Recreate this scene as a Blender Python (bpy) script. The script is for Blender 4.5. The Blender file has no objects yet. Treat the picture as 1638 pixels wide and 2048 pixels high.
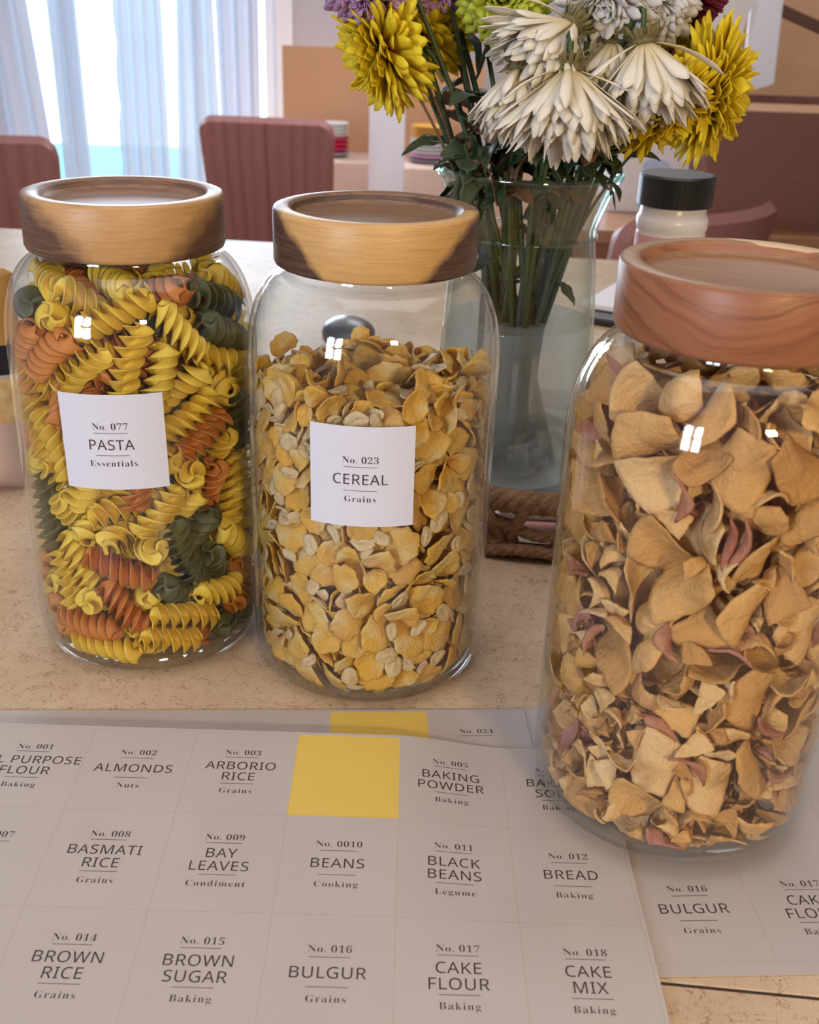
import bpy, bmesh, math, random
from math import sin, cos, pi, radians, hypot, sqrt, atan2
from mathutils import Vector, Matrix, Quaternion

# ============================================================ camera
SC = bpy.context.scene
COL = SC.collection
CAM_H, PITCH, ROLL, FPX = 0.30546, 0.4401634, 0.0355231, 2174.975
fw = Vector((0, cos(PITCH), -sin(PITCH))); rt0 = Vector((1, 0, 0)); up0 = Vector((0, sin(PITCH), cos(PITCH)))
rt = cos(ROLL) * rt0 + sin(ROLL) * up0; up = -sin(ROLL) * rt0 + cos(ROLL) * up0
EYE = Vector((0, 0, CAM_H))
cd = bpy.data.cameras.new('camera'); camo = bpy.data.objects.new('camera', cd); COL.objects.link(camo)
camo.matrix_world = Matrix(((rt.x, up.x, -fw.x, 0), (rt.y, up.y, -fw.y, 0), (rt.z, up.z, -fw.z, CAM_H), (0, 0, 0, 1)))
cd.sensor_fit = 'HORIZONTAL'; cd.sensor_width = 36; cd.lens = FPX / 1638 * 36
cd.clip_start = .02; cd.clip_end = 60
cd.dof.use_dof = True; cd.dof.focus_distance = .50; cd.dof.aperture_fstop = 24
SC.camera = camo
def at(px, py, Y):
    """the point at depth Y that the photo shows at pixel (px, py)"""
    d = (px - 819) / FPX * rt - (py - 1024) / FPX * up + fw
    return EYE + d * (Y / d.y)
def onz(px, py, z=0.0):
    d = (px - 819) / FPX * rt - (py - 1024) / FPX * up + fw
    return EYE + d * ((z - CAM_H) / d.z)

# ============================================================ world, lights, exposure
SC.view_settings.view_transform = 'Standard'; SC.view_settings.look = 'None'
SC.view_settings.gamma = 1; SC.view_settings.use_curve_mapping = False
SC.view_settings.exposure = 0.42
SC.cycles.use_denoising = True
SC.cycles.max_bounces = 10; SC.cycles.transparent_max_bounces = 48
SC.cycles.diffuse_bounces = 4; SC.cycles.glossy_bounces = 4; SC.cycles.transmission_bounces = 8
SC.cycles.caustics_reflective = False; SC.cycles.caustics_refractive = False
SC.cycles.sample_clamp_indirect = 4
wd = bpy.data.worlds.new('sky'); SC.world = wd; wd.use_nodes = True
bg = wd.node_tree.nodes['Background']; bg.inputs[0].default_value = (.60, .79, 1.0, 1); bg.inputs[1].default_value = 4.0
def area(name, loc, target, sx, sy, power, colr, spread=180):
    l = bpy.data.lights.new(name, 'AREA'); l.shape = 'RECTANGLE'; l.size = sx; l.size_y = sy; l.energy = power; l.color = colr
    l.spread = radians(spread)
    o = bpy.data.objects.new(name, l); COL.objects.link(o); o.location = loc
    o.rotation_euler = (Vector(target) - Vector(loc)).to_track_quat('-Z', 'Y').to_euler(); return o
KW = Vector((-1.55, -1.80, .62))          # the kitchen window, behind and to the left of the camera
area('kitchen_window_daylight', KW + Vector((0, -.12, 0)), KW + Vector((.75, 1.2, -.25)), .80, .84, 41, (.80, .86, 1.0))
area('patio_door_daylight', (-1.05, 4.95, .1), (-.55, 1, -.2), 1.3, 1.9, 60, (.72, .85, 1.0), 150)
area('added_overhead_fill', (.2, .35, 1.44), (.2, .45, 0), 1.5, 1.1, 5.5, (1.0, .93, .86))  # added soft fill from above, no known fixture here
area('added_dining_fill', (.4, 3.3, 1.46), (.4, 3.4, 0), .9, .9, 18, (.96, .96, 1.0))  # added fill that brightens the back of the room, no known lamp
area('warm_kitchen_lamp', (.52, -.95, .62), (.10, .45, .05), .17, .08, 7.5, (1.0, .74, .36))

# ============================================================ helpers
def mesh_obj(name, V, F, mat=None, parent=None, smooth=True, loc=None, sharp=48):
    me = bpy.data.meshes.new(name); me.from_pydata([tuple(v) for v in V], [], F); me.validate()
    if smooth:
        me.polygons.foreach_set('use_smooth', [True] * len(me.polygons))
    if smooth: me.set_sharp_from_angle(angle=radians(sharp))
    o = bpy.data.objects.new(name, me); COL.objects.link(o)
    if mat: me.materials.append(mat)
    if parent: o.parent = parent
    if loc is not None: o.location = loc
    return o
def tag(o, label=None, cat=None, group=None, kind=None):
    if label: o['label'] = label
    if cat: o['category'] = cat
    if group: o['group'] = group
    if kind: o['kind'] = kind
    return o
def thing(name, label, cat, loc=(0, 0, 0), rz=0, group=None):
    o = bpy.data.objects.new(name, None); COL.objects.link(o); o.location = loc; o.rotation_euler = (0, 0, rz)
    o.empty_display_size = .02
    return tag(o, label, cat, group)
def merge(*parts):
    V, F = [], []
    for v, f in parts:
        b = len(V); V += [tuple(x) for x in v]; F += [tuple(i + b for i in q) for q in f]
    return V, F
def lathe(prof, n=96, closed=False):
    V, F = [], []; m = len(prof)
    for r, z in prof:
        for j in range(n):
            a = 2 * pi * j / n; V.append((r * cos(a), r * sin(a), z))
    for i in range(m if closed else m - 1):
        i2 = (i + 1) % m
        for j in range(n):
            k = (j + 1) % n; F.append((i * n + j, i * n + k, i2 * n + k, i2 * n + j))
    return V, F
def box(x0, x1, y0, y1, z0, z1):
    V = [(x, y, z) for x in (x0, x1) for y in (y0, y1) for z in (z0, z1)]
    return V, [(0, 1, 3, 2), (4, 6, 7, 5), (0, 4, 5, 1), (2, 3, 7, 6), (0, 2, 6, 4), (1, 5, 7, 3)]
def smooth_path(P, n):
    P = [Vector(p) for p in P]; Q = [P[0] * 2 - P[1]] + P + [P[-1] * 2 - P[-2]]; out = []
    m = len(P) - 1
    for i in range(n + 1):
        t = i / n * m; k = min(int(t), m - 1); t -= k
        a, b, c, d = Q[k:k + 4]
        out.append(.5 * ((2 * b) + (c - a) * t + (2 * a - 5 * b + 4 * c - d) * t * t + (3 * b - a - 3 * c + d) * t ** 3))
    return out
def tube(path, rad, n=10, cap=True, lobes=0, twist=0.0, closed=False):
    P = [Vector(p) for p in path]; m = len(P); V, F = [], []
    T = [(P[(i + 1) % m] - P[i - 1]).normalized() if closed else (P[min(i + 1, m - 1)] - P[max(i - 1, 0)]).normalized() for i in range(m)]
    u = T[0].orthogonal().normalized()
    for i in range(m):
        u = (u - T[i] * u.dot(T[i])).normalized(); v = T[i].cross(u)
        r0 = rad(i / (m - 1)) if callable(rad) else rad
        for j in range(n):
            a = 2 * pi * j / n
            r = r0 * (1 + (.30 * abs(cos(lobes * a / 2)) - .18 if lobes else 0))
            aa = a + twist * i
            V.append(P[i] + r * (cos(aa) * u + sin(aa) * v))
    for i in range(m if closed else m - 1):
        for j in range(n):
            k = (j + 1) % n; b = ((i + 1) % m) * n; F.append((i * n + j, i * n + k, b + k, b + j))
    if cap and not closed:
        F.append(tuple(range(n))[::-1]); F.append(tuple((m - 1) * n + j for j in range(n)))
    return V, F
def bevel(o, w, seg=3):
    b = o.modifiers.new('bevel', 'BEVEL'); b.width = w; b.segments = seg; b.limit_method = 'ANGLE'; return o

# ---- materials
class M:
    def __init__(s, name):
        s.m = bpy.data.materials.new(name); s.m.use_nodes = True; s.t = s.m.node_tree; s.n = s.t.nodes; s.b = s.n['Principled BSDF']; s.out = s.n['Material Output']
    def node(s, typ, **kw):
        x = s.n.new(typ)
        for k, v in kw.items():
            if k.startswith('_'): x.inputs[k[1:].replace('_', ' ')].default_value = v
            else: setattr(x, k, v)
        return x
    def link(s, a, b): s.t.links.new(a, b)
    def coord(s, which='Object'):
        return s.node('ShaderNodeTexCoord').outputs[which]
    def mapping(s, scale=(1, 1, 1), rot=(0, 0, 0), loc=(0, 0, 0), which='Object'):
        x = s.node('ShaderNodeMapping'); x.inputs['Scale'].default_value = scale; x.inputs['Rotation'].default_value = rot; x.inputs['Location'].default_value = loc
        s.link(s.coord(which), x.inputs[0]); return x.outputs[0]
    def noise(s, vec, scale, detail=4, rough=.55, dist=0):
        x = s.node('ShaderNodeTexNoise'); x.inputs['Scale'].default_value = scale; x.inputs['Detail'].default_value = detail
        x.inputs['Roughness'].default_value = rough; x.inputs['Distortion'].default_value = dist
        if vec is not None: s.link(vec, x.inputs['Vector'])
        return x
    def ramp(s, fac, stops, interp='LINEAR'):
        x = s.node('ShaderNodeValToRGB'); e = x.color_ramp.elements; x.color_ramp.interpolation = interp
        while len(e) < len(stops): e.new(.5)
        for i, (p, c) in enumerate(stops):
            e[i].position = p; e[i].color = (*c, 1) if len(c) == 3 else c
        s.link(fac, x.inputs[0]); return x.outputs[0]
    def math(s, op, a, b=None, clamp=False):
        x = s.node('ShaderNodeMath', operation=op, use_clamp=clamp)
        for i, v in enumerate((a, b)):
            if v is None: continue
            if isinstance(v, (int, float)): x.inputs[i].default_value = v
            else: s.link(v, x.inputs[i])
        return x.outputs[0]
    def mix(s, fac, a, b, mode='MIX'):
        x = s.node('ShaderNodeMix', data_type='RGBA', blend_type=mode)
        for i, v in ((0, fac), (6, a), (7, b)):
            if isinstance(v, (int, float)): x.inputs[i].default_value = v
            elif isinstance(v, tuple): x.inputs[i].default_value = (*v, 1)
            else: s.link(v, x.inputs[i])
        return x.outputs[2]
    def bump(s, h, strength, dist=.001):
        x = s.node('ShaderNodeBump'); x.inputs['Strength'].default_value = strength; x.inputs['Distance'].default_value = dist
        s.link(h, x.inputs['Height']); s.link(x.outputs[0], s.b.inputs['Normal']); return x
    def base(s, c):
        if isinstance(c, tuple): s.b.inputs['Base Color'].default_value = (*c, 1)
        else: s.link(c, s.b.inputs['Base Color'])
        return s
    def set(s, **kw):
        for k, v in kw.items(): s.b.inputs[k.replace('_', ' ')].default_value = v
        return s
def plain(name, c, rough=.5, var=.06, scale=40, bump=0, **kw):
    x = M(name); nz = x.noise(x.coord(), scale)
    x.base(x.mix(nz.outputs[0], tuple(v * (1 - var) for v in c), tuple(min(1, v * (1 + var)) for v in c)))
    x.set(Roughness=rough, **kw)
    if bump: x.bump(nz.outputs[0], bump, .002)
    return x.m
def glass_mat(name, tint=(.985, .99, .985), edge=(.80, .84, .84), f0=.04):
    """thin clear glass wall: Fresnel reflection over a tinted see-through"""
    x = M(name); x.n.remove(x.b)
    g = x.node('ShaderNodeNewGeometry'); d = x.node('ShaderNodeVectorMath', operation='DOT_PRODUCT')
    x.link(g.outputs['Normal'], d.inputs[0]); x.link(g.outputs['Incoming'], d.inputs[1])
    k = x.math('SUBTRACT', 1.0, x.math('ABSOLUTE', d.outputs['Value']), True)
    F = x.math('ADD', f0, x.math('MULTIPLY', 1 - f0, x.math('POWER', k, 5.0)), True)
    tr = x.node('ShaderNodeBsdfTransparent'); x.link(x.mix(x.math('POWER', k, 3.0), tint, edge), tr.inputs[0])
    gl = x.node('ShaderNodeBsdfGlossy'); gl.inputs['Roughness'].default_value = 0.0; gl.inputs['Color'].default_value = (1, 1, 1, 1)
    mx = x.node('ShaderNodeMixShader'); x.link(F, mx.inputs[0]); x.link(tr.outputs[0], mx.inputs[1]); x.link(gl.outputs[0], mx.inputs[2])
    x.link(mx.outputs[0], x.out.inputs[0]); return x.m

# ============================================================ the setting
FLOOR, CEIL, BACK = -.92, 1.52, 5.2
m_wall = plain('wall_paint', (.50, .468, .500), .75, .02, 3)
m_floor = M('wood_floor'); v = m_floor.mapping((6, .8, 1)); nz = m_floor.noise(v, 3, 6); m_floor.base(m_floor.ramp(nz.outputs[0], [(.3, (.30, .18, .11)), (.7, (.48, .31, .20))])); m_floor.set(Roughness=.4); m_floor = m_floor.m
m_ceil = plain('ceiling_paint', (.82, .80, .78), .9, .02, 3)
m_trimw = plain('white_trim_paint', (.80, .79, .82), .5, .02, 5)
def struct(name, geo, m, smooth=False):
    return tag(mesh_obj(name, *geo, m, smooth=smooth), kind='structure')
DX0, DX1, DTOP = -1.93, -.66, 1.12        # patio door opening
struct('floor', box(-3.2, 3.2, -2.0, BACK + .12, FLOOR - .05, FLOOR), m_floor)
struct('ceiling', box(-3.2, 3.2, -2.0, BACK + .12, CEIL, CEIL + .05), m_ceil)
struct('wall_back', merge(box(-3.2, DX0, BACK, BACK + .12, FLOOR, CEIL), box(DX1, 3.2, BACK, BACK + .12, FLOOR, CEIL), box(DX0, DX1, BACK, BACK + .12, DTOP, CEIL)), m_wall)
struct('wall_left', box(-3.3, -3.2, -2.0, BACK + .12, FLOOR, CEIL), m_wall)
struct('wall_right', box(3.2, 3.3, -2.0, BACK + .12, FLOOR, CEIL), m_wall)
wx0, wx1, wz0, wz1 = KW.x - .42, KW.x + .42, KW.z - .42, KW.z + .42
struct('wall_front', merge(box(-3.2, wx0, -1.9, -1.8, FLOOR, CEIL), box(wx1, 3.2, -1.9, -1.8, FLOOR, CEIL), box(wx0, wx1, -1.9, -1.8, FLOOR, wz0), box(wx0, wx1, -1.9, -1.8, wz1, CEIL)), m_wall)
g = [box(wx0, wx0 + .04, -1.86, -1.78, wz0, wz1), box(wx1 - .04, wx1, -1.86, -1.78, wz0, wz1), box(wx0 + .04, wx1 - .04, -1.86, -1.78, wz0, wz0 + .04), box(wx0 + .04, wx1 - .04, -1.86, -1.78, wz1 - .04, wz1)]
g += [box(KW.x - .045, KW.x + .045, -1.85, -1.80, wz0 + .04, wz1 - .04), box(wx0 + .04, KW.x - .045, -1.84, -1.81, KW.z - .03, KW.z + .03), box(KW.x + .045, wx1 - .04, -1.84, -1.81, KW.z - .03, KW.z + .03)]
struct('window_1', merge(*g), m_trimw)
# patio door: frame, stiles, glass
m_frame = plain('door_frame_grey', (.40, .38, .50), .4, .03, 8)
dr = tag(bpy.data.objects.new('door_1', None), kind='structure'); COL.objects.link(dr); dr.location = (DX0, BACK, FLOOR)
W_, H_ = DX1 - DX0, DTOP - FLOOR
mesh_obj('door_frame', *merge(box(0, .05, .0, .10, 0, H_), box(W_ - .05, W_, .0, .10, 0, H_), box(.05, W_ - .05, 0, .10, 0, .05), box(.05, W_ - .05, 0, .10, H_ - .05, H_)), m_trimw, dr, False)
mesh_obj('door_stile', *box(.30, .365, .03, .08, .05, H_ - .05), m_frame, dr, False)
mesh_obj('door_stile', *box(.885, .935, .03, .08, .05, H_ - .05), m_frame, dr, False)
m_pane = glass_mat('window_glass', (.97, .99, 1.0), (.8, .9, .95))
mesh_obj('door_glass', *merge(box(.05, .30, .05, .056, .05, H_ - .05), box(.365, .885, .05, .056, .05, H_ - .05), box(.935, W_ - .05, .05, .056, .05, H_ - .05)), m_pane, dr, False)
struct('trim_1', box(DX1, DX1 + .075, BACK - .02, BACK - .001, FLOOR, DTOP + .08), m_trimw)
# outdoors beyond the door: sunny pale paving and a strip of lawn
struct('patio_ground', box(-12, 6, 10.2, 40, FLOOR - .12, FLOOR - .04), plain('pale_paving', (.86, .86, .84), .8, .04, 2))
struct('lawn_ground', box(-12, 6, BACK + .13, 10.2, FLOOR - .12, FLOOR - .04), plain('cool_lawn', (.16, .34, .34), .9, .2, 6))
# sheer curtains
def sheer(name, c, tr=.5, see=.25):
    x = M(name); x.n.remove(x.b)
    w = x.node('ShaderNodeTexWave'); w.inputs['Scale'].default_value = 260; w.inputs['Distortion'].default_value = .6; w.wave_profile = 'SIN'; x.link(x.coord(), w.inputs[0])
    d = x.node('ShaderNodeBsdfDiffuse'); t = x.node('ShaderNodeBsdfTranslucent'); s = x.node('ShaderNodeBsdfTransparent')
    for q in (d, t): x.link(x.mix(w.outputs[1], tuple(v * .93 for v in c), c), q.inputs[0])
    a = x.node('ShaderNodeMixShader'); a.inputs[0].default_value = tr; x.link(d.outputs[0], a.inputs[1]); x.link(t.outputs[0], a.inputs[2])
    b = x.node('ShaderNodeMixShader'); b.inputs[0].default_value = see; x.link(a.outputs[0], b.inputs[1]); x.link(s.outputs[0], b.inputs[2])
    x.link(b.outputs[0], x.out.inputs[0]); return x.m
m_sheer = sheer('sheer_white_curtain', (.80, .80, .84), .42, .22)
m_sheer2 = sheer('sheer_grey_curtain', (.86, .82, .84), .55, .05)
m_sheer3 = sheer('lavender_curtain', (.83, .82, .87), .45, .08)
def curtain(name, label, top, bot, m, folds, Y, amp, scallop=False, grp=None):
    """top, bot: (x0, x1) at the ceiling rod and at the hem"""
    nx, nz = 90, 26; V, F = [], []
    z0, z1 = FLOOR + .02, DTOP + .12
    for i in range(nz + 1):
        t = i / nz; z = z0 + (z1 - z0) * t
        a, b = bot[0] + (top[0] - bot[0]) * t, bot[1] + (top[1] - bot[1]) * t
        for j in range(nx + 1):
            s = j / nx; x = a + (b - a) * s
            if scallop and j == 0: x -= .012 * abs(sin(i * 2.1))
            V.append((x, Y + amp * sin(2 * pi * folds * s + .6 * sin(3 * t)) * (.75 + .25 * t), z))
    for i in range(nz):
        for j in range(nx):
            q = i * (nx + 1) + j; F.append((q, q + 1, q + nx + 2, q + nx + 1))
    o = mesh_obj(name, V, F, m); so = o.modifiers.new('thickness', 'SOLIDIFY'); so.thickness = .0015
    return tag(o, label, 'curtain', grp)
def xat(px, py, Y): return at(px, py, Y).x
CY = 5.08
def cx(p0, p1, Y=CY):
    """curtain edge through two photo pixels -> x at rod and at hem"""
    a, b = at(*p0, Y), at(*p1, Y); k = (a.x - b.x) / (a.z - b.z)
    return a.x + k * (DTOP + .12 - a.z), a.x + k * (FLOOR + .02 - a.z)
def curt(name, label, e0, e1, *a, **k):
    L, R = cx(*e0), cx(*e1); return curtain(name, label, (L[0], R[0]), (L[1], R[1]), *a, **k)
curt('curtain', 'grey sheer curtain at the far left of the bright patio door', ((-330, 0), (-300, 340)), ((57, 0), (108, 290)), m_sheer2, 9, CY - .04, .035)
curt('curtain', 'narrow bluish sheer curtain fold between the two white gaps of the patio door', ((90, 0), (128, 345)), ((150, 0), (184, 345)), m_sheer, 3, CY, .02)
curt('curtain', 'pale blue sheer curtain with ragged left edge in the middle of the patio door', ((226, 0), (246, 345)), ((322, 0), (342, 345)), m_sheer, 4, CY, .025, scallop=True)
curt('curtain', 'bright white sheer curtain behind the left edge of the ribbed chair', ((350, 0), (356, 345)), ((425, 0), (446, 345)), m_sheer, 3, CY, .02)
curt('curtain', 'lavender white sheer curtain at the right end of the patio door beside the wall', ((428, 0), (446, 345)), ((516, 0), (522, 345)), m_sheer3, 3, CY + .01, .02)

# ---- chairs
m_leather = M('ribbed_brown_leather'); nz = m_leather.noise(m_leather.coord(), 60, 5)
m_leather.base(m_leather.mix(nz.outputs[0], (.30, .125, .108), (.42, .18, .155))); m_leather.set(Roughness=.48); m_leather.bump(m_leather.noise(m_leather.coord(), 400).outputs[0], .12, .001); m_leather = m_leather.m
m_leg = plain('black_metal', (.03, .028, .028), .4, .1, 30)
def back_panel(w, h, bend, ribs, th=.045, rc=.05):
    """upholstered back: ribbed on the outside, round top corners, bent around the sitter"""
    nx, nz = 96, 30; V, F = [], []
    def P(s, t, side):
        x = (s - .5) * w; z = t * h
        e = 0
        ax = w / 2 - abs(x)
        zt = h - (rc - sqrt(max(0, rc * rc - (rc - ax) ** 2)) if ax < rc else 0)
        z = t * zt
        edge = min(ax, zt - z if t > .5 else 1) ; r = min(1, max(0, edge) / .02); r = sqrt(1 - (1 - r) ** 2)
        rib = .009 * abs(sin(pi * ribs * s)) ** .6 if side else 0
        y = bend * (x / (w / 2)) ** 2 - .09 * t
        return (x * (1 - .10 * (1 - t)), y + (th * .5 * r + rib * r) * (-1 if side else 1), z)
    for side in (0, 1):
        for i in range(nz + 1):
            for j in range(nx + 1): V.append(P(j / nx, i / nz, side))
    n = (nx + 1) * (nz + 1)
    for i in range(nz):
        for j in range(nx):
            q = i * (nx + 1) + j; a = (q, q + 1, q + nx + 2, q + nx + 1); F.append(a); F.append(tuple(n + k for k in a[::-1]))
    def strip(ids):
        for a, b in zip(ids, ids[1:]): F.append((a, n + a, n + b, b))
    strip(list(range(nx + 1))); strip([nz * (nx + 1) + j for j in range(nx, -1, -1)])
    strip([i * (nx + 1) for i in range(nz, -1, -1)]); strip([i * (nx + 1) + nx for i in range(nz + 1)])
    return V, F
def chair(label, loc, rz, w=.47, bend=-.0, h=.50, ribs=10):
    t = thing('dining_chair', label, 'chair', (loc[0], loc[1], FLOOR), rz, 'brown leather dining chairs')
    V, F = back_panel(w, h, bend, ribs); mesh_obj('backrest', [(x, y, z + .885 - h) for x, y, z in V], F, m_leather, t)
    o = mesh_obj('seat', *box(-w * .47, w * .47, .02, .46, .40, .48), m_leather, t); bevel(o, .03)
    for sx in (-1, 1):
        for y in (.05, .42): mesh_obj('leg', *tube([(sx * .17, y, .41), (sx * .20, y + (.03 if y > .2 else -.03), 0)], .014, 10), m_leg, t)
    return t
a = at(541, 235, 3.6); chair('ribbed brown leather chair standing in front of the patio door curtains', (a.x, 3.62, 0), radians(-3), .425)
a = at(-70, 300, 2.9); chair('brown leather chair cut off by the left edge of the photo', (a.x + .02, 2.93, 0), radians(8), .44)
a, b = at(1190, 452, 1.92), at(1535, 393, 2.22); chair('brown leather chair with curved back behind the black capped jar', ((a.x + b.x) / 2 + .03, (a.y + b.y) / 2 + .09, 0), atan2(b.y - a.y, b.x - a.x), .46, .07, ribs=0)

# ---- dining table with boxes on it
m_tbl = M('table_wood'); nz = m_tbl.noise(m_tbl.mapping((2, 30, 2)), 4, 5); m_tbl.base(m_tbl.ramp(nz.outputs[0], [(.35, (.36, .17, .08)), (.7, (.50, .27, .15))])); m_tbl.set(Roughness=.25); m_tbl = m_tbl.m
TZ = -.17
t = thing('dining_table', 'brown wooden dining table carrying the open cardboard box behind the spice jar', 'table', (.95, 3.05, FLOOR))
o = mesh_obj('table_top', *box(-.78, .95, -.44, .50, TZ - FLOOR - .035, TZ - FLOOR), m_tbl, t); bevel(o, .006)
mesh_obj('apron', *merge(box(-.68, .85, -.38, -.355, .62, TZ - FLOOR - .036), box(-.68, .85, .41, .435, .62, TZ - FLOOR - .036)), m_tbl, t, False)
for sx in (-.68, .82):
    for sy in (-.36, .40): mesh_obj('leg', *box(sx, sx + .06, sy, sy + .06, 0, TZ - FLOOR - .036), m_tbl, t, False)
def card(name, c): 
    x = M(name); nz = x.noise(x.mapping((1, 1, 14)), 14, 5); x.base(x.mix(nz.outputs[0], tuple(v * .88 for v in c), tuple(v * 1.08 for v in c))); x.set(Roughness=.8); return x.m
m_card = card('cardboard_brown', (.235, .105, .075)); m_card2 = card('cardboard_tan', (.58, .31, .17)); m_cardl = card('cardboard_light', (.70, .50, .40))
def open_box(name, label, loc, rz, w, d, h, m, flaps, group=None, inner=None):
    t = thing(name, label, 'box', loc, rz, group); th = .006
    g = merge(box(-w / 2, w / 2, -d / 2, -d / 2 + th, 0, h), box(-w / 2, w / 2, d / 2 - th, d / 2, 0, h), box(-w / 2, -w / 2 + th, -d / 2 + th, d / 2 - th, 0, h), box(w / 2 - th, w / 2, -d / 2 + th, d / 2 - th, 0, h), box(-w / 2 + th, w / 2 - th, -d / 2 + th, d / 2 - th, 0, th))
    mesh_obj('walls', *g, m, t, False)
    for side, ang, ln in flaps:
        a = radians(ang)
        if side in 'fb':
            s = -1 if side == 'f' else 1; y = s * d / 2; c_, s_ = cos(a) * ln, sin(a) * ln
            V = [(-w / 2, y, h), (w / 2, y, h), (w / 2, y + s * c_, h + s_), (-w / 2, y + s * c_, h + s_)]
        else:
            s = -1 if side == 'l' else 1; x = s * w / 2; c_, s_ = cos(a) * ln, sin(a) * ln
            V = [(x, -d / 2, h), (x, d / 2, h), (x + s * c_, d / 2, h + s_), (x + s * c_, -d / 2, h + s_)]
        o = mesh_obj('flap', V, [(0, 1, 2, 3)], inner or m, t, False); q = o.modifiers.new('thickness', 'SOLIDIFY'); q.thickness = .005
    return t
b0 = at(1397, 452, 2.68); bw = .92
open_box('cardboard_box', 'large dark brown open cardboard box behind the yellow flower on the right', (b0.x + bw / 2, 2.68 + .28, TZ), 0, bw, .56, .268, m_card, [('f', 175, .11), ('b', 62, .34), ('r', 40, .2)], None, card('cardboard_inside', (.36, .19, .095)))
# pale things sticking out of the box
m_white = plain('white_paper', (.84, .82, .85), .6, .02, 10)
def slab(name, label, cat, corners, th, m, group=None):
    """a board given by three corners: origin, along, up"""
    o, a, b = [Vector(q) for q in corners]; n = (a - o).cross(b - o).normalized() * th
    V = [o, a, a + (b - o), b]; V += [q + n for q in V]
    x = mesh_obj(name, V, [(0, 1, 2, 3), (7, 6, 5, 4), (0, 4, 5, 1), (1, 5, 6, 2), (2, 6, 7, 3), (3, 7, 4, 0)], m, smooth=False); bevel(x, .002)
    return tag(x, label, cat, group)
slab('paper_pad', 'white paper pad leaning upright inside the dark brown box', 'paper', (at(1480, 190, 2.98), at(1545, 170, 2.98), at(1505, -40, 3.02)), .015, m_white)
slab('white_tube', 'long white packing board slanting out of the brown box beside the paper pad', 'board', (at(1378, 140, 2.9), at(1445, 175, 2.9), at(1430, -30, 2.95)), .03, plain('white_board', (.84, .78, .76), .5, .03, 12))
m_dark = plain('dark_wood', (.14, .065, .04), .5, .1, 20)
slab('wooden_slat', 'dark brown wooden slat lying across the top right corner of the box', 'slat', (at(1508, -18, 3.0), at(1760, 95, 3.0), at(1514, 12, 3.0)), .02, m_dark)
# white carton with pale blue print
c0 = at(1215, 408, 2.86); c1 = at(1386, 400, 2.86); cw = c1.x - c0.x
t = thing('white_carton', 'white carton with pale blue spots behind the black capped jar', 'box', (c0.x + cw / 2, 2.95, TZ))
o = mesh_obj('carton', *box(-cw / 2, cw / 2, -.09, .09, 0, .30), m_white, t, False); bevel(o, .004)
m_blue = plain('pale_blue_print', (.50, .62, .85), .6, .03, 10)
def disc(cx_, cz_, rx, rz_, y): 
    return [(cx_ + rx * cos(k * pi / 16), y, cz_ + rz_ * sin(k * pi / 16)) for k in range(32)], [tuple(range(32))]
mesh_obj('print', *merge(disc(.005, .115, .035, .018, -.0906), disc(-.012, .035, .022, .030, -.0906), disc(-.06, .16, .02, .03, -.0906)), m_blue, t, False)
# ---- cardboard boxes with standing flaps by the wall
def tan_box(label, px0, px1, ptop, pledge, Y, depth):
    a, b = at(px0, pledge, Y), at(px1, pledge, Y); w = b.x - a.x; h = a.z - FLOOR; fl = at(px0, ptop, Y).z - a.z
    t = thing('cardboard_box', label, 'box', ((a.x + b.x) / 2, Y, FLOOR), 0, 'tan cardboard boxes by the wall')
    o = mesh_obj('carton', *box(-w / 2, w / 2, -depth, 0, 0, h), m_cardl, t, False); bevel(o, .006)
    mesh_obj('flap', *box(-w / 2, w / 2, -.008, 0, h + .001, h + fl), m_card2, t, False)
    return (a.x + b.x) / 2, h + FLOOR
xa, za = tan_box('tan cardboard box with upright back flap behind the ribbed leather chair', 568, 748, 90, 300, 4.62, .30)
xb, zb = tan_box('tan cardboard box with upright flap between white post and flower vase', 778, 960, 120, 310, 4.45, .34)
def plates(label, px, Y, z, cols, R):
    t = thing('plate_stack', label, 'plates', (at(px, 280, Y).x, Y, z + .001)); h = 0
    for nm, c, dz, k in cols:
        for i in range(k):
            mesh_obj(nm, *lathe([(0, h), (R * .7, h), (R, h + dz * .8), (R, h + dz), (R * .68, h + dz * .45), (0, h + dz * .45)], 40), c, t); h += dz * .98
        R *= .96
    return t
m_pw, m_pr, m_pp, m_po, m_pg = [plain(n, c, .45, .03, 9) for n, c in (('plate_white', (.80, .79, .76)), ('plate_red', (.62, .03, .10)), ('plate_pink', (.75, .38, .55)), ('plate_orange', (.85, .45, .08)), ('plate_grey', (.33, .30, .36)))]
plates('stack of grey red and white plates on the box behind the ribbed chair', 668, 4.47, za, [('grey_plate', m_pg, .02, 1), ('red_plate', m_pr, .018, 3), ('white_plate', m_pw, .014, 4)], .062)
plates('stack of pink white and orange plates on the box beside the vase', 862, 4.28, zb, [('grey_plate', m_pg, .014, 1), ('pink_plate', m_pp, .016, 1), ('white_plate', m_pw, .014, 4), ('orange_plate', m_po, .012, 4)], .085)
p0, p1 = at(737, 370, 3.95), at(812, 370, 3.95)
tag(mesh_obj('white_post', *box(p0.x, p1.x - .01, 3.93, 4.03, FLOOR, at(770, 60, 3.95).z), m_trimw, smooth=False), 'white square post standing between the two tan cardboard boxes', 'post')

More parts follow.
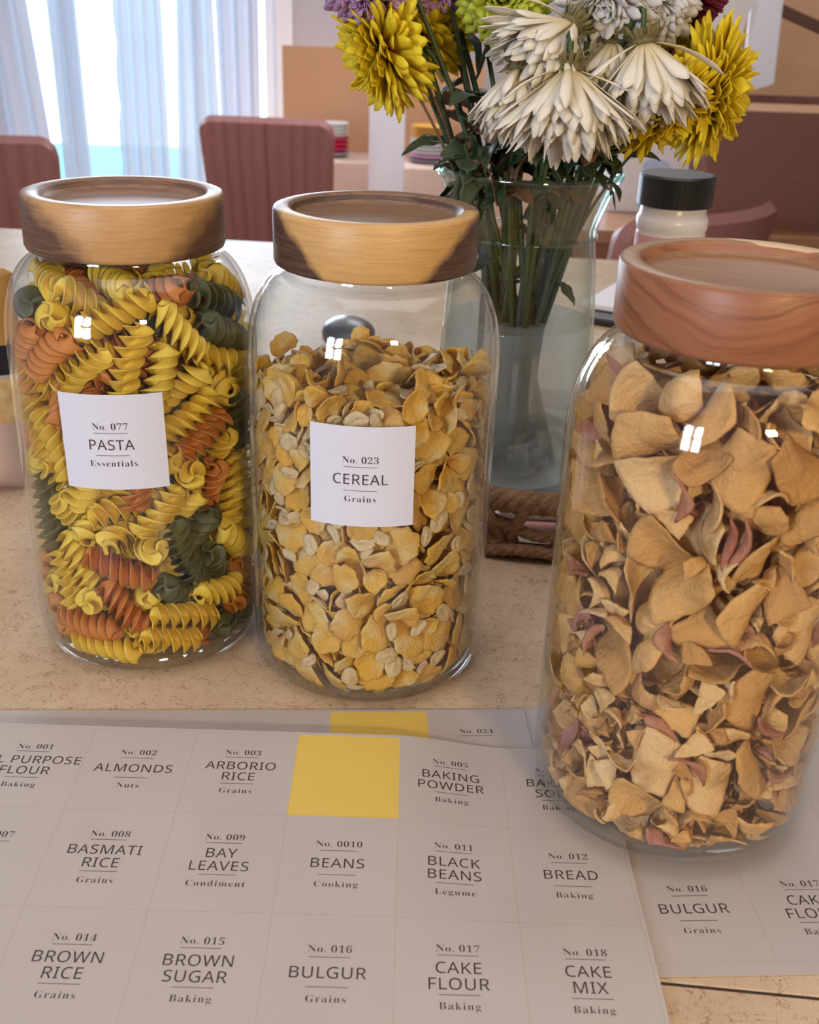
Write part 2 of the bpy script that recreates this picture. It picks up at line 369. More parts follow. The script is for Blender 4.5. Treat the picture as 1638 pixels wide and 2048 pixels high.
# ============================================================ countertop
S_ = .045
CT = -.0788                                     # the counter runs a little askew to the view
def ctp(x, d): return Vector((x * cos(CT) - d * sin(CT), x * sin(CT) + d * cos(CT), 0))
m_cnt = M('beige_fibre_laminate')
v = m_cnt.coord()
d1 = m_cnt.noise(v, 36, 4, .6); wv = m_cnt.mix(.055, v, d1.outputs[1], 'ADD')
lines = None
for sc_, th in ((62, .020), (105, .030), (170, .045)):
    vo = m_cnt.node('ShaderNodeTexVoronoi', feature='DISTANCE_TO_EDGE'); vo.inputs['Scale'].default_value = sc_; vo.inputs['Randomness'].default_value = 1
    m_cnt.link(wv, vo.inputs['Vector'])
    l = m_cnt.ramp(vo.outputs[0], [(0, (1, 1, 1)), (th, (0, 0, 0))])
    br = m_cnt.ramp(m_cnt.noise(v, sc_ * .8, 2).outputs[0], [(.46, (0, 0, 0)), (.60, (1, 1, 1))])
    l = m_cnt.mix(1.0, l, br, 'MULTIPLY')
    lines = l if lines is None else m_cnt.mix(1.0, lines, l, 'LIGHTEN')
bigc = m_cnt.ramp(m_cnt.noise(v, 9, 5, .6).outputs[0], [(.35, (.56, .41, .28)), (.65, (.70, .55, .41))])
m_cnt.base(m_cnt.mix(m_cnt.math('MULTIPLY', lines, .85), bigc, (.27, .14, .065)))
m_cnt.set(Roughness=.42); m_cnt.b.inputs['Specular IOR Level'].default_value = .08
m_cnt.bump(m_cnt.noise(v, 500, 2).outputs[0], .05, .0006); m_cnt = m_cnt.m
SEAM = .2795
far_d = 1.476
t = thing('countertop', 'beige laminate countertop with fine brown fibre pattern under all the jars', 'counter', (0, 0, 0), CT)
o = mesh_obj('counter_slab', *box(-1.6, 1.9, SEAM + .0006, far_d, -.036, 0), m_cnt, t, False); bevel(o, .0006, 2)
o = mesh_obj('front_edge_strip', *box(-1.6, 1.9, SEAM - .12, SEAM - .0006, -.040, 0), m_cnt, t, False); bevel(o, .0006, 2)
mesh_obj('seam_filler', *box(-1.6, 1.9, SEAM - .0012, SEAM + .0012, -.01, -.0004), plain('dark_filler', (.035, .02, .015), .7), t, False)
m_cab = plain('cabinet_white', (.62, .58, .56), .5, .02, 3)
mesh_obj('cabinet_base', *box(-1.55, 1.85, SEAM - .08, far_d - .28, FLOOR, -.0365), m_cab, t, False)

# ============================================================ label sheets
m_lab = plain('label_paper', (.66, .67, .79), .55, .01, 60)  # white paper, part of the window light's lavender cast is in its colour
m_sheet = M('sticker_paper'); nz = m_sheet.noise(m_sheet.coord(), 30, 2); m_sheet.base(m_sheet.mix(nz.outputs[0], (.50, .455, .455), (.53, .485, .485))); m_sheet.set(Roughness=.38); m_sheet.b.inputs['Coat Weight'].default_value = .35; m_sheet.b.inputs['Coat Roughness'].default_value = .12
m_sheet.bump(m_sheet.noise(m_sheet.coord(), 14, 1).outputs[0], .25, .004); m_sheet = m_sheet.m
m_liner = plain('yellow_liner', (.74, .53, .12), .45, .03, 40)
m_ink = plain('dark_brown_ink', (.045, .028, .030), .6)
SERIF = {}
for i, ch in enumerate('ABCDEFGHIJKLMNOPQRSTUVWXYZ'): SERIF[ch] = chr(0x1D400 + i)
for i, ch in enumerate('abcdefghijklmnopqrstuvwxyz'): SERIF[ch] = chr(0x1D41A + i)
for i, ch in enumerate('0123456789'): SERIF[ch] = chr(0x1D7CE + i)
SANS = {}
for i, ch in enumerate('ABCDEFGHIJKLMNOPQRSTUVWXYZ'): SANS[ch] = chr(0x1D5A0 + i)
DG = None
_cache = {}
def text_geo(s, style, cap, spacing):
    key = (s, style, cap, spacing)
    if key in _cache: return _cache[key]
    cu = bpy.data.curves.new('lettering', 'FONT'); cu.body = ''.join((SERIF if style == 'serif' else SANS).get(c, c) for c in s)
    cu.align_x = 'CENTER'; cu.align_y = 'BOTTOM_BASELINE'; cu.size = 1; cu.space_character = spacing; cu.resolution_u = 5
    cu.offset = -.0135 if style == 'serif' else 0.0
    o = bpy.data.objects.new('lettering', cu); COL.objects.link(o)
    bpy.context.view_layer.update(); dg = bpy.context.evaluated_depsgraph_get()
    me = bpy.data.meshes.new_from_object(o.evaluated_get(dg))
    k = cap / .70
    V = [(v.co.x * k, v.co.y * k) for v in me.vertices]; F = [tuple(p.vertices) for p in me.polygons]
    xs = [v[0] for v in V]; mx = (min(xs) + max(xs)) / 2
    V = [(x - mx, y) for x, y in V]
    bpy.data.objects.remove(o); bpy.data.curves.remove(cu); bpy.data.meshes.remove(me)
    _cache[key] = (V, F); return V, F
def label_print(no, name, cat, w, h, vs=None):
    """printing of one label in flat label coordinates, metres, origin at the label's middle, y up"""
    two = isinstance(name, tuple)
    vs = vs or ((.262, .325, (.43, .562), .65, .735) if two else (.30, .372, (.50,), .617, .708))
    parts = []
    def put(s, v, style, cap, sp):
        if not s: return
        V, F = text_geo(s, style, cap, sp)
        parts.append(([(x, y + (.5 - v) * h - cap / 2, 0) for x, y in V], F))
    put(no, vs[0], 'serif', .0031, 1.06)
    for nm, v in zip(name if two else (name,), vs[2]): put(nm, v, 'sans', .0046, 1.06)
    put(cat, vs[4], 'serif', .0029, 1.16)
    for v in (vs[1], vs[3]):
        y = (.5 - v) * h; n = 8; a = .158 * w; e = .00011
        parts.append(([(-a + 2 * a * i / n, y + s * e, 0) for i in range(n + 1) for s in (-1, 1)], [(2 * i, 2 * i + 2, 2 * i + 3, 2 * i + 1) for i in range(n)]))
    return merge(*parts)
def sheet_builder(label, X0, Y0, ph, AS, zfun, cells, peeled, cols=6, rows=3, mb=.10):
    t = thing('label_sheet', label, 'label sheet', (X0, Y0, 0), 0, 'printed label sheets')
    def sp(u, v, h=0.0):
        w_ = v * AS
        return (S_ * (cos(ph) * u + sin(ph) * w_), S_ * (sin(ph) * u - cos(ph) * w_), zfun(u, v) + h)
    def patch(u0, u1, v0, v1, th, nu, nv, h0=0.0):
        V, F = [], []
        for k in (0, 1):
            for i in range(nv + 1):
                for j in range(nu + 1): V.append(sp(u0 + (u1 - u0) * j / nu, v0 + (v1 - v0) * i / nv, h0 + (th if k == 0 else 0)))
        n = (nu + 1) * (nv + 1)
        for i in range(nv):
            for j in range(nu):
                q = i * (nu + 1) + j; a = (q, q + nu + 1, q + nu + 2, q + 1); F.append(a); F.append(tuple(n + x for x in a[::-1]))
        rim = [j for j in range(nu + 1)] + [(i + 1) * (nu + 1) - 1 for i in range(1, nv + 1)] + [nv * (nu + 1) + j for j in range(nu - 1, -1, -1)] + [i * (nu + 1) for i in range(nv - 1, 0, -1)]
        for a, b in zip(rim, rim[1:] + rim[:1]): F.append((a, b, n + b, n + a))
        return V, F
    mesh_obj('backing_paper', *patch(-.10, cols + .035, -.035, rows + mb, .00012, 48, 30), m_liner, t)
    fr = merge(patch(-.10, cols + .035, -.035, 0, .0001, 48, 1, .00013), patch(-.10, cols + .035, rows, rows + mb, .0001, 48, 1, .00013), patch(-.10, 0, 0, rows, .0001, 1, 30, .00013), patch(cols, cols + .035, 0, rows, .0001, 1, 30, .00013))
    mesh_obj('paper_margin', *fr, m_sheet, t)
    for r_ in range(rows):
        for c_ in range(cols):
            if (c_, r_) in peeled: continue
            st = mesh_obj('sticker', *patch(c_ + .0012, c_ + .9988, r_ + .0012, r_ + .9988, .0001, 8, 8, .00013), m_sheet, t)
            if (c_, r_) in cells:
                V, F = label_print(*cells[(c_, r_)], S_, S_ * AS)
                W3 = [sp(c_ + .492 + x / S_, r_ + .5 - y / (S_ * AS), .00029) for x, y, _ in V]
                mesh_obj('printed_text', W3, F, m_ink, st, False)
    return t
def sstep(a, b, x): q = min(1, max(0, (x - a) / (b - a))); return q * q * (3 - 2 * q)
def zfront(u, v): return .0014 + S_ * (.040139 * (3 - v) + .0020607 * (3 - v) ** 2) * (1 - .86 * sstep(3.9, 5.1, u) * (1 - sstep(1.6, 2.6, v)))
front = {(0, 0): ('No. 001', ('ALL PURPOSE', 'FLOUR'), 'Baking'), (1, 0): ('No. 002', 'ALMONDS', 'Nuts'), (2, 0): ('No. 003', ('ARBORIO', 'RICE'), 'Grains'),
         (4, 0): ('No. 005', ('BAKING', 'POWDER'), 'Baking'), (5, 0): ('No. 006', ('BAKING', 'SODA'), 'Baking'),
         (0, 1): ('No. 007', '', ''), (1, 1): ('No. 008', ('BASMATI', 'RICE'), 'Grains'), (2, 1): ('No. 009', ('BAY', 'LEAVES'), 'Condiment'),
         (3, 1): ('No. 0010', 'BEANS', 'Cooking'), (4, 1): ('No. 011', ('BLACK', 'BEANS'), 'Legume'), (5, 1): ('No. 012', 'BREAD', 'Baking'),
         (1, 2): ('No. 014', ('BROWN', 'RICE'), 'Grains'), (2, 2): ('No. 015', ('BROWN', 'SUGAR'), 'Baking'), (3, 2): ('No. 016', 'BULGUR', 'Grains'),
         (4, 2): ('No. 017', ('CAKE', 'FLOUR'), 'Baking'), (5, 2): ('No. 018', ('CAKE', 'MIX'), 'Baking')}
sheet_builder('front white label sheet with one peeled yellow square between ARBORIO RICE and BAKING POWDER', -.180608, .394012, .0085544, 1.11539, zfront, front, {(3, 0)}, mb=.14)
P2, A2 = .062, 1.115
sheet_builder('second label sheet mostly hidden behind the front one, its yellow square below the cereal jar', -.0336 - 4 * S_ * cos(P2), .4222 - 4 * S_ * sin(P2), P2, A2, lambda u, v: .0010, {(5, 0): ('No. 024', '', '')}, {(4, 0)})
P3 = .066
sheet_builder('label sheet under the right jar showing BULGUR and CAKE FLOUR', .1112 - S_ * (cos(P3) * 3.49 + sin(P3) * 2.30 * A2), .3173 - S_ * (sin(P3) * 3.49 - cos(P3) * 2.30 * A2), P3, A2, lambda u, v: .0003,
              {(3, 2): ('No. 016', 'BULGUR', 'Grains'), (4, 2): ('No. 017', ('CAKE', 'FLOUR'), 'Baking'), (5, 2): ('No. 018', ('CAKE', 'MIX'), 'Baking')}, set(), mb=.12)

# ============================================================ storage jars
m_glass = glass_mat('jar_glass', f0=.034)
RB, RL, ZL0, ZL1 = .05771, .04478, .19967, .22404
def jar_profile():
    pr = [(0, .0018), (.038, .0016), (.0450, .0002), (.0475, 0), (.0515, .0014), (.0548, .0050), (.0569, .0105), (RB, .018), (RB, .158)]
    for k in range(1, 15):
        a = k / 14 * pi / 2; pr.append((.0400 + (RB - .0400) * cos(a), .158 + .0385 * sin(a)))
    pr += [(.0392, .1975), (.0392, .1994)]
    inn = [(.0374, .1994), (.0374, .1972)]
    for k in range(14, -1, -1):
        a = k / 14 * pi / 2; inn.append((.0381 + (.0556 - .0381) * cos(a), .157 + .0393 * sin(a)))
    inn += [(.0556, .016), (.0538, .0092), (.0495, .0052), (.043, .0034), (0, .0034)]
    return pr + inn
JARG = lathe(jar_profile(), 128)
def wood(name, dark, mid, sap, kind, seed):
    x = M(name); co = x.coord(); sep = x.node('ShaderNodeSeparateXYZ'); x.link(co, sep.inputs[0]); X, Y, Z = sep.outputs
    gv = x.mapping((9, 9, 150) if kind != 'red' else (7, 7, 120), (radians(7), radians(4 + seed), 0), (seed, seed * .7, 0))
    gr = x.noise(gv, 5.0, 8, .62, .6); fine = x.noise(x.mapping((60, 60, 1500), (radians(4), 0, 0)), 1.2, 3, .6)
    top = x.noise(x.mapping((12, 260, 12), (0, 0, radians(3 + seed * 2))), 3.2, 6, .6, .3)
    ng = x.node('ShaderNodeNewGeometry'); ns = x.node('ShaderNodeSeparateXYZ'); x.link(ng.outputs['Normal'], ns.inputs[0])
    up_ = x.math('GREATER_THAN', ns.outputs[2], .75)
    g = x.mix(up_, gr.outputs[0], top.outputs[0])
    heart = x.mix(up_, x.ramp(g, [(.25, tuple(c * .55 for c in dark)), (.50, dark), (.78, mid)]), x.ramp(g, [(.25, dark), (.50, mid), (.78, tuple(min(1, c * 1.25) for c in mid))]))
    if kind == 'red':
        # curved red-brown figure: wide rings cut by the turned side
        wob = x.noise(x.mapping((1, 1, 1)), 34, 3, .5)
        rad_ = x.math('ADD', x.math('MULTIPLY', x.math('POWER', x.math('ABSOLUTE', X), 2.0), 9.5), x.math('ADD', x.math('MULTIPLY', Z, -1.0), x.math('MULTIPLY', wob.outputs[0], .012)))
        cv = x.node('ShaderNodeCombineXYZ'); x.link(rad_, cv.inputs[2]); x.link(x.math('MULTIPLY', X, .04), cv.inputs[0])
        rg = x.noise(cv.outputs[0], 260, 6, .68)
        side = x.ramp(rg.outputs[0], [(.30, dark), (.47, mid), (.75, tuple(c * 1.3 for c in mid))])
        topc = x.ramp(top.outputs[0], [(.3, (.22, .105, .044)), (.7, (.34, .175, .085))])
        edge = x.math('MULTIPLY', x.math('GREATER_THAN', x.math('ADD', Y, x.math('MULTIPLY', X, .30)), .0375), up_)
        topc = x.mix(edge, topc, sap)
        c = x.mix(up_, side, topc)
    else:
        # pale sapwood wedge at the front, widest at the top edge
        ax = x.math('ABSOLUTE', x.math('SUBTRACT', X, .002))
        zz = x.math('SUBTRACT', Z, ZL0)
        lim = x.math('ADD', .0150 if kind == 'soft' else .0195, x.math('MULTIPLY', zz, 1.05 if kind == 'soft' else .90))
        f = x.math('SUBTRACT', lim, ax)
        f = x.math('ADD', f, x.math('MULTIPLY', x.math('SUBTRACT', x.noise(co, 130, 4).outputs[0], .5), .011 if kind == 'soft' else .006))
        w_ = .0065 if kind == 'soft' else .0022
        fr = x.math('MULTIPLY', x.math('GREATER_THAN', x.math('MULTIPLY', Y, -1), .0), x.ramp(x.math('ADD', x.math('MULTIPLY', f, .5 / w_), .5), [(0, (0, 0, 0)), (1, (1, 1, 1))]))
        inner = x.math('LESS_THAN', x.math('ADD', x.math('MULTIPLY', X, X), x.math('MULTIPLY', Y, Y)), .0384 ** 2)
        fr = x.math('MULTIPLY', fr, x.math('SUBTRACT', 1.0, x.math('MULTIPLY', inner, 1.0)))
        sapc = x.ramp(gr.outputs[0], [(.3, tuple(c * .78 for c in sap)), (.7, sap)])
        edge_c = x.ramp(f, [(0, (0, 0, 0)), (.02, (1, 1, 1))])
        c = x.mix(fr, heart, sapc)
    c = x.mix(x.math('MULTIPLY', x.ramp(fine.outputs[0], [(.55, (0, 0, 0)), (.72, (1, 1, 1))]), .28), c, tuple(v * .55 for v in mid))
    x.base(c); x.set(Roughness=.42); x.bump(fine.outputs[0], .10, .0004); return x.m
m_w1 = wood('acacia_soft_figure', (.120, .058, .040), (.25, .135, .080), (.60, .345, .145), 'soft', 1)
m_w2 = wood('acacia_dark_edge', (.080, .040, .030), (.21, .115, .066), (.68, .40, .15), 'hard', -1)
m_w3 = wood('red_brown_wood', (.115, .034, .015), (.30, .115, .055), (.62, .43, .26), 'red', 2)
def lid_geo():
    pr = [(0, ZL0), (RL - .0022, ZL0), (RL - .0007, ZL0 + .0006), (RL, ZL0 + .0022), (RL, ZL1 - .0016), (RL - .0005, ZL1 - .0004), (RL - .0016, ZL1)]
    pr += [(.0382, ZL1), (.0376, ZL1 - .0003), (.0362, ZL1 - .0018), (.0345, ZL1 - .0038), (.0325, ZL1 - .0046), (0, ZL1 - .0046)]
    return lathe(pr, 128)
def jar(label, pos, m_lid, lidlabel, lab=None, turn=0.0):
    t = thing('glass_jar', label, 'jar', pos, 0, 'glass storage jars with wooden lids')
    mesh_obj('glass_body', *JARG, m_glass, t)
    l = mesh_obj('wooden_lid', *lid_geo(), m_lid, t); l['label'] = lidlabel
    l.rotation_euler = (0, 0, turn)
    if lab:
        a0, a1, z0, z1, txt, tilt = lab; R = RB + .00035
        am, zm = (a0 + a1) / 2, (z0 + z1) / 2; w = (a1 - a0) * R; h = z1 - z0
        def cyl(x, y, dr=0.0):
            x, y = x * cos(tilt) - y * sin(tilt), x * sin(tilt) + y * cos(tilt)
            a = am + x / R; return ((R + dr) * cos(a), (R + dr) * sin(a), zm + y)
        V, F = [], []; n = 20
        for k in (0, 1):
            for i in range(3):
                for j in range(n + 1): V.append(cyl(w * (j / n - .5), h * (i / 2 - .5), .0001 if k == 0 else -.0001))
        q = 3 * (n + 1)
        for i in range(2):
            for j in range(n):
                b = i * (n + 1) + j; f = (b, b + 1, b + n + 2, b + n + 1); F.append(f); F.append(tuple(q + k for k in f[::-1]))
        rim = list(range(n + 1)) + [2 * n + 1] + [2 * (n + 1) + j for j in range(n, -1, -1)] + [n + 1]
        for a, b in zip(rim, rim[1:] + rim[:1]): F.append((b, a, q + a, q + b))
        st = mesh_obj('paper_label', V, F, m_lab, t); st['label'] = 'white square paper label reading ' + txt[1]
        V, F = label_print(*txt, w, h, (.325, .395, (.52,), .632, .715))
        mesh_obj('printed_text', [cyl(x - .0005, y, .00025) for x, y, _ in V], F, m_ink, st, False)
    return t
JP = [(-.13384, .50133, 0), (-.01896, .4819, 0), (.11462, .37754, .0032)]
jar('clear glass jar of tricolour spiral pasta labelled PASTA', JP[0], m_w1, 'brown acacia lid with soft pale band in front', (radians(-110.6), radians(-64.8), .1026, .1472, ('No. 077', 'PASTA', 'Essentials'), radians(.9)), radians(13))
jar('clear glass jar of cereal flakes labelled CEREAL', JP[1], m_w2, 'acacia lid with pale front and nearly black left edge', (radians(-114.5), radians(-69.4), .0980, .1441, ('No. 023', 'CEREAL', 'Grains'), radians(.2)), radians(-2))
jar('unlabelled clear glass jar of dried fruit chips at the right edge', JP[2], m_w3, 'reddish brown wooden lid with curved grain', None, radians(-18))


# ============================================================ shapes of the dry foods
# ---- little foods: each returns (verts, faces), centred on its own middle, in metres
def fusilli_shape(L, R, turns, seed):
    rn = random.Random(seed)
    sec = []
    for b in range(3):
        a0 = b * 2 * pi / 3
        out, back = [], []
        for k in range(6):
            t = k / 5
            r = R * (0.10 + 0.90 * t)
            sw = 0.95 * t * t
            w = 0.00082 * (1 - 0.25 * t) / max(r, 0.0011)
            out.append((r, a0 + sw - w)); back.append((r, a0 + sw + w))
        sec += out + back[::-1]
    n = len(sec); m = 44
    ph = rn.random() * 6
    V, F = [], []
    for i in range(m + 1):
        t = i / m; z = (t - .5) * L
        tw = turns * 2 * pi * t
        bx = .0016 * sin(pi * t + .4) - .0011; by = .0007 * sin(2 * pi * t + ph)
        for r, a in sec:
            rr = r * (1 + .05 * sin(5 * a + 9 * t + ph))
            dz = -.0016 * (r / R) ** 2 if t > .5 else .0016 * (r / R) ** 2
            dz *= abs(t - .5) * 2
            V.append((bx + rr * cos(a + tw), by + rr * sin(a + tw), z + dz))
    for i in range(m):
        for j in range(n):
            a = i * n + j; b = i * n + (j + 1) % n
            F.append((a, b, b + n, a + n))
    F.append(tuple(range(n))[::-1]); F.append(tuple(m * n + j for j in range(n)))
    return V, F
def sheet_solid(rows, th):
    """rows: concentric rings of points (first ring = one point) -> closed thin solid"""
    V, F = [], []
    top = []; k = len(rows[1])
    for ring in rows:
        ids = []
        for p in ring:
            ids.append(len(V)); V.append(p)
        top.append(ids)
    def ringfaces(T, flip):
        for j in range(k):
            f = (T[0][0], T[1][j], T[1][(j + 1) % k]); F.append(f[::-1] if flip else f)
        for i in range(1, len(T) - 1):
            for j in range(k):
                f = (T[i][j], T[i + 1][j], T[i + 1][(j + 1) % k], T[i][(j + 1) % k]); F.append(f[::-1] if flip else f)
    bot = []
    for i, ring in enumerate(rows):
        ids = []
        tt = th * (1 if i < len(rows) - 1 else .6)
        for p in ring:
            ids.append(len(V)); V.append((p[0], p[1], p[2] - tt))
        bot.append(ids)
    ringfaces(top, False); ringfaces(bot, True)
    T, B = top[-1], bot[-1]
    for j in range(k):
        F.append((T[j], B[j], B[(j + 1) % k], T[(j + 1) % k]))
    cx = sum(v[0] for v in V) / len(V); cy = sum(v[1] for v in V) / len(V); cz = sum(v[2] for v in V) / len(V)
    return [(x - cx, y - cy, z - cz) for x, y, z in V], F
def bump(rn, n, amp, size):
    ws = [(rn.uniform(-1, 1) * 2.6 / size, rn.uniform(-1, 1) * 2.6 / size, rn.random() * 6, rn.uniform(.4, 1)) for _ in range(n)]
    return lambda x, y: amp * sum(a * sin(x * u + y * v + p) for u, v, p, a in ws) / n
def flake_shape(R, seed):
    rn = random.Random(seed); k = 30
    asp = rn.uniform(.72, 1.0)
    hs = [(j, rn.uniform(-.10, .10) / (1 + .25 * j), rn.random() * 6) for j in range(2, 12)]
    def rad(a): return R * (1 + sum(h * sin(j * a + p) for j, h, p in hs) + .035 * sin(11 * a + seed) * sin(3 * a))
    cu = rn.uniform(.25, .6) / R; ca = rn.random() * pi; tw = rn.uniform(-.2, .2) / R
    big = bump(rn, 5, R * .30, R * 1.0); fine = bump(rn, 7, R * .20, R * .36)
    rows = []
    for i in range(7):
        t = i / 6
        ring = []
        for j in range(k if i else 1):
            a = 2 * pi * j / k; r = rad(a) * t; x, y = r * cos(a), r * sin(a) * asp
            s = x * cos(ca) + y * sin(ca); q = -x * sin(ca) + y * cos(ca)
            ring.append((x, y, cu * s * s * .8 + tw * s * q + big(x, y) + fine(x, y)))
        rows.append(ring)
    return sheet_solid(rows, .0009)
def oat_shape(R, seed):
    rn = random.Random(seed); k = 16
    asp = rn.uniform(.55, .75); cu = rn.uniform(.1, .35) / R
    hs = [(j, rn.uniform(-.06, .06), rn.random() * 6) for j in range(2, 6)]
    fine = bump(rn, 5, R * .10, R * .5)
    rows = []
    for i in range(6):
        t = i / 5; ring = []
        for j in range(k if i else 1):
            a = 2 * pi * j / k
            r = R * t * (1 + sum(h * sin(q * a + p) for q, h, p in hs)); x, y = r * cos(a), r * sin(a) * asp
            z = .00075 * math.sqrt(max(0, 1 - t * t)) - .0006 * math.exp(-(y / (R * .13)) ** 2) * (1 - t ** 4) + cu * x * x + fine(x, y)
            ring.append((x, y, z))
        rows.append(ring)
    return sheet_solid(rows, .0011)
def chip_shape(R, seed, long=1.0, curl=1.0, th=.0013):
    rn = random.Random(seed)
    n = rn.choice((3, 4, 4, 5)) if long < 2 else 4
    an = sorted((i + rn.uniform(-.33, .33)) * 2 * pi / n for i in range(n))
    ra = [R * rn.uniform(.75, 1.15) for _ in range(n)]
    P = [(r * cos(a) * long, r * sin(a)) for a, r in zip(an, ra)]
    k = 28; edge = []
    per = k // n
    for i in range(n):
        (x0, y0), (x1, y1) = P[i], P[(i + 1) % n]
        m = per + (k - per * n if i == n - 1 else 0)
        bow = rn.uniform(-.08, .22) * R
        for j in range(m):
            t = j / m
            nx, ny = y1 - y0, x0 - x1; q = math.hypot(nx, ny) + 1e-9
            s = bow * 4 * t * (1 - t) / q
            tt = t
            edge.append((x0 + (x1 - x0) * tt + nx * s + rn.uniform(-.03, .03) * R, y0 + (y1 - y0) * tt + ny * s + rn.uniform(-.03, .03) * R))
    cu = curl * rn.uniform(.25, .9) / R; ca = rn.random() * pi; c2 = curl * rn.uniform(-.35, .35) / R
    if long > 1.5: ca = rn.uniform(1.2, 1.9)
    big = bump(rn, 4, R * .34, R * 1.1); fine = bump(rn, 7, R * .17, R * .34)
    rows = []
    for i in range(7):
        t = i / 6; ring = []
        for j in range(k if i else 1):
            x, y = edge[j][0] * t, edge[j][1] * t
            s = x * cos(ca) + y * sin(ca); q = -x * sin(ca) + y * cos(ca)
            ring.append((x, y, cu * s * s + c2 * q * q + big(x, y) + fine(x, y)))
        rows.append(ring)
    return sheet_solid(rows, th)
FUS = [(.036, .0071, 2.15, 1), (.031, .0068, 1.85, 2), (.039, .0069, 2.35, 3)]
FLK = [(.0078, 11), (.0092, 12), (.0064, 13), (.0108, 14), (.0080, 15), (.0055, 16)]
OAT = [(.0048, 21), (.0055, 22), (.0042, 23)]
CHP = [(.0078, 31, 1.15), (.0062, 32, 1.3), (.0092, 33, 1.25), (.0052, 34, 1.4), (.0125, 35, 1.2), (.0070, 36, 1.1), (.0044, 37, 1.3), (.0084, 38, 1.5)]
STR = [(.0034, 41, 3.0), (.0028, 42, 3.4), (.0040, 43, 2.4)]
def all_shapes():
    S = {}
    for i, a in enumerate(FUS): S['fus%d' % i] = fusilli_shape(*a)
    for i, a in enumerate(FLK): S['flk%d' % i] = flake_shape(*a)
    for i, a in enumerate(OAT): S['oat%d' % i] = oat_shape(*a)
    for i, a in enumerate(CHP): S['chp%d' % i] = chip_shape(a[0], a[1], a[2])
    for i, a in enumerate(STR): S['str%d' % i] = chip_shape(a[0], a[1], a[2], .8, .0016)
    return S
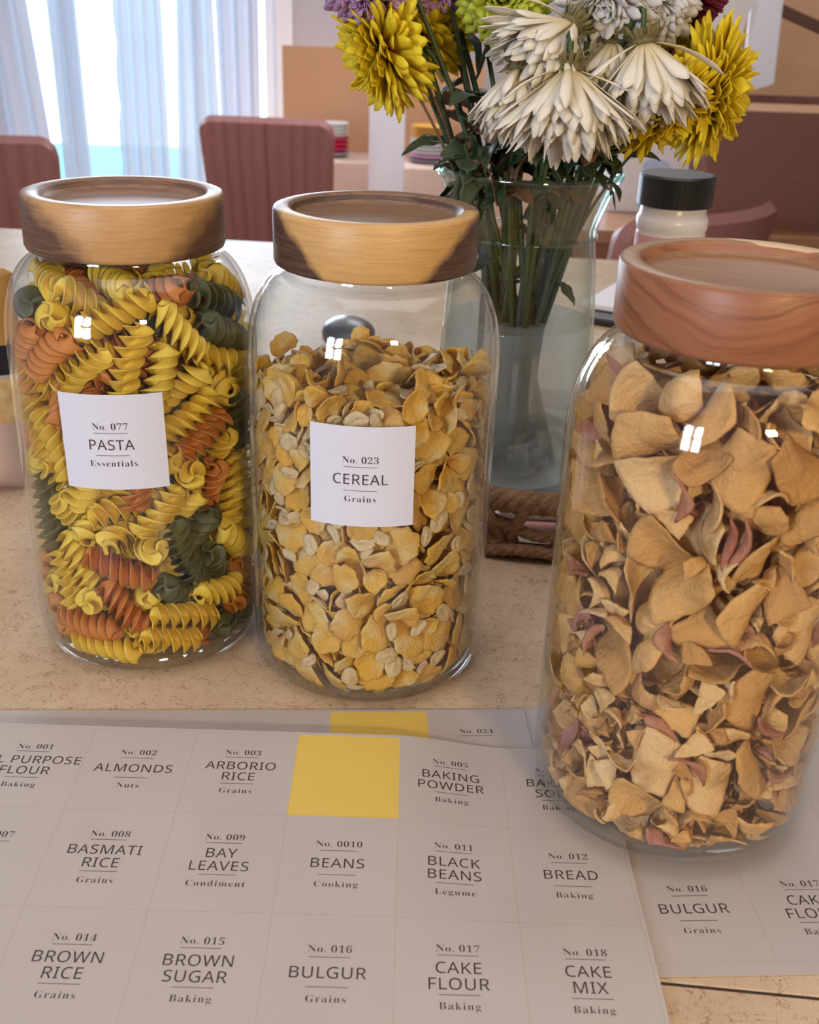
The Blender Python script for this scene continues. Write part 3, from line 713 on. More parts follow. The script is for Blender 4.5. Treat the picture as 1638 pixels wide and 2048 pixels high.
# settled poses of the pieces: kind, position, rotation
PACK = {
 'pasta': [
  16,32,-434,1783,49,-12,31,-10,14,-124,-458,1544,25,-24,-49,4,16,197,-440,1473,50,0,12,31,14,91,-469,1588,9,-9,-59,4,14,-124,-465,1016,25,-14,14,-51,16,300,-369,1292,26,50,-12,-18,
  16,-48,-468,1230,38,8,-44,-9,14,-269,-393,1588,30,-9,25,-45,14,-25,-470,565,31,14,48,10,16,263,-404,624,4,12,58,7,15,295,-359,1695,21,20,2,-53,15,176,-446,858,5,55,12,-20,
  16,-213,-419,229,41,10,42,-11,14,448,-141,1643,51,26,-15,11,14,420,-126,1786,29,-50,6,-12,15,91,-474,1036,1,-50,-33,1,14,-283,-386,1164,2,49,-30,16,14,251,-401,270,32,-41,26,-17,
  14,-2,-219,1869,42,31,28,-1,15,-30,-480,362,20,-19,-5,53,14,465,-116,869,55,-11,6,20,16,-140,-424,109,29,-18,39,-30,15,372,-304,1198,35,-29,-1,-39,14,-89,-328,1792,22,12,51,18,
  15,385,-280,355,12,31,24,-44,14,259,-330,1430,27,-23,14,-46,15,177,-430,152,34,-8,48,11,16,20,-405,862,41,-33,24,-16,16,-314,-153,1871,15,4,-39,-43,14,-103,-357,1376,43,-39,11,9,
  14,456,-148,583,55,21,-9,8,16,171,-230,1834,23,-14,33,-42,14,-83,267,1880,28,-20,41,-26,16,20,-367,740,45,-31,25,8,15,-238,-419,576,28,8,-7,-52,16,32,-355,1368,41,42,-9,8,
  14,161,-351,1051,21,-5,28,-48,15,-311,-368,447,7,59,4,8,16,63,-363,624,27,-49,1,21,16,-377,-291,775,5,60,-1,5,16,359,-220,878,14,-41,-42,-2,16,336,-215,1559,41,28,-17,-29,
  16,296,-285,669,43,-3,19,-37,15,478,-74,1193,2,-24,-55,-4,15,-399,-254,1608,43,23,0,35,15,-248,-290,1737,47,36,4,2,16,421,72,1800,26,-47,26,8,15,205,-365,397,54,25,-4,5,
  14,363,-215,481,1,6,-55,-24,15,-405,-258,1196,47,-6,-16,-33,14,-416,-156,1751,35,-39,-28,-10,15,412,-103,1411,24,44,-18,28,15,277,-282,1014,15,-32,32,37,16,370,-138,1024,17,-41,-40,2,
  14,-244,-330,1391,20,47,-26,15,16,474,54,1440,28,-1,-3,-53,16,100,43,1800,15,51,21,-18,16,471,-18,242,41,-40,14,11,16,-147,-331,329,13,-32,-37,-32,14,-117,-352,773,11,39,31,-32,
  15,-261,-339,780,15,-25,51,13,14,342,-121,109,44,30,27,-1,16,-210,-104,1819,4,13,-38,-45,15,-58,-344,953,31,26,14,42,15,235,-313,811,24,18,5,52,16,84,-320,1493,42,28,-32,-4,
  16,35,-319,307,15,0,25,-52,16,-264,-285,921,20,-12,54,13,16,416,24,355,32,34,-11,36,14,-442,-191,709,17,-5,4,57,15,42,-339,1619,16,37,18,40,14,-342,-239,1337,17,-22,53,3,
  16,480,64,907,16,54,20,-2,14,-469,-94,1472,12,49,32,-4,14,-354,-142,219,27,-2,-40,36,14,-458,-138,954,23,5,27,-48,14,87,-201,1675,25,-51,-4,19,14,135,423,1753,1,-47,16,34,
  15,432,14,676,10,-29,32,40,16,37,-344,483,11,-46,-17,33,14,-379,175,1826,6,22,34,-44,15,-322,-264,326,31,26,-4,-44,15,-355,-166,479,2,-40,-24,38,14,451,54,119,41,43,5,1,
  15,17,-338,1241,33,-25,38,-20,14,-47,-282,1114,27,-43,7,31,15,224,-156,1734,27,41,-12,33,14,-104,-332,192,36,-9,-45,-15,16,314,239,1721,8,37,-46,9,16,-31,-267,103,31,-3,-41,-30,
  14,290,-229,210,44,-7,9,39,14,-298,-203,113,6,-20,-36,43,16,357,34,531,44,3,39,13,14,-476,-30,1032,42,20,19,-33,16,-249,-250,1082,47,-24,-29,-1,15,276,-241,1256,5,-21,-18,-53,
  14,-345,-129,349,4,41,10,-42,14,128,-156,839,14,-51,12,25,16,-111,-212,1253,25,50,-7,-20,14,415,38,1099,53,-15,14,-19,16,441,187,1476,4,32,51,-2,16,158,-198,226,8,-14,-39,-42,
  15,175,-210,1129,23,21,35,38,16,164,-75,1366,20,-19,-52,10,14,-478,-9,332,19,50,26,-7,16,250,25,1778,42,35,-2,25,14,-103,-219,1691,27,50,1,-18,16,-478,-84,586,2,36,-48,3,
  14,208,-197,1366,4,24,4,55,14,-151,-228,608,5,4,41,-44,16,330,159,550,49,-6,34,5,15,354,-3,1678,46,38,1,-9,16,-30,325,1748,18,-13,-13,-54,15,432,211,745,51,26,5,16,
  16,435,207,356,9,6,-11,58,14,36,-173,660,24,15,-34,-41,14,-468,-26,1323,52,-18,8,22,15,158,-86,104,38,41,7,21,14,-34,-156,368,47,24,28,-5,14,327,-9,762,11,35,-47,-4,
  16,-469,104,1593,1,-4,-59,-10,15,70,23,1358,14,-37,-35,28,14,215,-18,1199,34,-50,0,0,16,-39,-153,520,45,-31,8,-23,15,289,205,1178,2,-20,30,48,16,-60,-255,1515,24,43,-2,-35,
  14,-465,85,1249,18,57,3,-3,15,309,-55,1122,39,-16,11,-41,16,-259,-250,536,59,-9,-8,0,15,-450,-56,126,11,-2,49,-33,15,73,-188,109,20,38,-18,38,14,115,-81,477,36,27,23,-31,
  15,108,238,1733,27,11,44,29,15,-190,-194,1567,47,27,-18,-19,14,-104,446,1721,5,-54,-22,-14,15,-125,0,1767,26,15,-49,-17,16,66,213,1454,34,-30,-12,38,14,24,16,1606,33,14,-48,9,
  15,269,13,1314,20,7,-42,-38,15,-297,-78,1173,11,-27,41,-32,15,-302,82,1747,48,-21,26,11,14,104,-132,1001,1,-47,-19,-32,15,291,-119,557,54,2,13,-22,14,376,288,1260,33,45,20,9,
  16,208,135,1027,9,7,36,47,15,31,-4,954,40,43,-2,-10,14,302,195,1313,31,31,40,-7,14,-9,-69,1158,31,22,33,-33,15,330,8,1552,8,-3,45,39,16,-206,-85,709,23,2,39,-40,
  14,-243,-98,1642,37,24,-37,-16,16,305,294,305,16,52,23,-9,15,217,431,402,49,-4,1,35,14,-109,167,1738,39,-10,-33,-29,15,96,473,269,55,-1,4,-24,16,28,478,926,13,-16,0,56,
  16,-100,426,934,18,35,45,5,15,-378,301,955,60,-3,4,0,16,-186,436,809,37,-12,-32,32,15,-293,364,1691,7,-41,-42,11,16,192,371,911,5,-49,-27,22,16,369,308,1524,3,46,-37,10,
  15,-279,389,1049,2,-19,57,0,14,-356,297,137,15,-17,-38,41,15,-227,426,396,25,10,18,50,14,-406,206,267,42,-32,28,8,14,-417,237,1593,21,-1,-8,56,15,67,478,575,51,-3,9,-30,
  15,-393,257,401,26,43,15,-28,15,208,436,708,4,14,-58,-2,15,-416,32,541,21,-5,45,-33,15,62,475,1512,1,-27,53,-1,15,-143,458,1440,18,21,17,50,16,-263,402,1518,8,57,7,-14,
  14,-407,255,631,8,59,3,-4,15,-403,255,1171,51,-22,22,8,14,188,377,1123,9,51,26,-13,14,294,363,156,32,-37,1,34,15,374,292,1117,37,-9,-37,-28,14,257,405,1540,9,-10,1,59,
  16,-199,376,554,51,-14,14,25,15,-183,384,245,43,-20,25,27,15,-316,367,627,55,-6,9,21,15,-84,476,1287,54,-1,21,13,15,310,368,634,3,10,-59,-2,16,93,476,1123,58,-5,-9,13,
 ],
 'cereal': [
  11,71,-481,1101,43,28,25,-19,11,-92,-481,1331,30,28,29,-33,11,150,-496,844,27,-17,39,32,9,-158,-468,1127,28,17,-34,37,12,-10,-508,964,23,11,39,-38,11,61,-492,1419,5,14,53,25,
  9,283,-430,548,41,-41,5,13,11,63,-509,406,38,-26,-38,-7,11,72,-32,1473,47,-36,-8,0,11,203,-471,357,23,-11,-52,-15,12,277,-425,1310,43,41,4,11,8,195,-469,1498,28,40,-5,34,
  12,-77,-519,450,33,-33,-33,-18,11,-349,-381,853,1,30,43,28,12,186,-483,1389,16,-20,44,31,9,283,-413,1053,0,40,-41,-17,12,31,-504,227,35,38,-19,23,8,-55,-515,1219,15,0,53,23,
  12,-101,-514,681,34,-6,39,30,12,-174,-476,348,23,23,31,-40,9,-234,-455,446,36,-28,37,11,9,-3,-509,550,36,-3,-33,-34,12,249,-306,1536,51,19,24,-9,11,-389,-253,1491,16,-27,-49,-15,
  12,164,-474,727,30,-51,-2,-8,8,-163,-455,1471,30,46,11,21,11,356,-377,333,12,24,-42,-34,9,55,-505,763,51,-25,0,-19,8,-239,-443,940,37,35,-30,12,8,-147,-474,798,7,-7,41,-43,
  9,324,-348,1413,49,13,-26,19,8,258,-451,1161,2,29,-32,-42,8,-442,244,1531,48,-30,-12,17,12,-307,-384,1032,25,-7,-33,43,10,130,-499,1266,9,-26,-36,-40,12,53,-342,1476,32,10,1,49,
  10,47,-512,683,21,-49,-26,-10,9,168,-479,468,53,-26,1,-12,9,359,-362,678,52,-27,-14,0,11,-280,-429,727,39,-40,11,-19,8,-374,-364,1103,12,-36,-37,-28,11,-335,-392,256,35,-38,17,-25,
  12,-47,250,1476,10,-37,-44,-15,12,-291,-409,568,15,40,19,-38,9,137,-463,1213,22,-29,-44,-19,10,-220,-467,1525,33,-11,-26,-42,10,-186,-481,684,35,-47,3,12,8,383,-331,1293,38,31,34,-1,
  8,-351,-369,1518,2,-37,-22,42,11,338,-392,788,47,-24,-18,21,9,67,-475,147,16,22,31,-43,9,412,-275,504,2,33,-17,47,9,484,-166,430,24,-48,8,25,18,-47,-529,1448,42,42,-10,7,
  8,479,18,1515,53,-19,6,19,10,401,-315,1193,10,20,-44,34,12,-26,-501,343,4,-18,47,32,12,426,-270,1163,39,-39,-23,0,11,-401,-327,348,51,-26,9,-17,13,-31,-521,1385,35,-48,-5,-2,
  8,-353,-383,450,1,20,32,47,8,405,-267,784,40,44,0,5,10,108,-489,980,23,17,36,-38,8,-437,-286,489,17,20,46,29,9,346,-374,1147,30,27,-38,-23,11,250,-394,961,19,-47,3,33,
  8,-66,-90,1466,46,28,9,25,12,178,-445,136,37,46,-13,0,12,295,-410,116,5,8,-36,-47,11,-281,-420,122,47,-28,23,-11,10,67,-510,1278,37,4,-37,-30,13,-184,-489,1031,1,-10,-53,-26,
  9,403,-295,927,27,34,4,41,9,471,-200,777,28,-47,7,24,8,-21,-495,1132,17,-31,41,25,13,-269,-441,1438,43,11,-30,27,9,-390,-291,136,40,40,-20,-4,8,-274,-422,1152,26,12,53,7,
  18,109,-518,285,39,-44,-9,6,9,-326,-361,1406,7,36,0,-48,8,164,-466,1071,39,-44,8,-6,13,-206,-467,1392,16,3,26,-52,10,-75,-513,794,41,-23,-12,-35,9,-383,-322,637,34,-20,26,-37,
  18,-128,-510,980,37,-44,14,-10,11,-138,-167,1531,13,-40,-3,43,18,-63,-526,162,30,-28,29,32,18,140,-508,220,13,-32,38,31,18,-252,-469,825,23,39,19,-35,10,-307,-414,1214,35,-40,12,-24,
  18,323,-417,941,34,37,-11,31,18,-346,-402,1291,39,37,-27,2,18,-11,-521,875,0,1,27,-53,13,436,-278,1425,4,-27,28,-45,9,106,380,1441,35,46,-16,1,9,-352,-76,1461,34,45,13,17,
  10,512,-7,1420,20,-53,5,20,13,-91,507,1514,41,-37,-23,-6,13,-365,-361,1216,30,-40,22,24,8,-73,-496,215,46,-15,-31,-18,10,-394,-333,1284,41,-37,21,11,8,354,163,1509,26,2,-54,-2,
  8,252,-426,648,8,45,-30,25,8,125,-489,597,8,17,-25,-51,8,-45,-462,698,31,4,-37,35,8,-413,-266,1229,46,29,-16,19,13,278,-427,1424,42,-7,22,-36,10,388,243,1509,10,5,35,47,
  17,33,-528,1438,26,26,-35,32,11,-161,-450,109,28,12,32,41,10,-41,-422,1448,32,45,1,24,12,85,37,1513,29,-4,30,43,13,363,-367,1012,10,21,-26,49,18,365,-386,452,40,31,31,-5,
  10,325,-345,1536,47,-24,5,29,11,-108,-230,1421,2,15,-52,-25,12,-474,-211,1341,11,41,34,24,13,300,-418,401,39,44,7,6,11,415,-291,124,44,4,-36,-18,12,445,-281,311,41,-17,-38,14,
  13,-343,34,1509,25,11,24,-47,18,160,-497,569,14,-25,22,48,8,-136,23,1460,33,16,30,-37,19,70,-521,897,32,-49,13,5,13,83,-515,518,13,-29,19,48,17,267,-460,883,13,-37,28,36,
  8,-462,-211,1226,27,-43,-21,-25,12,408,-258,1070,31,-28,-43,7,11,-507,-105,670,8,-41,-17,-39,18,-394,-311,1447,27,-34,-30,-28,9,-176,87,1442,31,21,28,-37,17,128,-514,417,33,28,31,-27,
  19,-144,-504,1431,27,48,-15,18,11,-33,418,1482,25,39,-38,3,13,-522,15,1501,2,45,-20,35,11,-123,-424,875,34,41,23,-14,19,-71,-524,1041,25,-41,-23,-27,12,435,-205,1288,31,35,-36,-10,
  10,500,107,1522,30,-12,42,28,18,-88,-494,565,17,16,-43,-35,19,170,-496,1111,21,-26,-47,-16,17,250,-464,409,24,9,33,-43,10,-160,-457,1227,38,29,-35,9,13,267,-445,242,43,-37,-18,5,
  11,-202,-414,247,15,53,-19,-15,17,-142,-509,907,27,44,9,-28,17,346,-399,210,40,37,-1,26,12,-431,1,1442,9,1,-30,51,10,306,-411,1494,21,-37,-11,41,8,505,-137,867,25,-36,4,41,
  17,-349,-400,1146,11,11,37,45,11,474,-127,1257,28,-9,-46,25,17,-91,-520,1107,39,16,-40,16,19,-238,-470,615,19,-42,-30,-24,17,-258,-459,208,2,-21,-24,51,19,199,-483,221,4,-16,-49,-30,
  19,-318,-407,931,7,6,-43,-41,11,-423,-174,604,25,36,-30,-28,12,462,-184,184,12,-30,20,-46,13,368,-356,593,53,-19,11,19,19,-397,-349,1419,18,-50,-4,-28,18,467,-256,1057,5,40,-11,43,
  10,499,-103,1419,36,12,21,42,18,461,-249,613,2,-33,37,-33,12,-204,-401,1063,44,35,-20,8,18,-263,-427,1287,38,16,17,-40,18,477,-165,1339,37,7,-9,46,9,-450,-186,938,7,41,-25,-35,
  8,-440,-235,243,51,-19,24,3,11,174,-416,511,49,-12,-30,-12,17,-219,-480,1272,18,-4,-50,27,19,410,-331,789,22,40,-15,36,10,-240,188,1465,31,36,35,-11,19,212,-480,1228,26,51,5,18,
  13,263,418,1456,19,-50,25,10,10,-433,-279,1145,7,-52,-1,-29,12,-522,-56,859,2,-48,-15,-33,18,481,-218,239,17,33,-33,-33,18,-368,-359,907,26,-9,-17,50,17,-352,-394,733,42,36,-13,-18,
  10,-260,-296,1538,31,31,-40,-7,13,-407,-326,230,28,11,51,8,13,-160,498,1452,10,7,26,-53,13,-340,360,1449,22,20,-38,36,10,50,402,1515,15,23,-52,14,13,455,-253,691,23,-44,-25,24,
  11,240,224,1470,13,46,31,20,13,519,-48,1009,34,28,-40,4,11,16,-405,1321,19,-56,-10,3,17,-144,-313,1506,25,2,0,-54,8,-251,-402,1507,54,-17,-2,19,18,304,42,1512,55,5,-11,-21,
  19,-399,-347,994,40,-20,35,19,8,430,131,1505,28,-19,-48,14,18,222,22,1509,1,7,55,-24,13,515,-86,592,47,3,-32,20,11,-398,-244,957,26,-10,50,-18,11,-426,-216,1121,22,-52,7,-20,
  19,-412,-300,1361,54,-23,-11,-9,17,395,-351,1429,47,25,23,14,17,30,-490,1463,18,14,44,34,10,-497,-117,542,38,-27,-37,8,8,-501,-149,175,47,4,37,-3,13,43,-161,1469,8,14,-18,-55,
  8,130,-439,980,47,-33,16,7,13,379,-354,1513,5,31,-6,-51,19,475,-226,895,24,42,2,36,12,-189,-425,1357,23,-27,48,-8,13,-96,-288,1443,21,-52,19,-11,13,-101,-492,912,12,37,3,45,
  19,409,-330,1014,32,28,34,-26,19,-255,-443,1316,46,0,16,-36,19,267,-445,183,24,-17,52,2,17,189,-475,1285,15,-27,-20,-47,19,-5,-519,826,23,-52,-4,-19,13,-449,-255,684,20,-38,-29,30,
  11,286,-342,1273,41,29,2,32,11,-410,-221,1039,4,-39,-45,-4,13,411,-162,1422,5,15,-36,-45,9,-500,10,542,17,-14,14,-54,17,407,-18,1460,40,-4,-13,42,12,402,-253,686,3,-41,29,32,
  18,167,-236,1473,6,-50,-33,5,17,-15,-178,1469,30,-38,-9,-34,13,-456,-253,192,39,-12,32,30,19,-193,-489,579,39,-7,30,34,13,-226,-373,152,52,-6,25,-16,9,-155,-325,444,33,35,-23,27,
  17,-205,-480,538,19,-5,-56,8,17,-440,-285,834,28,42,-31,9,17,447,-255,410,13,-6,-55,-19,13,449,-79,1468,27,-28,-21,41,11,-31,-474,994,50,-27,8,17,12,459,-153,1040,11,-25,-1,-54,
  10,-145,-471,556,11,49,2,33,18,476,-230,517,4,-43,7,41,11,98,-257,1421,49,8,3,-34,19,-229,-473,1227,18,50,1,-28,9,-124,-401,237,23,-14,9,-53,10,-222,-207,1486,29,12,-25,-44,
  18,31,-493,1249,24,-17,15,-50,11,317,-282,587,20,5,-40,-40,10,-306,-303,227,34,-17,42,21,13,95,-128,1433,28,-5,-20,49,9,-238,-393,346,57,1,17,5,11,-500,-138,1170,33,-3,49,9,
  19,505,-148,260,39,14,40,-17,19,-494,-184,1411,22,37,10,-41,17,451,-243,857,17,-21,-54,3,11,234,-299,836,33,38,30,-12,17,-441,-291,1401,14,-25,-44,29,18,-479,-225,557,42,-27,30,-15,
  10,160,490,1446,44,28,-29,-9,9,21,-455,877,12,22,32,-44,12,-484,-149,295,25,-32,8,-43,13,-392,120,1478,27,5,21,-49,18,-96,-443,1424,43,-4,-41,-10,9,-403,-289,737,31,-15,3,-49,
  18,-285,-416,1358,48,-11,-34,7,10,-350,-341,531,50,-29,8,-13,12,37,-422,418,33,-31,14,37,12,302,-364,875,28,47,25,5,10,514,-48,1140,14,-31,-38,32,8,-495,-141,432,11,-39,16,-41,
  12,-435,-195,737,50,-7,11,31,8,-127,376,1432,51,8,12,-28,8,357,221,1432,52,11,24,-14,13,-263,452,1450,20,50,6,25,17,-31,-498,89,11,0,-25,-54,9,43,-424,640,4,-59,-5,10,
  13,422,40,1437,9,10,26,52,13,215,344,1457,57,-17,-7,8,8,-311,-9,1430,1,12,35,-48,18,504,-163,1290,29,-36,-28,26,18,-411,-301,1045,47,21,-25,19,11,-198,-394,811,5,58,-9,-13,
  18,-526,-67,1454,6,-45,6,-38,19,-424,-304,266,12,27,48,-21,10,-503,-128,920,27,-4,53,-6,13,485,-180,1390,28,28,30,34,18,-270,77,1460,2,-56,14,-18,13,-147,-474,460,17,-24,-20,-48,
  13,-495,-139,1464,30,-14,-41,29,10,161,179,1459,9,-41,-21,-37,17,-216,439,1459,31,30,23,35,13,-24,516,1466,15,-15,40,39,19,458,-221,1000,2,-17,-48,-31,17,507,-159,552,20,35,-22,-39,
  17,-485,-208,640,1,-40,-3,44,17,-368,-371,297,27,-40,22,-28,19,257,-429,705,50,-28,3,17,13,185,-6,1479,22,17,52,-10,18,-200,-122,1464,41,4,43,-4,13,230,463,1437,10,-20,-35,-43,
  12,-168,-413,590,9,39,-42,14,13,-476,-178,812,26,-37,39,-4,12,325,39,1461,53,-3,-10,-26,17,-248,-441,1365,22,24,10,-49,11,501,-56,297,2,53,2,-29,9,-75,-423,475,29,35,33,-23,
  17,-382,-358,946,5,-22,-54,15,9,-341,282,1460,2,42,40,-14,12,280,-296,1132,11,14,-57,1,9,488,-46,1336,35,10,21,43,18,-277,-378,1314,2,10,-26,53,17,-475,-232,1429,42,1,-43,4,
  10,252,-405,450,10,-31,37,34,12,391,-276,1404,19,-15,-53,16,17,-430,-145,319,1,-51,27,15,10,478,-187,325,10,44,-16,-36,18,-245,314,1446,2,-24,-27,-48,18,363,-235,81,25,1,47,-28,
  8,287,-345,695,44,-29,-12,26,12,215,-351,692,1,-21,30,47,19,-177,-468,1297,29,-22,-7,47,10,-315,138,1456,10,-21,-29,-47,10,505,-107,496,23,14,-28,-46,8,-169,174,1465,23,-44,-5,-33,
  19,178,287,1459,4,4,-52,-29,19,394,-221,152,39,-45,-1,7,11,446,-125,270,42,-9,-41,9,12,299,-247,736,41,-27,-27,-21,10,59,473,1473,37,-33,8,33,18,66,-454,540,4,-38,9,-45,
  18,409,-314,408,16,-43,-15,35,18,-294,398,1462,52,10,-22,-17,19,147,62,1406,30,-7,15,49,13,320,-159,1479,30,-6,-43,-28,18,-514,-127,1382,38,-9,-37,28,17,519,-113,1056,31,29,-34,-26,
  18,431,-181,89,48,20,-16,24,9,192,-414,812,44,-21,-5,-34,19,-126,455,1470,5,58,10,-8,13,-341,-260,313,56,-11,9,-17,13,-35,-426,604,51,-6,27,-15,12,-488,-77,1006,4,47,-13,34,
  18,-99,-384,1435,16,48,12,30,9,-295,-224,1404,54,24,9,4,17,348,-288,545,46,-33,-14,-15,18,-390,-265,1342,18,-8,37,43,13,-504,-117,765,48,-6,-34,12,17,-511,-118,1322,7,49,20,28,
  13,-335,92,1503,37,9,-14,44,9,459,-141,1159,14,55,-16,-11,9,488,-48,815,41,24,37,-4,19,-512,-127,264,51,-6,30,10,18,-478,216,1446,16,50,2,29,10,161,-404,1456,22,55,4,-9,
  17,-127,-246,1482,44,7,1,40,18,402,-233,1448,47,-3,7,36,9,-277,-311,82,25,-13,25,47,17,524,-11,1242,2,43,30,28,13,-218,-418,1453,15,-45,37,-4,13,153,-278,462,32,-42,-23,15,
  10,257,-348,556,36,38,-7,27,12,142,-400,686,7,4,-32,50,13,406,-252,241,4,51,-5,-31,13,-43,138,1428,32,-50,0,7,13,508,75,1438,0,27,6,53,9,-501,30,1260,20,8,54,-14,
  17,-329,-357,1158,25,12,-4,53,12,106,-24,1390,19,-36,32,-30,9,-270,-319,488,4,33,13,-48,10,-492,135,1463,2,-52,-15,26,13,-137,-337,1473,10,43,-41,-6,17,531,-13,919,42,-20,-33,18,
  12,460,-166,923,35,17,-41,-20,17,95,-481,316,27,-53,-6,5,10,-446,-226,857,3,44,19,36,12,340,-318,410,47,-13,-10,33,9,289,175,1405,6,-24,27,-48,19,515,-103,663,25,38,30,24,
  10,-90,169,1418,16,-51,23,16,17,-439,134,1472,55,5,22,8,10,-210,-390,505,44,-20,33,-12,18,516,-80,1245,33,5,-50,-1,17,81,-481,1327,3,7,-19,-56,18,-385,-302,1322,18,46,-33,7,
  13,-209,-48,1432,9,-41,14,40,19,246,-355,1459,26,-18,9,-50,17,509,-99,173,45,-21,18,28,19,423,181,1425,27,36,-38,9,19,368,-47,1447,36,17,21,40,8,301,-379,249,31,-42,17,24,
  18,445,244,1445,39,9,33,-30,12,41,-421,791,35,-29,28,28,17,-520,-92,330,6,42,-6,-42,17,459,-208,1421,30,17,32,37,17,-477,-163,520,22,41,34,15,18,-281,-296,152,19,-2,26,51,
  10,473,199,1489,42,-4,-41,13,8,-325,-316,961,43,32,23,14,10,-444,-201,482,11,29,35,37,10,-380,-261,555,52,-16,25,-4,9,-280,-333,1271,6,4,25,-54,8,-203,-369,1179,24,46,-12,-28,
  10,431,-193,1367,40,-6,12,43,18,460,-58,194,40,-21,38,10,11,342,-207,468,11,46,-16,33,13,182,110,1431,57,18,2,4,10,-91,-449,306,27,25,-12,46,11,-46,-352,543,12,58,-2,-9,
  17,520,40,1286,32,-39,-7,32,11,-450,-97,1326,18,-54,-10,-15,12,337,-209,1057,5,-57,-14,13,17,329,329,1481,33,-15,10,46,13,419,-65,198,11,44,-5,-38,18,-521,-57,388,47,-18,31,-10,
  12,-139,-402,1309,26,-45,30,-4,11,215,-388,131,0,-26,39,37,12,-206,-179,60,40,15,2,42,19,-222,-415,1259,18,-53,15,16,19,-520,-68,1063,35,25,-7,-41,18,374,-128,1426,35,-32,-17,32,
  13,-517,-12,1043,41,32,-22,-20,18,127,-377,618,21,12,-22,50,11,-309,-281,1128,30,21,-26,40,9,512,12,162,7,48,-11,-33,13,-514,-76,457,24,33,35,28,11,276,-221,1178,56,-2,21,3,
  18,112,-354,443,40,4,44,-5,9,93,-406,1359,21,19,31,-42,13,-265,378,1437,6,-53,-1,-27,13,25,-416,556,24,-47,-5,28,10,72,-318,534,26,20,-6,-50,8,201,-77,1420,17,44,-35,12,
  8,386,-246,890,43,-28,-22,21,8,506,32,1029,20,-36,12,-42,17,253,95,1488,29,5,-4,-52,17,456,27,1378,34,49,2,10,11,378,-65,979,31,19,-46,13,12,-266,-116,1389,3,22,-26,49,
  12,396,110,1408,4,-4,-59,7,18,-322,-321,1362,13,34,45,16,11,-73,-346,703,51,30,9,7,17,94,-397,551,15,-1,9,57,17,508,75,1289,44,-9,-25,-31,18,329,-116,1450,26,-52,-11,12,
  9,502,-1,436,22,35,-12,-41,19,-280,-206,106,49,16,-20,23,12,500,15,696,51,-8,-30,7,17,254,-357,620,9,-59,-1,-7,10,-175,-299,85,35,5,25,42,9,-387,-90,401,45,-21,-25,22,
  17,338,406,1443,25,5,-41,35,11,-29,-409,1226,25,54,-10,-3,19,322,354,1432,48,24,13,24,10,-428,-207,1428,1,20,50,26,12,372,-223,1279,4,-28,-29,44,18,-521,-18,332,34,29,-9,-40,
  18,38,-358,1437,55,4,-3,23,17,-156,-92,1440,34,-45,-12,-17,11,-511,53,164,47,-7,24,-28,13,-518,-73,236,42,-15,37,15,9,67,-294,435,26,9,-25,-47,12,-375,-188,501,31,-39,-13,-30,
  18,186,73,1465,3,25,47,28,9,351,-179,983,25,11,-54,3,13,-516,-37,973,49,2,-34,2,18,285,-266,693,46,-31,17,15,18,-355,-255,487,56,-21,-2,6,11,435,-79,101,9,33,49,3,
  8,-433,-182,122,7,41,-18,-39,11,-100,-386,998,14,38,-35,27,8,-433,-204,376,19,27,-49,10,11,124,-330,140,25,-3,-32,-44,18,-407,-160,250,30,-24,23,-40,18,440,110,1437,2,9,10,58,
  8,-128,-387,389,14,57,-6,-9,19,-156,-383,1450,6,13,21,55,13,-180,427,1428,42,13,29,29,12,207,-377,1392,32,-50,10,0,13,-240,-275,464,14,36,17,-42,10,468,-13,939,5,6,35,-48,
  10,-486,-24,274,51,13,-27,-10,17,-131,-336,1408,34,-21,-23,38,17,202,-444,199,22,55,-1,-11,17,402,-59,1419,23,-29,46,-7,9,185,-347,1120,5,-59,-5,-5,9,-98,-323,86,21,-11,10,-54,
  12,415,-149,567,24,-34,26,-35,19,-319,-315,391,35,-20,34,28,13,495,143,1394,43,-11,40,-2,17,-360,-266,255,15,-38,26,35,18,-286,-331,1195,24,-32,44,9,18,170,-422,1145,4,-1,60,6,
  19,219,-435,1247,18,19,26,47,17,-90,293,1449,57,14,-3,11,11,-369,-110,824,56,14,-17,-6,9,170,-299,562,28,45,17,23,19,-424,-195,423,38,-12,21,-40,11,-475,61,760,21,37,-41,-8,
  13,-386,-219,639,25,0,-53,-14,19,116,450,1472,34,19,-19,-42,13,341,-320,212,10,-29,38,35,12,461,-157,620,15,46,12,33,9,-357,-3,290,16,-52,-15,19,18,-49,-432,60,38,-4,11,45,
  18,204,85,1363,33,26,-8,42,11,421,-26,1114,16,55,-15,-6,11,-367,-167,1361,18,-49,-29,-5,17,10,-86,1421,37,17,40,19,10,-202,-384,1413,4,14,-57,-12,13,353,-168,1092,40,-20,-2,-40,
  8,436,-116,437,31,-43,8,27,10,320,-328,490,35,-17,32,33,12,351,-135,162,29,-1,-15,-50,19,-403,-216,295,25,8,-54,3,17,-471,-50,1460,1,-13,-58,-2,9,-41,-386,140,1,2,-10,-59,
  17,241,-404,1216,0,-28,52,13,12,308,-326,124,35,-3,-45,-19,19,-502,-104,112,54,-3,25,4,12,-32,-97,1373,30,15,-44,-24,11,-24,-75,356,59,-8,0,3,18,502,88,1354,9,-19,-34,45,
  19,351,-361,174,54,-12,-19,14,18,-306,-246,551,43,0,26,33,18,408,5,246,45,23,-32,-1,18,503,-88,715,12,26,-51,-11,17,-525,-56,1310,33,30,-15,-37,17,-89,521,1427,22,-23,-31,-40,
  17,195,-114,447,13,-27,3,52,10,249,-190,1374,43,-34,-11,21,9,453,-12,1234,16,33,11,-46,13,-145,-303,315,0,37,37,-30,12,-246,-371,1014,27,-8,51,15,13,-239,-54,355,9,33,-44,-22,
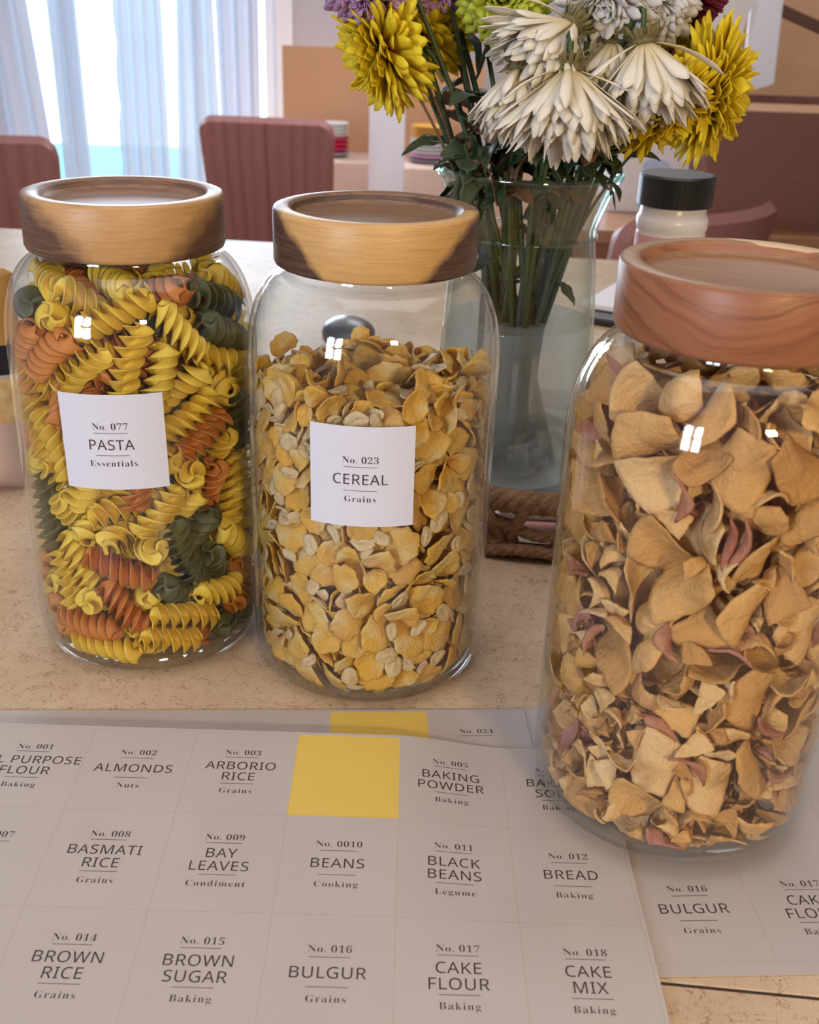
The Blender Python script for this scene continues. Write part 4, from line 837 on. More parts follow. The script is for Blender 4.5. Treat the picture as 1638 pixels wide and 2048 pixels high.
  19,164,-175,1444,57,-15,9,-5,8,480,-56,638,54,-19,-13,12,18,37,-404,1154,58,-4,-10,9,18,-305,-315,604,45,24,26,17,17,358,-305,1364,38,3,12,45,19,224,-404,1431,33,-40,30,-6,
  8,510,10,564,33,-21,32,-32,18,-276,-302,1456,6,50,11,-30,12,-232,91,1403,3,4,-59,-10,10,-499,96,856,14,-2,46,-36,17,54,-86,1403,28,16,-44,-25,8,-364,-165,261,40,12,32,29,
  11,228,-162,1120,6,11,59,-3,18,-34,-477,147,45,-34,-14,15,8,458,-86,1007,17,1,-56,13,13,481,207,1388,4,-45,7,39,11,194,-198,377,19,56,-2,7,12,-338,-216,194,17,-31,-15,-46,
  13,518,-26,376,23,-20,39,-34,19,451,-2,242,0,40,5,-44,13,503,48,260,22,42,-35,12,12,-174,-144,1382,32,46,17,11,12,485,88,1133,28,4,-53,-6,9,-481,32,1383,25,21,-50,2,
  11,493,130,343,22,47,6,-29,10,-488,-5,416,47,2,-36,10,19,396,9,1417,57,-11,14,0,9,342,-98,1107,35,-14,36,30,8,-279,-222,410,56,-22,2,3,18,17,109,1453,27,11,20,48,
  9,-237,-134,481,28,47,-18,18,18,-26,-433,764,6,32,37,-35,19,470,49,1329,37,27,4,39,17,426,-33,1399,26,17,51,2,18,84,-373,510,53,-2,-9,-26,11,-239,-273,698,10,49,27,-21,
  12,45,-246,1080,19,-43,-10,-36,10,115,-418,892,23,32,-37,25,13,-2,-229,1131,4,34,26,-42,19,-376,-111,333,15,5,7,-57,19,-18,-412,710,0,54,22,15,10,209,-208,446,51,-23,-1,-22,
  18,111,203,1409,21,21,6,52,19,504,148,1249,35,15,26,39,17,144,409,1439,39,-37,17,-20,19,-16,487,1400,34,24,11,42,10,208,342,1398,37,-3,21,-42,17,460,240,1333,33,5,-3,49,
  11,123,437,1042,22,18,-43,31,13,-358,92,1432,21,-12,53,15,13,249,-21,1392,5,29,-50,17,18,462,201,1149,14,-12,-57,4,18,377,373,984,12,34,24,-41,13,-220,465,1317,11,23,21,-50,
  18,-141,18,1379,47,35,10,-7,9,-222,196,1332,40,25,-22,-29,9,-393,311,528,47,-23,-27,-9,13,-468,223,1010,28,21,34,-35,13,-130,-195,1342,25,-3,-5,54,12,504,49,1179,9,46,5,37,
  9,83,-164,1345,54,24,-11,1,17,489,207,346,23,-28,-36,30,13,-23,519,1244,7,12,-17,56,8,-432,147,1331,9,-31,9,50,17,467,-14,1017,31,13,-41,-28,12,459,247,1076,29,30,-43,1,
  17,257,376,1234,53,-18,21,1,17,-214,472,1379,18,-53,-22,-6,19,-491,200,1083,44,23,34,1,12,502,69,891,32,31,25,31,17,332,399,741,23,54,-12,-3,12,-171,376,1375,30,10,7,50,
  13,-472,187,572,8,15,-41,-40,19,417,199,1192,7,49,-33,-8,9,-364,228,1394,13,-8,26,52,19,-25,394,1371,17,-46,-22,27,8,163,453,1277,49,-11,12,31,18,-379,237,1341,9,14,-57,-6,
  17,254,466,1310,21,-2,-39,41,18,-109,-424,1354,12,-7,58,-2,19,365,378,1301,16,-29,-39,32,11,-104,453,1335,49,-17,28,8,17,-356,389,1340,1,22,-44,-34,17,-91,398,1398,5,-12,-58,-9,
  13,-254,427,1383,21,-50,5,-25,9,-135,-51,1355,40,-32,27,15,8,11,-75,1333,31,18,44,-19,8,272,54,1365,29,-18,49,0,13,150,132,1390,2,12,-39,-44,17,24,126,1342,28,-51,-14,6,
  10,-125,407,1064,58,12,-5,-5,17,-380,335,1354,59,-2,-9,4,17,92,-420,1437,9,27,44,28,17,-83,521,1333,12,-9,-32,-49,19,-369,151,1408,44,11,-14,37,8,86,502,1220,12,-8,-44,-38,
  17,221,-420,1296,28,0,19,-49,17,383,245,1164,4,-50,-5,32,13,440,281,1181,24,-23,-14,48,12,379,329,1156,5,50,-8,-32,9,-281,336,1334,22,19,14,-51,17,513,129,996,14,48,-9,-32,
  19,505,128,1196,41,-31,-21,23,18,407,67,1193,22,-25,-47,18,18,257,462,987,39,-36,-12,-26,8,248,-246,1453,3,-43,41,-10,13,-457,244,569,49,-12,-30,-10,18,-382,364,1201,35,23,42,-9,
  13,-285,272,1385,12,-56,9,-17,17,-312,413,1388,30,-26,35,-29,19,454,5,1176,31,31,-5,-41,8,397,333,787,40,-3,-41,20,13,122,507,483,7,-3,-36,47,13,-494,148,1261,36,-26,-33,24,
  10,-94,-141,1335,53,-10,-23,14,9,459,229,282,45,9,-35,16,8,-198,469,1198,30,-4,-42,-30,10,-406,312,899,39,-34,-23,-19,9,25,-213,1366,36,-14,-15,44,19,157,-443,1304,47,-33,-16,-7,
  17,-431,299,1104,26,7,-20,-50,13,458,71,1233,13,6,58,1,17,295,-357,1208,47,-14,-23,25,18,-318,415,1302,52,-23,-17,10,8,317,-153,1378,53,-10,11,-23,17,433,269,1134,6,35,-47,11,
  9,388,31,1330,38,21,23,35,18,-282,24,1402,32,18,21,-43,13,-40,-357,1457,3,-44,37,-17,8,-3,463,1324,28,3,34,41,19,420,182,1227,19,20,-21,49,8,298,406,1361,38,-40,-1,-24,
  18,74,519,1320,2,8,-36,47,13,-463,108,1393,52,-17,-19,-17,8,113,466,1347,5,-5,-55,23,17,-300,332,1400,13,9,58,4,13,479,193,1189,24,-30,23,-39,17,439,-91,1344,5,-38,-33,32,
  13,-19,150,1322,41,-38,20,5,19,-433,300,1410,11,-41,28,-31,18,2,362,1369,29,26,-9,45,9,-320,397,628,23,36,16,39,12,206,440,1222,41,-17,-23,-33,10,-370,330,1288,51,-15,11,25,
  18,-426,307,734,18,17,-47,-27,18,-459,-79,67,36,13,5,46,9,411,268,1262,9,11,43,40,11,-13,519,1049,31,45,16,-19,18,201,483,669,24,-5,50,22,10,283,325,1279,44,-23,31,14,
  11,-175,433,115,31,-46,-23,-1,8,246,460,735,0,17,21,-54,17,-10,450,1229,3,-16,22,-54,18,-60,340,1327,32,-49,-12,-9,8,-164,248,1397,5,-41,-35,-25,19,-454,95,508,18,29,-9,-49,
  18,-143,-403,1165,39,17,-40,17,8,-246,447,1133,26,48,20,-13,17,-377,371,712,6,40,-18,40,12,-346,123,1369,12,-10,57,-9,18,-432,93,1296,57,-11,-13,-9,12,-514,112,477,37,-23,23,-34,
  18,-372,-168,1405,14,-58,5,-5,13,-265,-207,1351,1,55,17,18,17,430,127,1203,1,20,11,56,18,-21,529,1172,44,38,-10,7,19,-325,412,516,43,-35,1,23,18,-309,-288,1257,44,17,-19,33,
  11,234,437,440,14,-19,-42,-36,8,-303,424,1248,19,54,6,18,19,-244,-264,1346,51,24,-12,16,17,487,182,187,10,-37,-45,-13,12,-130,450,1263,54,-17,9,-16,9,-93,504,617,33,43,11,23,
  17,405,339,1286,33,-16,34,34,17,328,4,1388,49,28,3,-21,17,129,418,1251,31,11,36,35,12,319,-59,1433,10,9,-59,-1,18,386,200,1318,20,2,-51,-24,9,382,311,1406,37,5,-46,-10,
  19,-151,-306,1375,13,-7,-56,-17,18,423,187,1306,24,-45,12,30,17,-279,184,1397,24,-5,-19,-51,19,-473,203,1361,9,-52,-23,-18,9,27,50,1388,37,37,-4,-28,17,413,153,1327,44,35,22,-2,
  17,-517,122,1396,6,-35,23,-43,19,-189,-239,1345,14,58,-4,1,12,-376,338,1052,11,-33,12,47,17,472,162,997,47,-24,29,7,12,315,336,1151,22,-29,-30,37,18,-517,117,595,43,-5,41,-7,
  18,-399,275,1153,33,-37,-9,33,10,-20,511,730,2,23,-28,-48,13,-152,485,297,40,-17,6,41,8,392,142,1168,5,42,-42,-9,11,-265,355,1202,46,-21,-24,-21,17,513,138,202,12,46,6,-36,
  11,419,286,975,25,43,-34,0,17,324,-262,1372,33,-35,-20,30,9,325,388,1048,46,31,-22,-5,18,-259,402,1314,32,12,0,-49,19,490,189,1009,40,-9,33,29,10,57,508,909,12,-36,29,36,
  9,83,474,1158,23,41,-26,27,8,-328,385,360,7,-35,33,35,13,13,481,547,20,26,-3,50,17,-515,83,1292,22,51,4,23,11,63,277,1387,21,20,3,52,9,-334,383,867,20,29,45,-18,
  10,-260,-331,1374,6,-42,0,-43,9,433,245,660,2,23,28,48,11,-356,208,1178,2,-38,18,43,10,-414,305,337,51,13,29,0,18,-180,495,1094,16,29,-38,33,18,-292,419,137,22,43,-17,32,
  10,54,501,267,46,18,2,-34,17,-530,21,461,38,13,44,10,12,-425,278,1196,24,6,-42,-35,13,434,256,459,39,34,22,21,10,-325,334,1144,9,-54,-23,11,11,-304,383,1006,20,-40,7,39,
  10,-411,301,263,36,8,-22,-41,12,45,428,1293,21,51,19,-15,19,468,154,1097,31,18,-22,43,19,9,524,307,19,-46,-14,-30,19,360,145,1344,45,13,20,31,10,37,506,1386,49,21,-2,-28,
  18,-395,172,1458,52,26,-9,-12,17,-425,-144,1435,42,-34,1,-27,17,-137,509,1392,14,-7,-33,-47,19,-481,172,1375,5,3,33,-50,18,170,-240,1396,33,31,-20,-34,13,174,298,1362,6,30,51,5,
  12,-68,55,1358,9,-34,-3,-48,9,98,489,372,25,-36,35,21,19,97,513,230,22,2,30,-47,17,64,501,114,42,0,-35,25,19,-309,424,188,38,31,34,7,9,197,474,1056,14,-27,-30,42,
  19,-521,67,1111,22,33,-18,-42,18,-508,150,365,7,-41,22,-37,13,369,371,412,38,27,-35,15,13,-161,494,513,50,27,-13,12,17,-132,389,1267,5,39,38,-25,12,329,410,523,8,-9,-31,50,
  19,-295,427,243,53,23,13,9,17,-380,-250,1192,5,6,-9,-59,13,-515,-29,1143,43,2,-41,3,8,-122,481,398,42,-42,9,5,13,-147,502,825,25,42,23,-27,11,-449,177,1231,20,21,52,-8,
  17,517,104,748,17,36,36,28,19,498,149,1053,46,-6,18,-34,18,24,475,221,12,9,58,-2,12,201,-137,1351,13,-24,-53,-5,10,231,-289,1388,1,36,-48,-4,10,496,17,336,45,5,-1,40,
  19,206,486,345,40,40,13,-16,13,78,517,1029,21,50,8,-23,9,21,489,146,9,-28,-22,48,11,14,518,454,33,20,-28,36,13,-96,508,884,10,-1,-44,-40,10,-242,460,1021,31,35,6,37,
  17,-156,508,200,3,9,-39,45,8,-478,204,652,40,-2,26,-36,12,421,265,115,43,22,-27,24,19,160,500,542,52,-20,22,-1,19,-350,333,75,48,19,-3,30,17,-307,374,164,29,37,26,-26,
  18,-266,456,309,44,-29,-28,-10,10,-488,119,282,44,-4,-38,-13,13,469,173,400,57,-19,2,-4,8,227,398,73,54,14,3,-22,19,82,468,70,23,2,10,-55,19,-160,504,911,23,8,46,-30,
  18,-526,64,367,0,-46,7,-37,9,-427,-74,1249,14,-52,1,-27,10,202,476,576,42,27,-11,32,18,-27,505,346,59,7,-10,6,13,-379,347,190,53,15,1,23,19,228,471,220,24,-36,21,36,
  19,296,435,148,25,26,23,-42,13,250,372,1048,14,9,41,40,17,-14,529,234,21,-30,-27,-39,12,425,103,864,12,49,13,-30,10,-468,-94,1403,26,-54,4,-3,17,476,128,1237,36,44,-19,-3,
  18,90,121,1391,39,29,35,7,19,-19,-416,1059,30,12,-29,-42,17,236,85,1451,50,-5,8,-32,19,417,278,1470,7,-2,49,34,9,-330,-265,825,43,36,-6,-21,13,118,82,1324,41,-28,21,-26,
  17,98,374,1348,18,-6,-38,-43,19,400,181,974,18,-7,-37,-43,17,131,506,959,32,50,7,0,19,-479,-57,111,16,-4,-14,-56,13,491,116,114,35,-12,-4,47,12,131,482,192,43,39,16,-4,
  11,169,427,315,50,-30,12,8,9,-57,487,261,15,-12,46,33,13,-152,430,1154,33,44,-25,-1,18,184,-215,1323,0,-9,-41,43,13,485,24,848,27,-41,-10,33,19,34,424,62,2,19,-2,57,
  13,380,303,1046,31,-23,12,-44,9,-48,449,1129,32,45,23,4,10,167,436,1141,5,27,53,-1,12,-464,213,350,49,17,30,0,17,-348,392,135,42,12,37,-16,13,-421,36,1408,49,-26,19,-12,
  12,-208,-290,1443,58,-1,6,-14,13,206,-318,1480,50,-10,-23,23,19,42,203,1320,45,-22,12,31,18,462,122,1295,28,35,14,-38,18,416,92,1294,6,-47,29,22,19,-68,500,1388,0,9,50,-32,
  19,-384,64,1453,1,-12,-36,46,19,136,284,1426,12,-16,-54,-18,8,195,468,859,34,-21,41,18,13,-103,474,722,12,-50,-15,-27,18,195,430,769,33,22,-32,32,10,-442,215,123,23,-41,-32,-18,
  13,317,301,989,22,35,20,38,8,-75,478,1191,59,1,-5,6,19,-331,-329,185,11,-47,15,-33,18,-82,-442,1164,36,40,-22,16,19,364,368,204,21,35,-41,-16,13,-112,495,1124,42,-23,16,32,
  10,288,374,378,56,-13,-17,0,12,-412,28,80,1,51,-30,-11,17,150,-417,332,5,34,3,49,12,-68,438,67,36,18,-1,45,19,-368,-222,1221,17,9,57,-3,17,173,499,279,40,-34,-19,-22,
  19,510,141,524,42,23,-36,-5,18,-451,-126,202,19,30,-48,-5,17,180,479,944,58,-14,4,8,18,-398,337,138,23,8,-51,-20,9,105,490,658,17,-23,42,32,11,123,-288,1350,8,59,-2,1,
  10,421,298,228,47,-3,-20,31,10,-232,454,215,35,-26,-23,-35,19,-502,-10,108,3,-52,20,22,13,485,105,181,35,-20,43,13,8,233,436,924,4,22,-30,47,17,359,256,253,13,12,-17,-55,
  9,385,322,532,1,-28,-36,39,9,77,500,798,2,10,45,-38,18,-489,131,100,49,-9,27,-21,13,-368,-219,65,48,-17,6,-31,19,237,445,657,37,27,38,2,18,109,516,155,39,33,19,-24,
  17,172,431,529,18,16,-51,20,18,40,437,1082,28,50,8,16,10,-355,378,245,16,25,-3,52,17,-255,465,844,36,43,8,21,10,395,144,481,22,15,23,-49,17,415,137,1269,7,-50,-5,32,
  11,239,368,1194,4,-51,-17,26,18,-242,-144,1447,1,55,-10,-22,19,98,49,1391,40,4,42,15,13,501,100,493,50,-29,12,-13,19,157,501,1359,35,40,25,-14,19,-220,266,1400,36,-34,14,-31,
  13,181,229,1404,42,-10,-21,37,13,-284,370,79,18,-20,-53,-9,13,-486,-56,173,45,32,12,-21,13,-429,296,433,3,35,-40,29,13,-283,432,770,44,-34,-24,0,18,435,179,82,11,-4,55,22,
  8,-363,-229,137,52,-6,27,-11,9,-236,448,571,10,-7,45,-37,19,170,381,762,54,11,16,17,10,-434,240,1082,30,-2,5,-52,18,364,-284,340,1,-17,33,47,12,-407,-110,90,51,-16,22,-16,
  18,158,-380,376,35,-36,-22,-24,8,-320,196,1322,13,-53,14,-21,9,-472,205,214,24,36,26,33,19,-200,486,351,36,27,-16,37,12,-30,428,345,46,32,21,-4,13,151,399,243,22,-34,28,35,
  19,-33,420,128,8,-3,46,-38,19,-452,273,1019,22,51,-1,23,12,-175,427,265,21,-32,-9,-45,12,-357,239,366,8,-48,-7,35,19,-123,458,172,1,41,-10,43,19,-505,41,262,57,17,4,-6,
  8,-417,136,321,30,-14,48,-14,10,-74,464,173,37,-40,23,-11,17,-198,425,1054,47,9,3,36,18,-473,135,542,35,13,-40,-25,19,-495,51,95,24,-28,-45,16,11,-408,-43,220,31,-21,-36,30,
  13,-173,427,1264,20,-38,-17,39,18,406,204,268,39,-5,41,19,18,-103,408,135,35,19,-18,41,17,-391,138,55,54,0,7,26,12,-423,167,121,1,33,-31,39,19,-429,34,294,28,-7,-6,-52,
  10,360,347,149,54,-20,12,-14,11,-257,369,281,21,-42,13,34,17,195,472,115,6,4,32,-50,10,-85,432,269,19,46,28,-19,9,-382,232,219,44,6,41,-1,12,372,334,286,40,-14,-41,10,
  9,323,382,866,20,-5,47,32,18,344,-293,1227,6,-2,40,-45,10,449,79,283,35,34,-28,-21,11,-331,265,114,22,-40,-39,-1,18,-334,307,290,11,-43,-16,-37,12,196,414,131,52,17,-6,23,
  10,-89,438,344,27,17,-21,46,13,-162,466,659,8,-31,-34,38,12,-460,93,1168,24,-8,6,54,12,230,16,1407,55,-14,-13,15,11,-226,395,738,33,-28,22,35,12,-460,69,1019,8,13,-36,-45,
  17,-266,-374,1437,28,-18,43,-25,18,484,58,1409,29,14,-47,18,12,420,191,155,9,-48,-32,-14,11,-31,451,991,33,50,7,4,13,-312,276,1088,56,-14,-16,5,17,29,528,1288,30,-39,22,27,
  18,-102,-351,1388,16,35,42,18,17,116,150,1452,7,-26,-19,50,9,6,418,710,6,2,-56,-20,9,-463,-24,1122,21,-38,5,-41,17,-506,139,1332,35,7,-22,-43,12,-402,-82,885,19,13,-29,-47,
  17,473,185,1293,40,27,3,36,9,444,109,974,9,-31,-23,45,19,-517,99,1055,34,14,-29,-37,10,343,-250,201,28,-25,44,15,19,208,407,597,11,-43,-17,-37,13,380,-216,1180,16,-16,-16,-53,
  19,433,-1,183,15,-41,-41,5,8,-158,490,1018,11,50,-10,29,11,288,336,84,37,20,-2,43,17,368,315,120,19,-7,-35,-44,13,434,74,69,12,14,-23,-52,17,282,445,329,46,-34,1,-17,
  18,-412,285,90,8,32,-45,-22,18,362,243,210,45,-24,4,-31,13,450,23,99,35,6,-37,-32,19,447,-131,149,55,20,-9,11,19,-448,198,702,48,29,11,20,13,68,-416,149,31,-11,-50,-9,
  9,362,-208,327,11,40,-19,39,12,303,384,245,44,-18,34,-14,18,-460,-91,366,41,20,-25,-30,9,138,-412,246,17,35,45,-8,17,57,422,243,11,-7,47,35,12,-359,235,556,16,-35,31,34,
  19,448,158,211,32,-11,-31,39,18,195,453,1358,53,9,10,25,18,-37,-255,1386,17,-50,-22,-17,18,-454,227,1414,18,32,45,16,12,300,-324,992,42,32,15,25,9,-396,156,874,25,-39,15,34,
  17,396,-78,1356,28,-2,43,-30,17,465,182,1253,25,-49,-25,3,9,86,438,592,31,-24,27,36,17,186,423,1425,1,-17,-4,57,19,-334,-278,1301,32,10,0,-50,17,-118,-399,1094,18,-30,-46,15,
  19,448,175,1348,15,19,7,54,8,-9,468,647,39,-37,-27,6,10,472,199,463,28,-19,43,26,11,-452,176,453,45,-10,36,-14,10,468,198,922,25,-45,-2,30,17,-418,79,355,28,-20,48,-13,
  18,454,-130,773,11,-42,14,39,10,236,427,201,42,25,29,-19,19,424,120,85,35,-15,0,46,17,400,152,893,11,13,-26,51,8,238,390,769,32,29,-6,41,12,-233,360,1106,5,-55,19,-12,
  17,-444,-45,323,29,-33,-25,32,12,339,295,394,32,-6,48,15,10,-309,298,185,9,-24,12,-53,10,-246,343,199,14,13,-39,42,10,229,355,189,13,-21,-25,49,18,-402,-94,299,47,31,5,19,
  8,-187,398,151,55,21,1,-11,18,410,-183,154,40,-43,-5,10,18,-115,400,408,25,44,8,-31,8,-398,313,639,47,20,26,-17,10,105,-423,361,13,-53,-6,24,12,31,-410,85,8,59,0,-11,
  17,436,9,994,49,-23,-23,10,8,-459,0,839,32,15,-48,5,19,-423,140,1426,1,-35,-46,17,17,448,283,1388,34,-14,-37,30,19,290,-202,1470,53,-16,-15,-16,17,-357,-167,1447,1,-16,13,-56,
  17,-253,220,1427,13,-9,44,-38,19,437,295,732,31,33,-35,-17,17,107,505,1369,56,-20,-11,3,8,465,194,531,38,-6,-23,40,8,275,355,284,37,37,-19,-23,19,-29,522,940,10,-22,36,-41,
  17,-286,307,1056,1,-47,-37,1,19,-68,520,380,32,20,-24,39,13,-258,333,1011,31,-30,-3,41,19,230,-417,222,45,15,36,-1,19,425,-44,133,55,-9,-12,20,11,-235,451,416,4,11,-29,51,
  19,270,-335,230,26,-4,46,-29,13,82,456,911,44,27,-25,18,9,37,-415,269,5,-33,29,41,9,-377,230,998,2,38,22,-41,18,-365,213,903,18,29,-43,23,19,-39,-456,299,44,-11,32,-24,
  9,139,420,865,13,-34,-21,-43,19,-116,-427,171,50,15,-7,-28,12,-169,463,757,50,-30,-14,-5,11,-431,278,840,13,-13,45,-35,18,-181,393,990,44,18,37,-3,17,-387,364,1391,2,-25,34,-43,
  17,-366,44,1406,32,30,-36,20,19,-462,178,1439,47,4,-37,-7,11,-422,119,1090,49,-6,-21,-26,19,236,-148,1434,3,-6,19,57,17,398,-113,1363,35,21,30,-32,19,424,230,1366,4,49,4,35,
  13,-6,176,1402,27,-11,52,-10,12,-404,175,745,2,-17,54,20,9,310,319,1368,32,17,-48,1,17,447,151,260,6,18,-13,55,9,-254,-357,641,30,-21,-40,25,17,489,130,449,8,5,-59,1,
  9,276,400,594,2,46,7,-37,10,-11,491,878,10,-50,-6,32,9,-73,466,474,42,10,-15,40,13,-436,-25,439,27,-44,-29,12,10,435,76,398,12,-44,2,-39,9,258,344,936,8,-15,47,33,
  10,-54,486,812,28,-18,-46,20,12,495,119,656,41,-30,30,-12,19,-318,373,725,21,26,41,28,13,477,141,929,40,-30,-21,-26,18,405,189,401,42,9,42,0,19,-314,292,366,19,-10,41,38,
  17,63,-464,294,29,-31,-34,-26,18,-24,-443,1110,10,4,-52,-29,9,-260,363,486,17,0,-39,-42,18,97,465,491,1,3,-35,49,8,496,126,789,38,-19,-24,36,12,-113,469,938,38,37,7,27,
  19,411,-147,372,16,12,56,-10,17,423,306,835,42,10,42,-1,8,-408,59,444,4,-40,34,29,13,33,-414,1046,16,10,45,-35,10,216,-390,307,27,34,-11,40,18,392,233,849,18,51,26,9,
  12,-336,319,417,19,-5,41,39,19,417,67,336,33,-41,22,-19,19,-114,462,871,57,-3,16,7,12,-192,421,873,43,-3,-33,-25,12,-241,429,940,6,-47,26,-27,19,-24,-427,357,57,13,11,-2,
  10,51,167,1405,19,-21,34,-40,19,-527,33,1319,37,34,25,22,9,-33,-336,1395,4,-21,-54,-14,12,355,377,676,35,32,-37,-3,9,-479,55,353,20,-26,41,-29,13,447,-158,710,6,-55,-11,19,
  19,53,107,1347,4,-32,20,-46,19,-419,260,1451,50,-12,5,-30,19,164,457,734,17,8,-43,37,17,-32,528,1371,24,-31,-27,-37,19,-239,267,1444,13,9,11,57,9,-265,-33,1334,12,23,-13,-53,
  18,-379,170,454,12,39,2,44,18,-437,-129,427,27,28,-25,-38,11,-359,270,717,2,36,-34,-34,18,-315,308,528,41,42,12,1,18,-287,-338,311,17,-39,-30,30,10,248,-329,415,9,-30,51,-4,
  19,412,-4,1029,16,52,-24,1,17,406,-72,385,30,-31,10,40,12,-335,275,454,0,-19,32,-47,18,279,-358,473,2,19,31,-48,19,-176,386,208,29,-7,-18,49,19,29,444,468,27,27,-25,38,
  18,145,410,399,16,-39,-35,-26,8,106,412,479,36,-39,24,14,11,-148,392,493,51,21,18,-17,9,430,216,825,3,43,-28,31,8,-381,-250,396,30,-30,4,-42,18,-270,379,676,19,18,-54,-6,
  12,333,321,640,20,7,-37,42,11,-471,3,635,9,-27,1,-53,12,442,35,471,26,-12,-3,53,9,245,352,433,36,44,-2,-18,10,205,376,685,29,-43,23,-17,19,169,428,625,29,35,19,34,
  11,349,243,417,34,-3,-25,43,11,323,267,741,2,30,39,34,8,384,187,562,12,-54,-3,-23,17,82,472,1431,42,-24,-14,33,13,-78,381,1322,20,-21,42,31,11,-27,283,1411,22,-50,-24,3,
  11,-487,164,971,30,42,30,5,19,-401,142,974,34,23,-13,42,10,-467,156,804,37,-17,39,-21,17,-267,352,937,37,-12,-34,30,8,-444,28,971,6,-30,23,46,19,419,-128,657,28,-9,-19,49,
  19,-432,-92,991,30,25,-44,-10,10,-202,-368,704,43,38,-7,-16,18,-400,-96,1158,26,33,43,0,13,457,196,751,11,-29,50,11,17,-451,-17,919,12,-44,31,-23,18,-446,-49,483,2,32,49,14,
  8,-228,-396,930,37,-42,18,-13,13,-496,65,630,13,-40,40,14,13,-493,53,910,29,-6,-48,-21,10,-327,272,811,44,16,36,9,17,-265,315,349,40,1,12,-43,19,-235,-383,408,59,-7,0,-7,
  12,397,180,1035,56,13,-17,3,18,196,455,1390,4,29,-53,3,13,-192,-312,1351,14,-54,22,6,19,113,483,1410,37,-8,5,46,13,-399,288,948,23,11,-31,45,8,-24,420,897,23,48,-14,24,
  17,150,238,1438,31,25,-1,-44,13,-67,-21,1410,11,8,47,-35,18,287,364,832,50,-27,15,-13,18,248,416,1365,41,2,-42,13,19,500,162,1301,21,34,6,45,9,364,228,938,13,-52,-16,21,
  18,-316,365,777,50,17,-24,-15,8,-415,136,646,7,-45,32,23,8,390,182,631,12,22,19,-51,10,-7,410,533,40,-15,-31,29,8,444,99,540,15,17,9,-55,19,381,229,630,34,-15,26,40,
  11,414,72,736,41,11,41,10,12,144,396,722,30,-1,-50,14,13,438,-79,901,53,-15,-20,13,19,367,-230,787,17,36,-7,44,13,-305,294,720,39,-24,39,-4,12,-314,292,990,20,53,2,-19,
  19,-417,109,734,47,26,25,-10,12,402,283,360,36,-7,47,-5,19,-323,39,1448,34,12,47,-9,9,417,-42,715,38,-24,-19,35,18,10,446,1435,24,44,-7,-32,19,-345,396,1410,31,4,-47,-20,
  13,188,-164,1391,57,4,-15,12,19,211,-387,640,10,-20,12,54,13,436,77,620,10,-9,-52,28,18,-493,195,761,24,25,-36,-33,8,391,-137,816,13,35,25,40,17,-332,-272,649,29,-11,-52,0,
  13,439,24,564,54,5,2,-25,18,-371,179,660,23,31,5,46,19,-80,-437,610,22,-23,-36,35,17,-175,415,594,16,17,-46,-30,10,424,-42,538,41,-35,25,-9,10,-387,-139,767,13,-22,-54,-1,
  19,76,63,1347,42,-6,24,-35,12,312,397,1230,31,4,36,36,19,-114,100,1364,46,9,-13,36,17,121,448,1393,4,-20,-54,18,12,-121,420,808,38,44,14,-5,19,444,-105,1397,32,4,27,43,
  19,514,115,1324,41,-16,40,6,18,129,78,1448,23,20,47,21,12,-438,250,1313,34,-22,-44,-3,17,428,276,1422,38,8,-21,40,
 ],
 'fruit': [
  4,-61,-483,1667,39,-34,27,14,4,-290,-361,1571,15,5,-42,40,4,-186,-451,1206,31,-15,48,10,4,132,-466,1673,29,-49,-15,11,4,-353,-323,1701,39,-14,27,34,4,-179,-469,454,16,-24,-37,-37,
  4,-186,-405,1815,10,49,21,25,4,-261,-380,1323,24,30,-43,17,4,-354,-159,1778,22,36,-32,28,4,109,-494,788,34,-37,11,30,4,7,-497,393,38,-37,18,21,4,324,-374,1443,12,-16,-34,-45,
  2,247,-350,1824,49,35,-1,-1,7,-262,-341,1847,29,-37,-13,-34,4,-354,-299,846,18,34,-4,-46,2,-177,-428,1665,47,11,-21,28,4,32,-501,1141,29,-36,7,38,2,154,-479,1210,31,-22,43,18,
  7,171,-473,1502,20,-15,53,13,4,-456,-104,1427,21,-54,16,4,7,381,239,1839,44,34,-1,-24,2,-121,-483,1050,42,-42,7,-1,4,-214,-411,242,20,29,-42,24,4,277,-420,1041,30,-39,10,33,
  4,-145,-414,1392,36,9,43,20,2,123,-308,1779,38,34,5,-31,7,398,-101,1817,49,26,1,-24,4,176,-456,457,24,12,-49,-22,4,-29,-431,878,59,-1,2,12,4,-316,-319,1161,38,7,40,-23,
  7,231,-385,1286,39,38,-5,24,2,25,-483,1477,9,10,25,53,4,-38,-80,1780,42,-21,-27,-25,7,163,-420,1831,4,57,4,-18,7,391,-291,1676,27,-38,36,11,7,-446,-232,1444,46,3,29,-26,
  4,68,-445,1329,36,-34,-8,33,7,121,-129,1854,6,15,14,56,2,-386,-272,128,18,-33,-40,-25,4,-197,376,1843,19,-21,53,-5,7,-126,-434,678,9,-6,-46,37,4,150,181,1819,55,-1,6,-23,
  2,329,-350,492,31,14,-12,48,2,-446,-54,1781,14,-16,-17,54,4,-441,-128,1562,1,19,57,-2,4,-385,144,1762,12,26,30,-44,7,-284,-416,918,28,10,52,3,7,-459,-192,643,24,-20,-35,-37,
  0,256,-439,1689,46,-19,32,10,7,247,-408,789,30,-1,3,-52,2,353,-356,641,7,28,-11,-52,7,136,-406,899,52,14,12,24,4,93,-392,83,22,3,2,56,0,-72,-494,563,12,18,30,-47,
  0,-264,-436,1455,4,21,49,28,4,81,404,1801,33,25,-35,-26,0,-56,-497,780,19,27,24,-44,2,-504,0,943,7,-39,-29,-35,4,-461,-17,1270,20,-23,-26,44,2,-120,-446,1519,33,-29,-29,28,
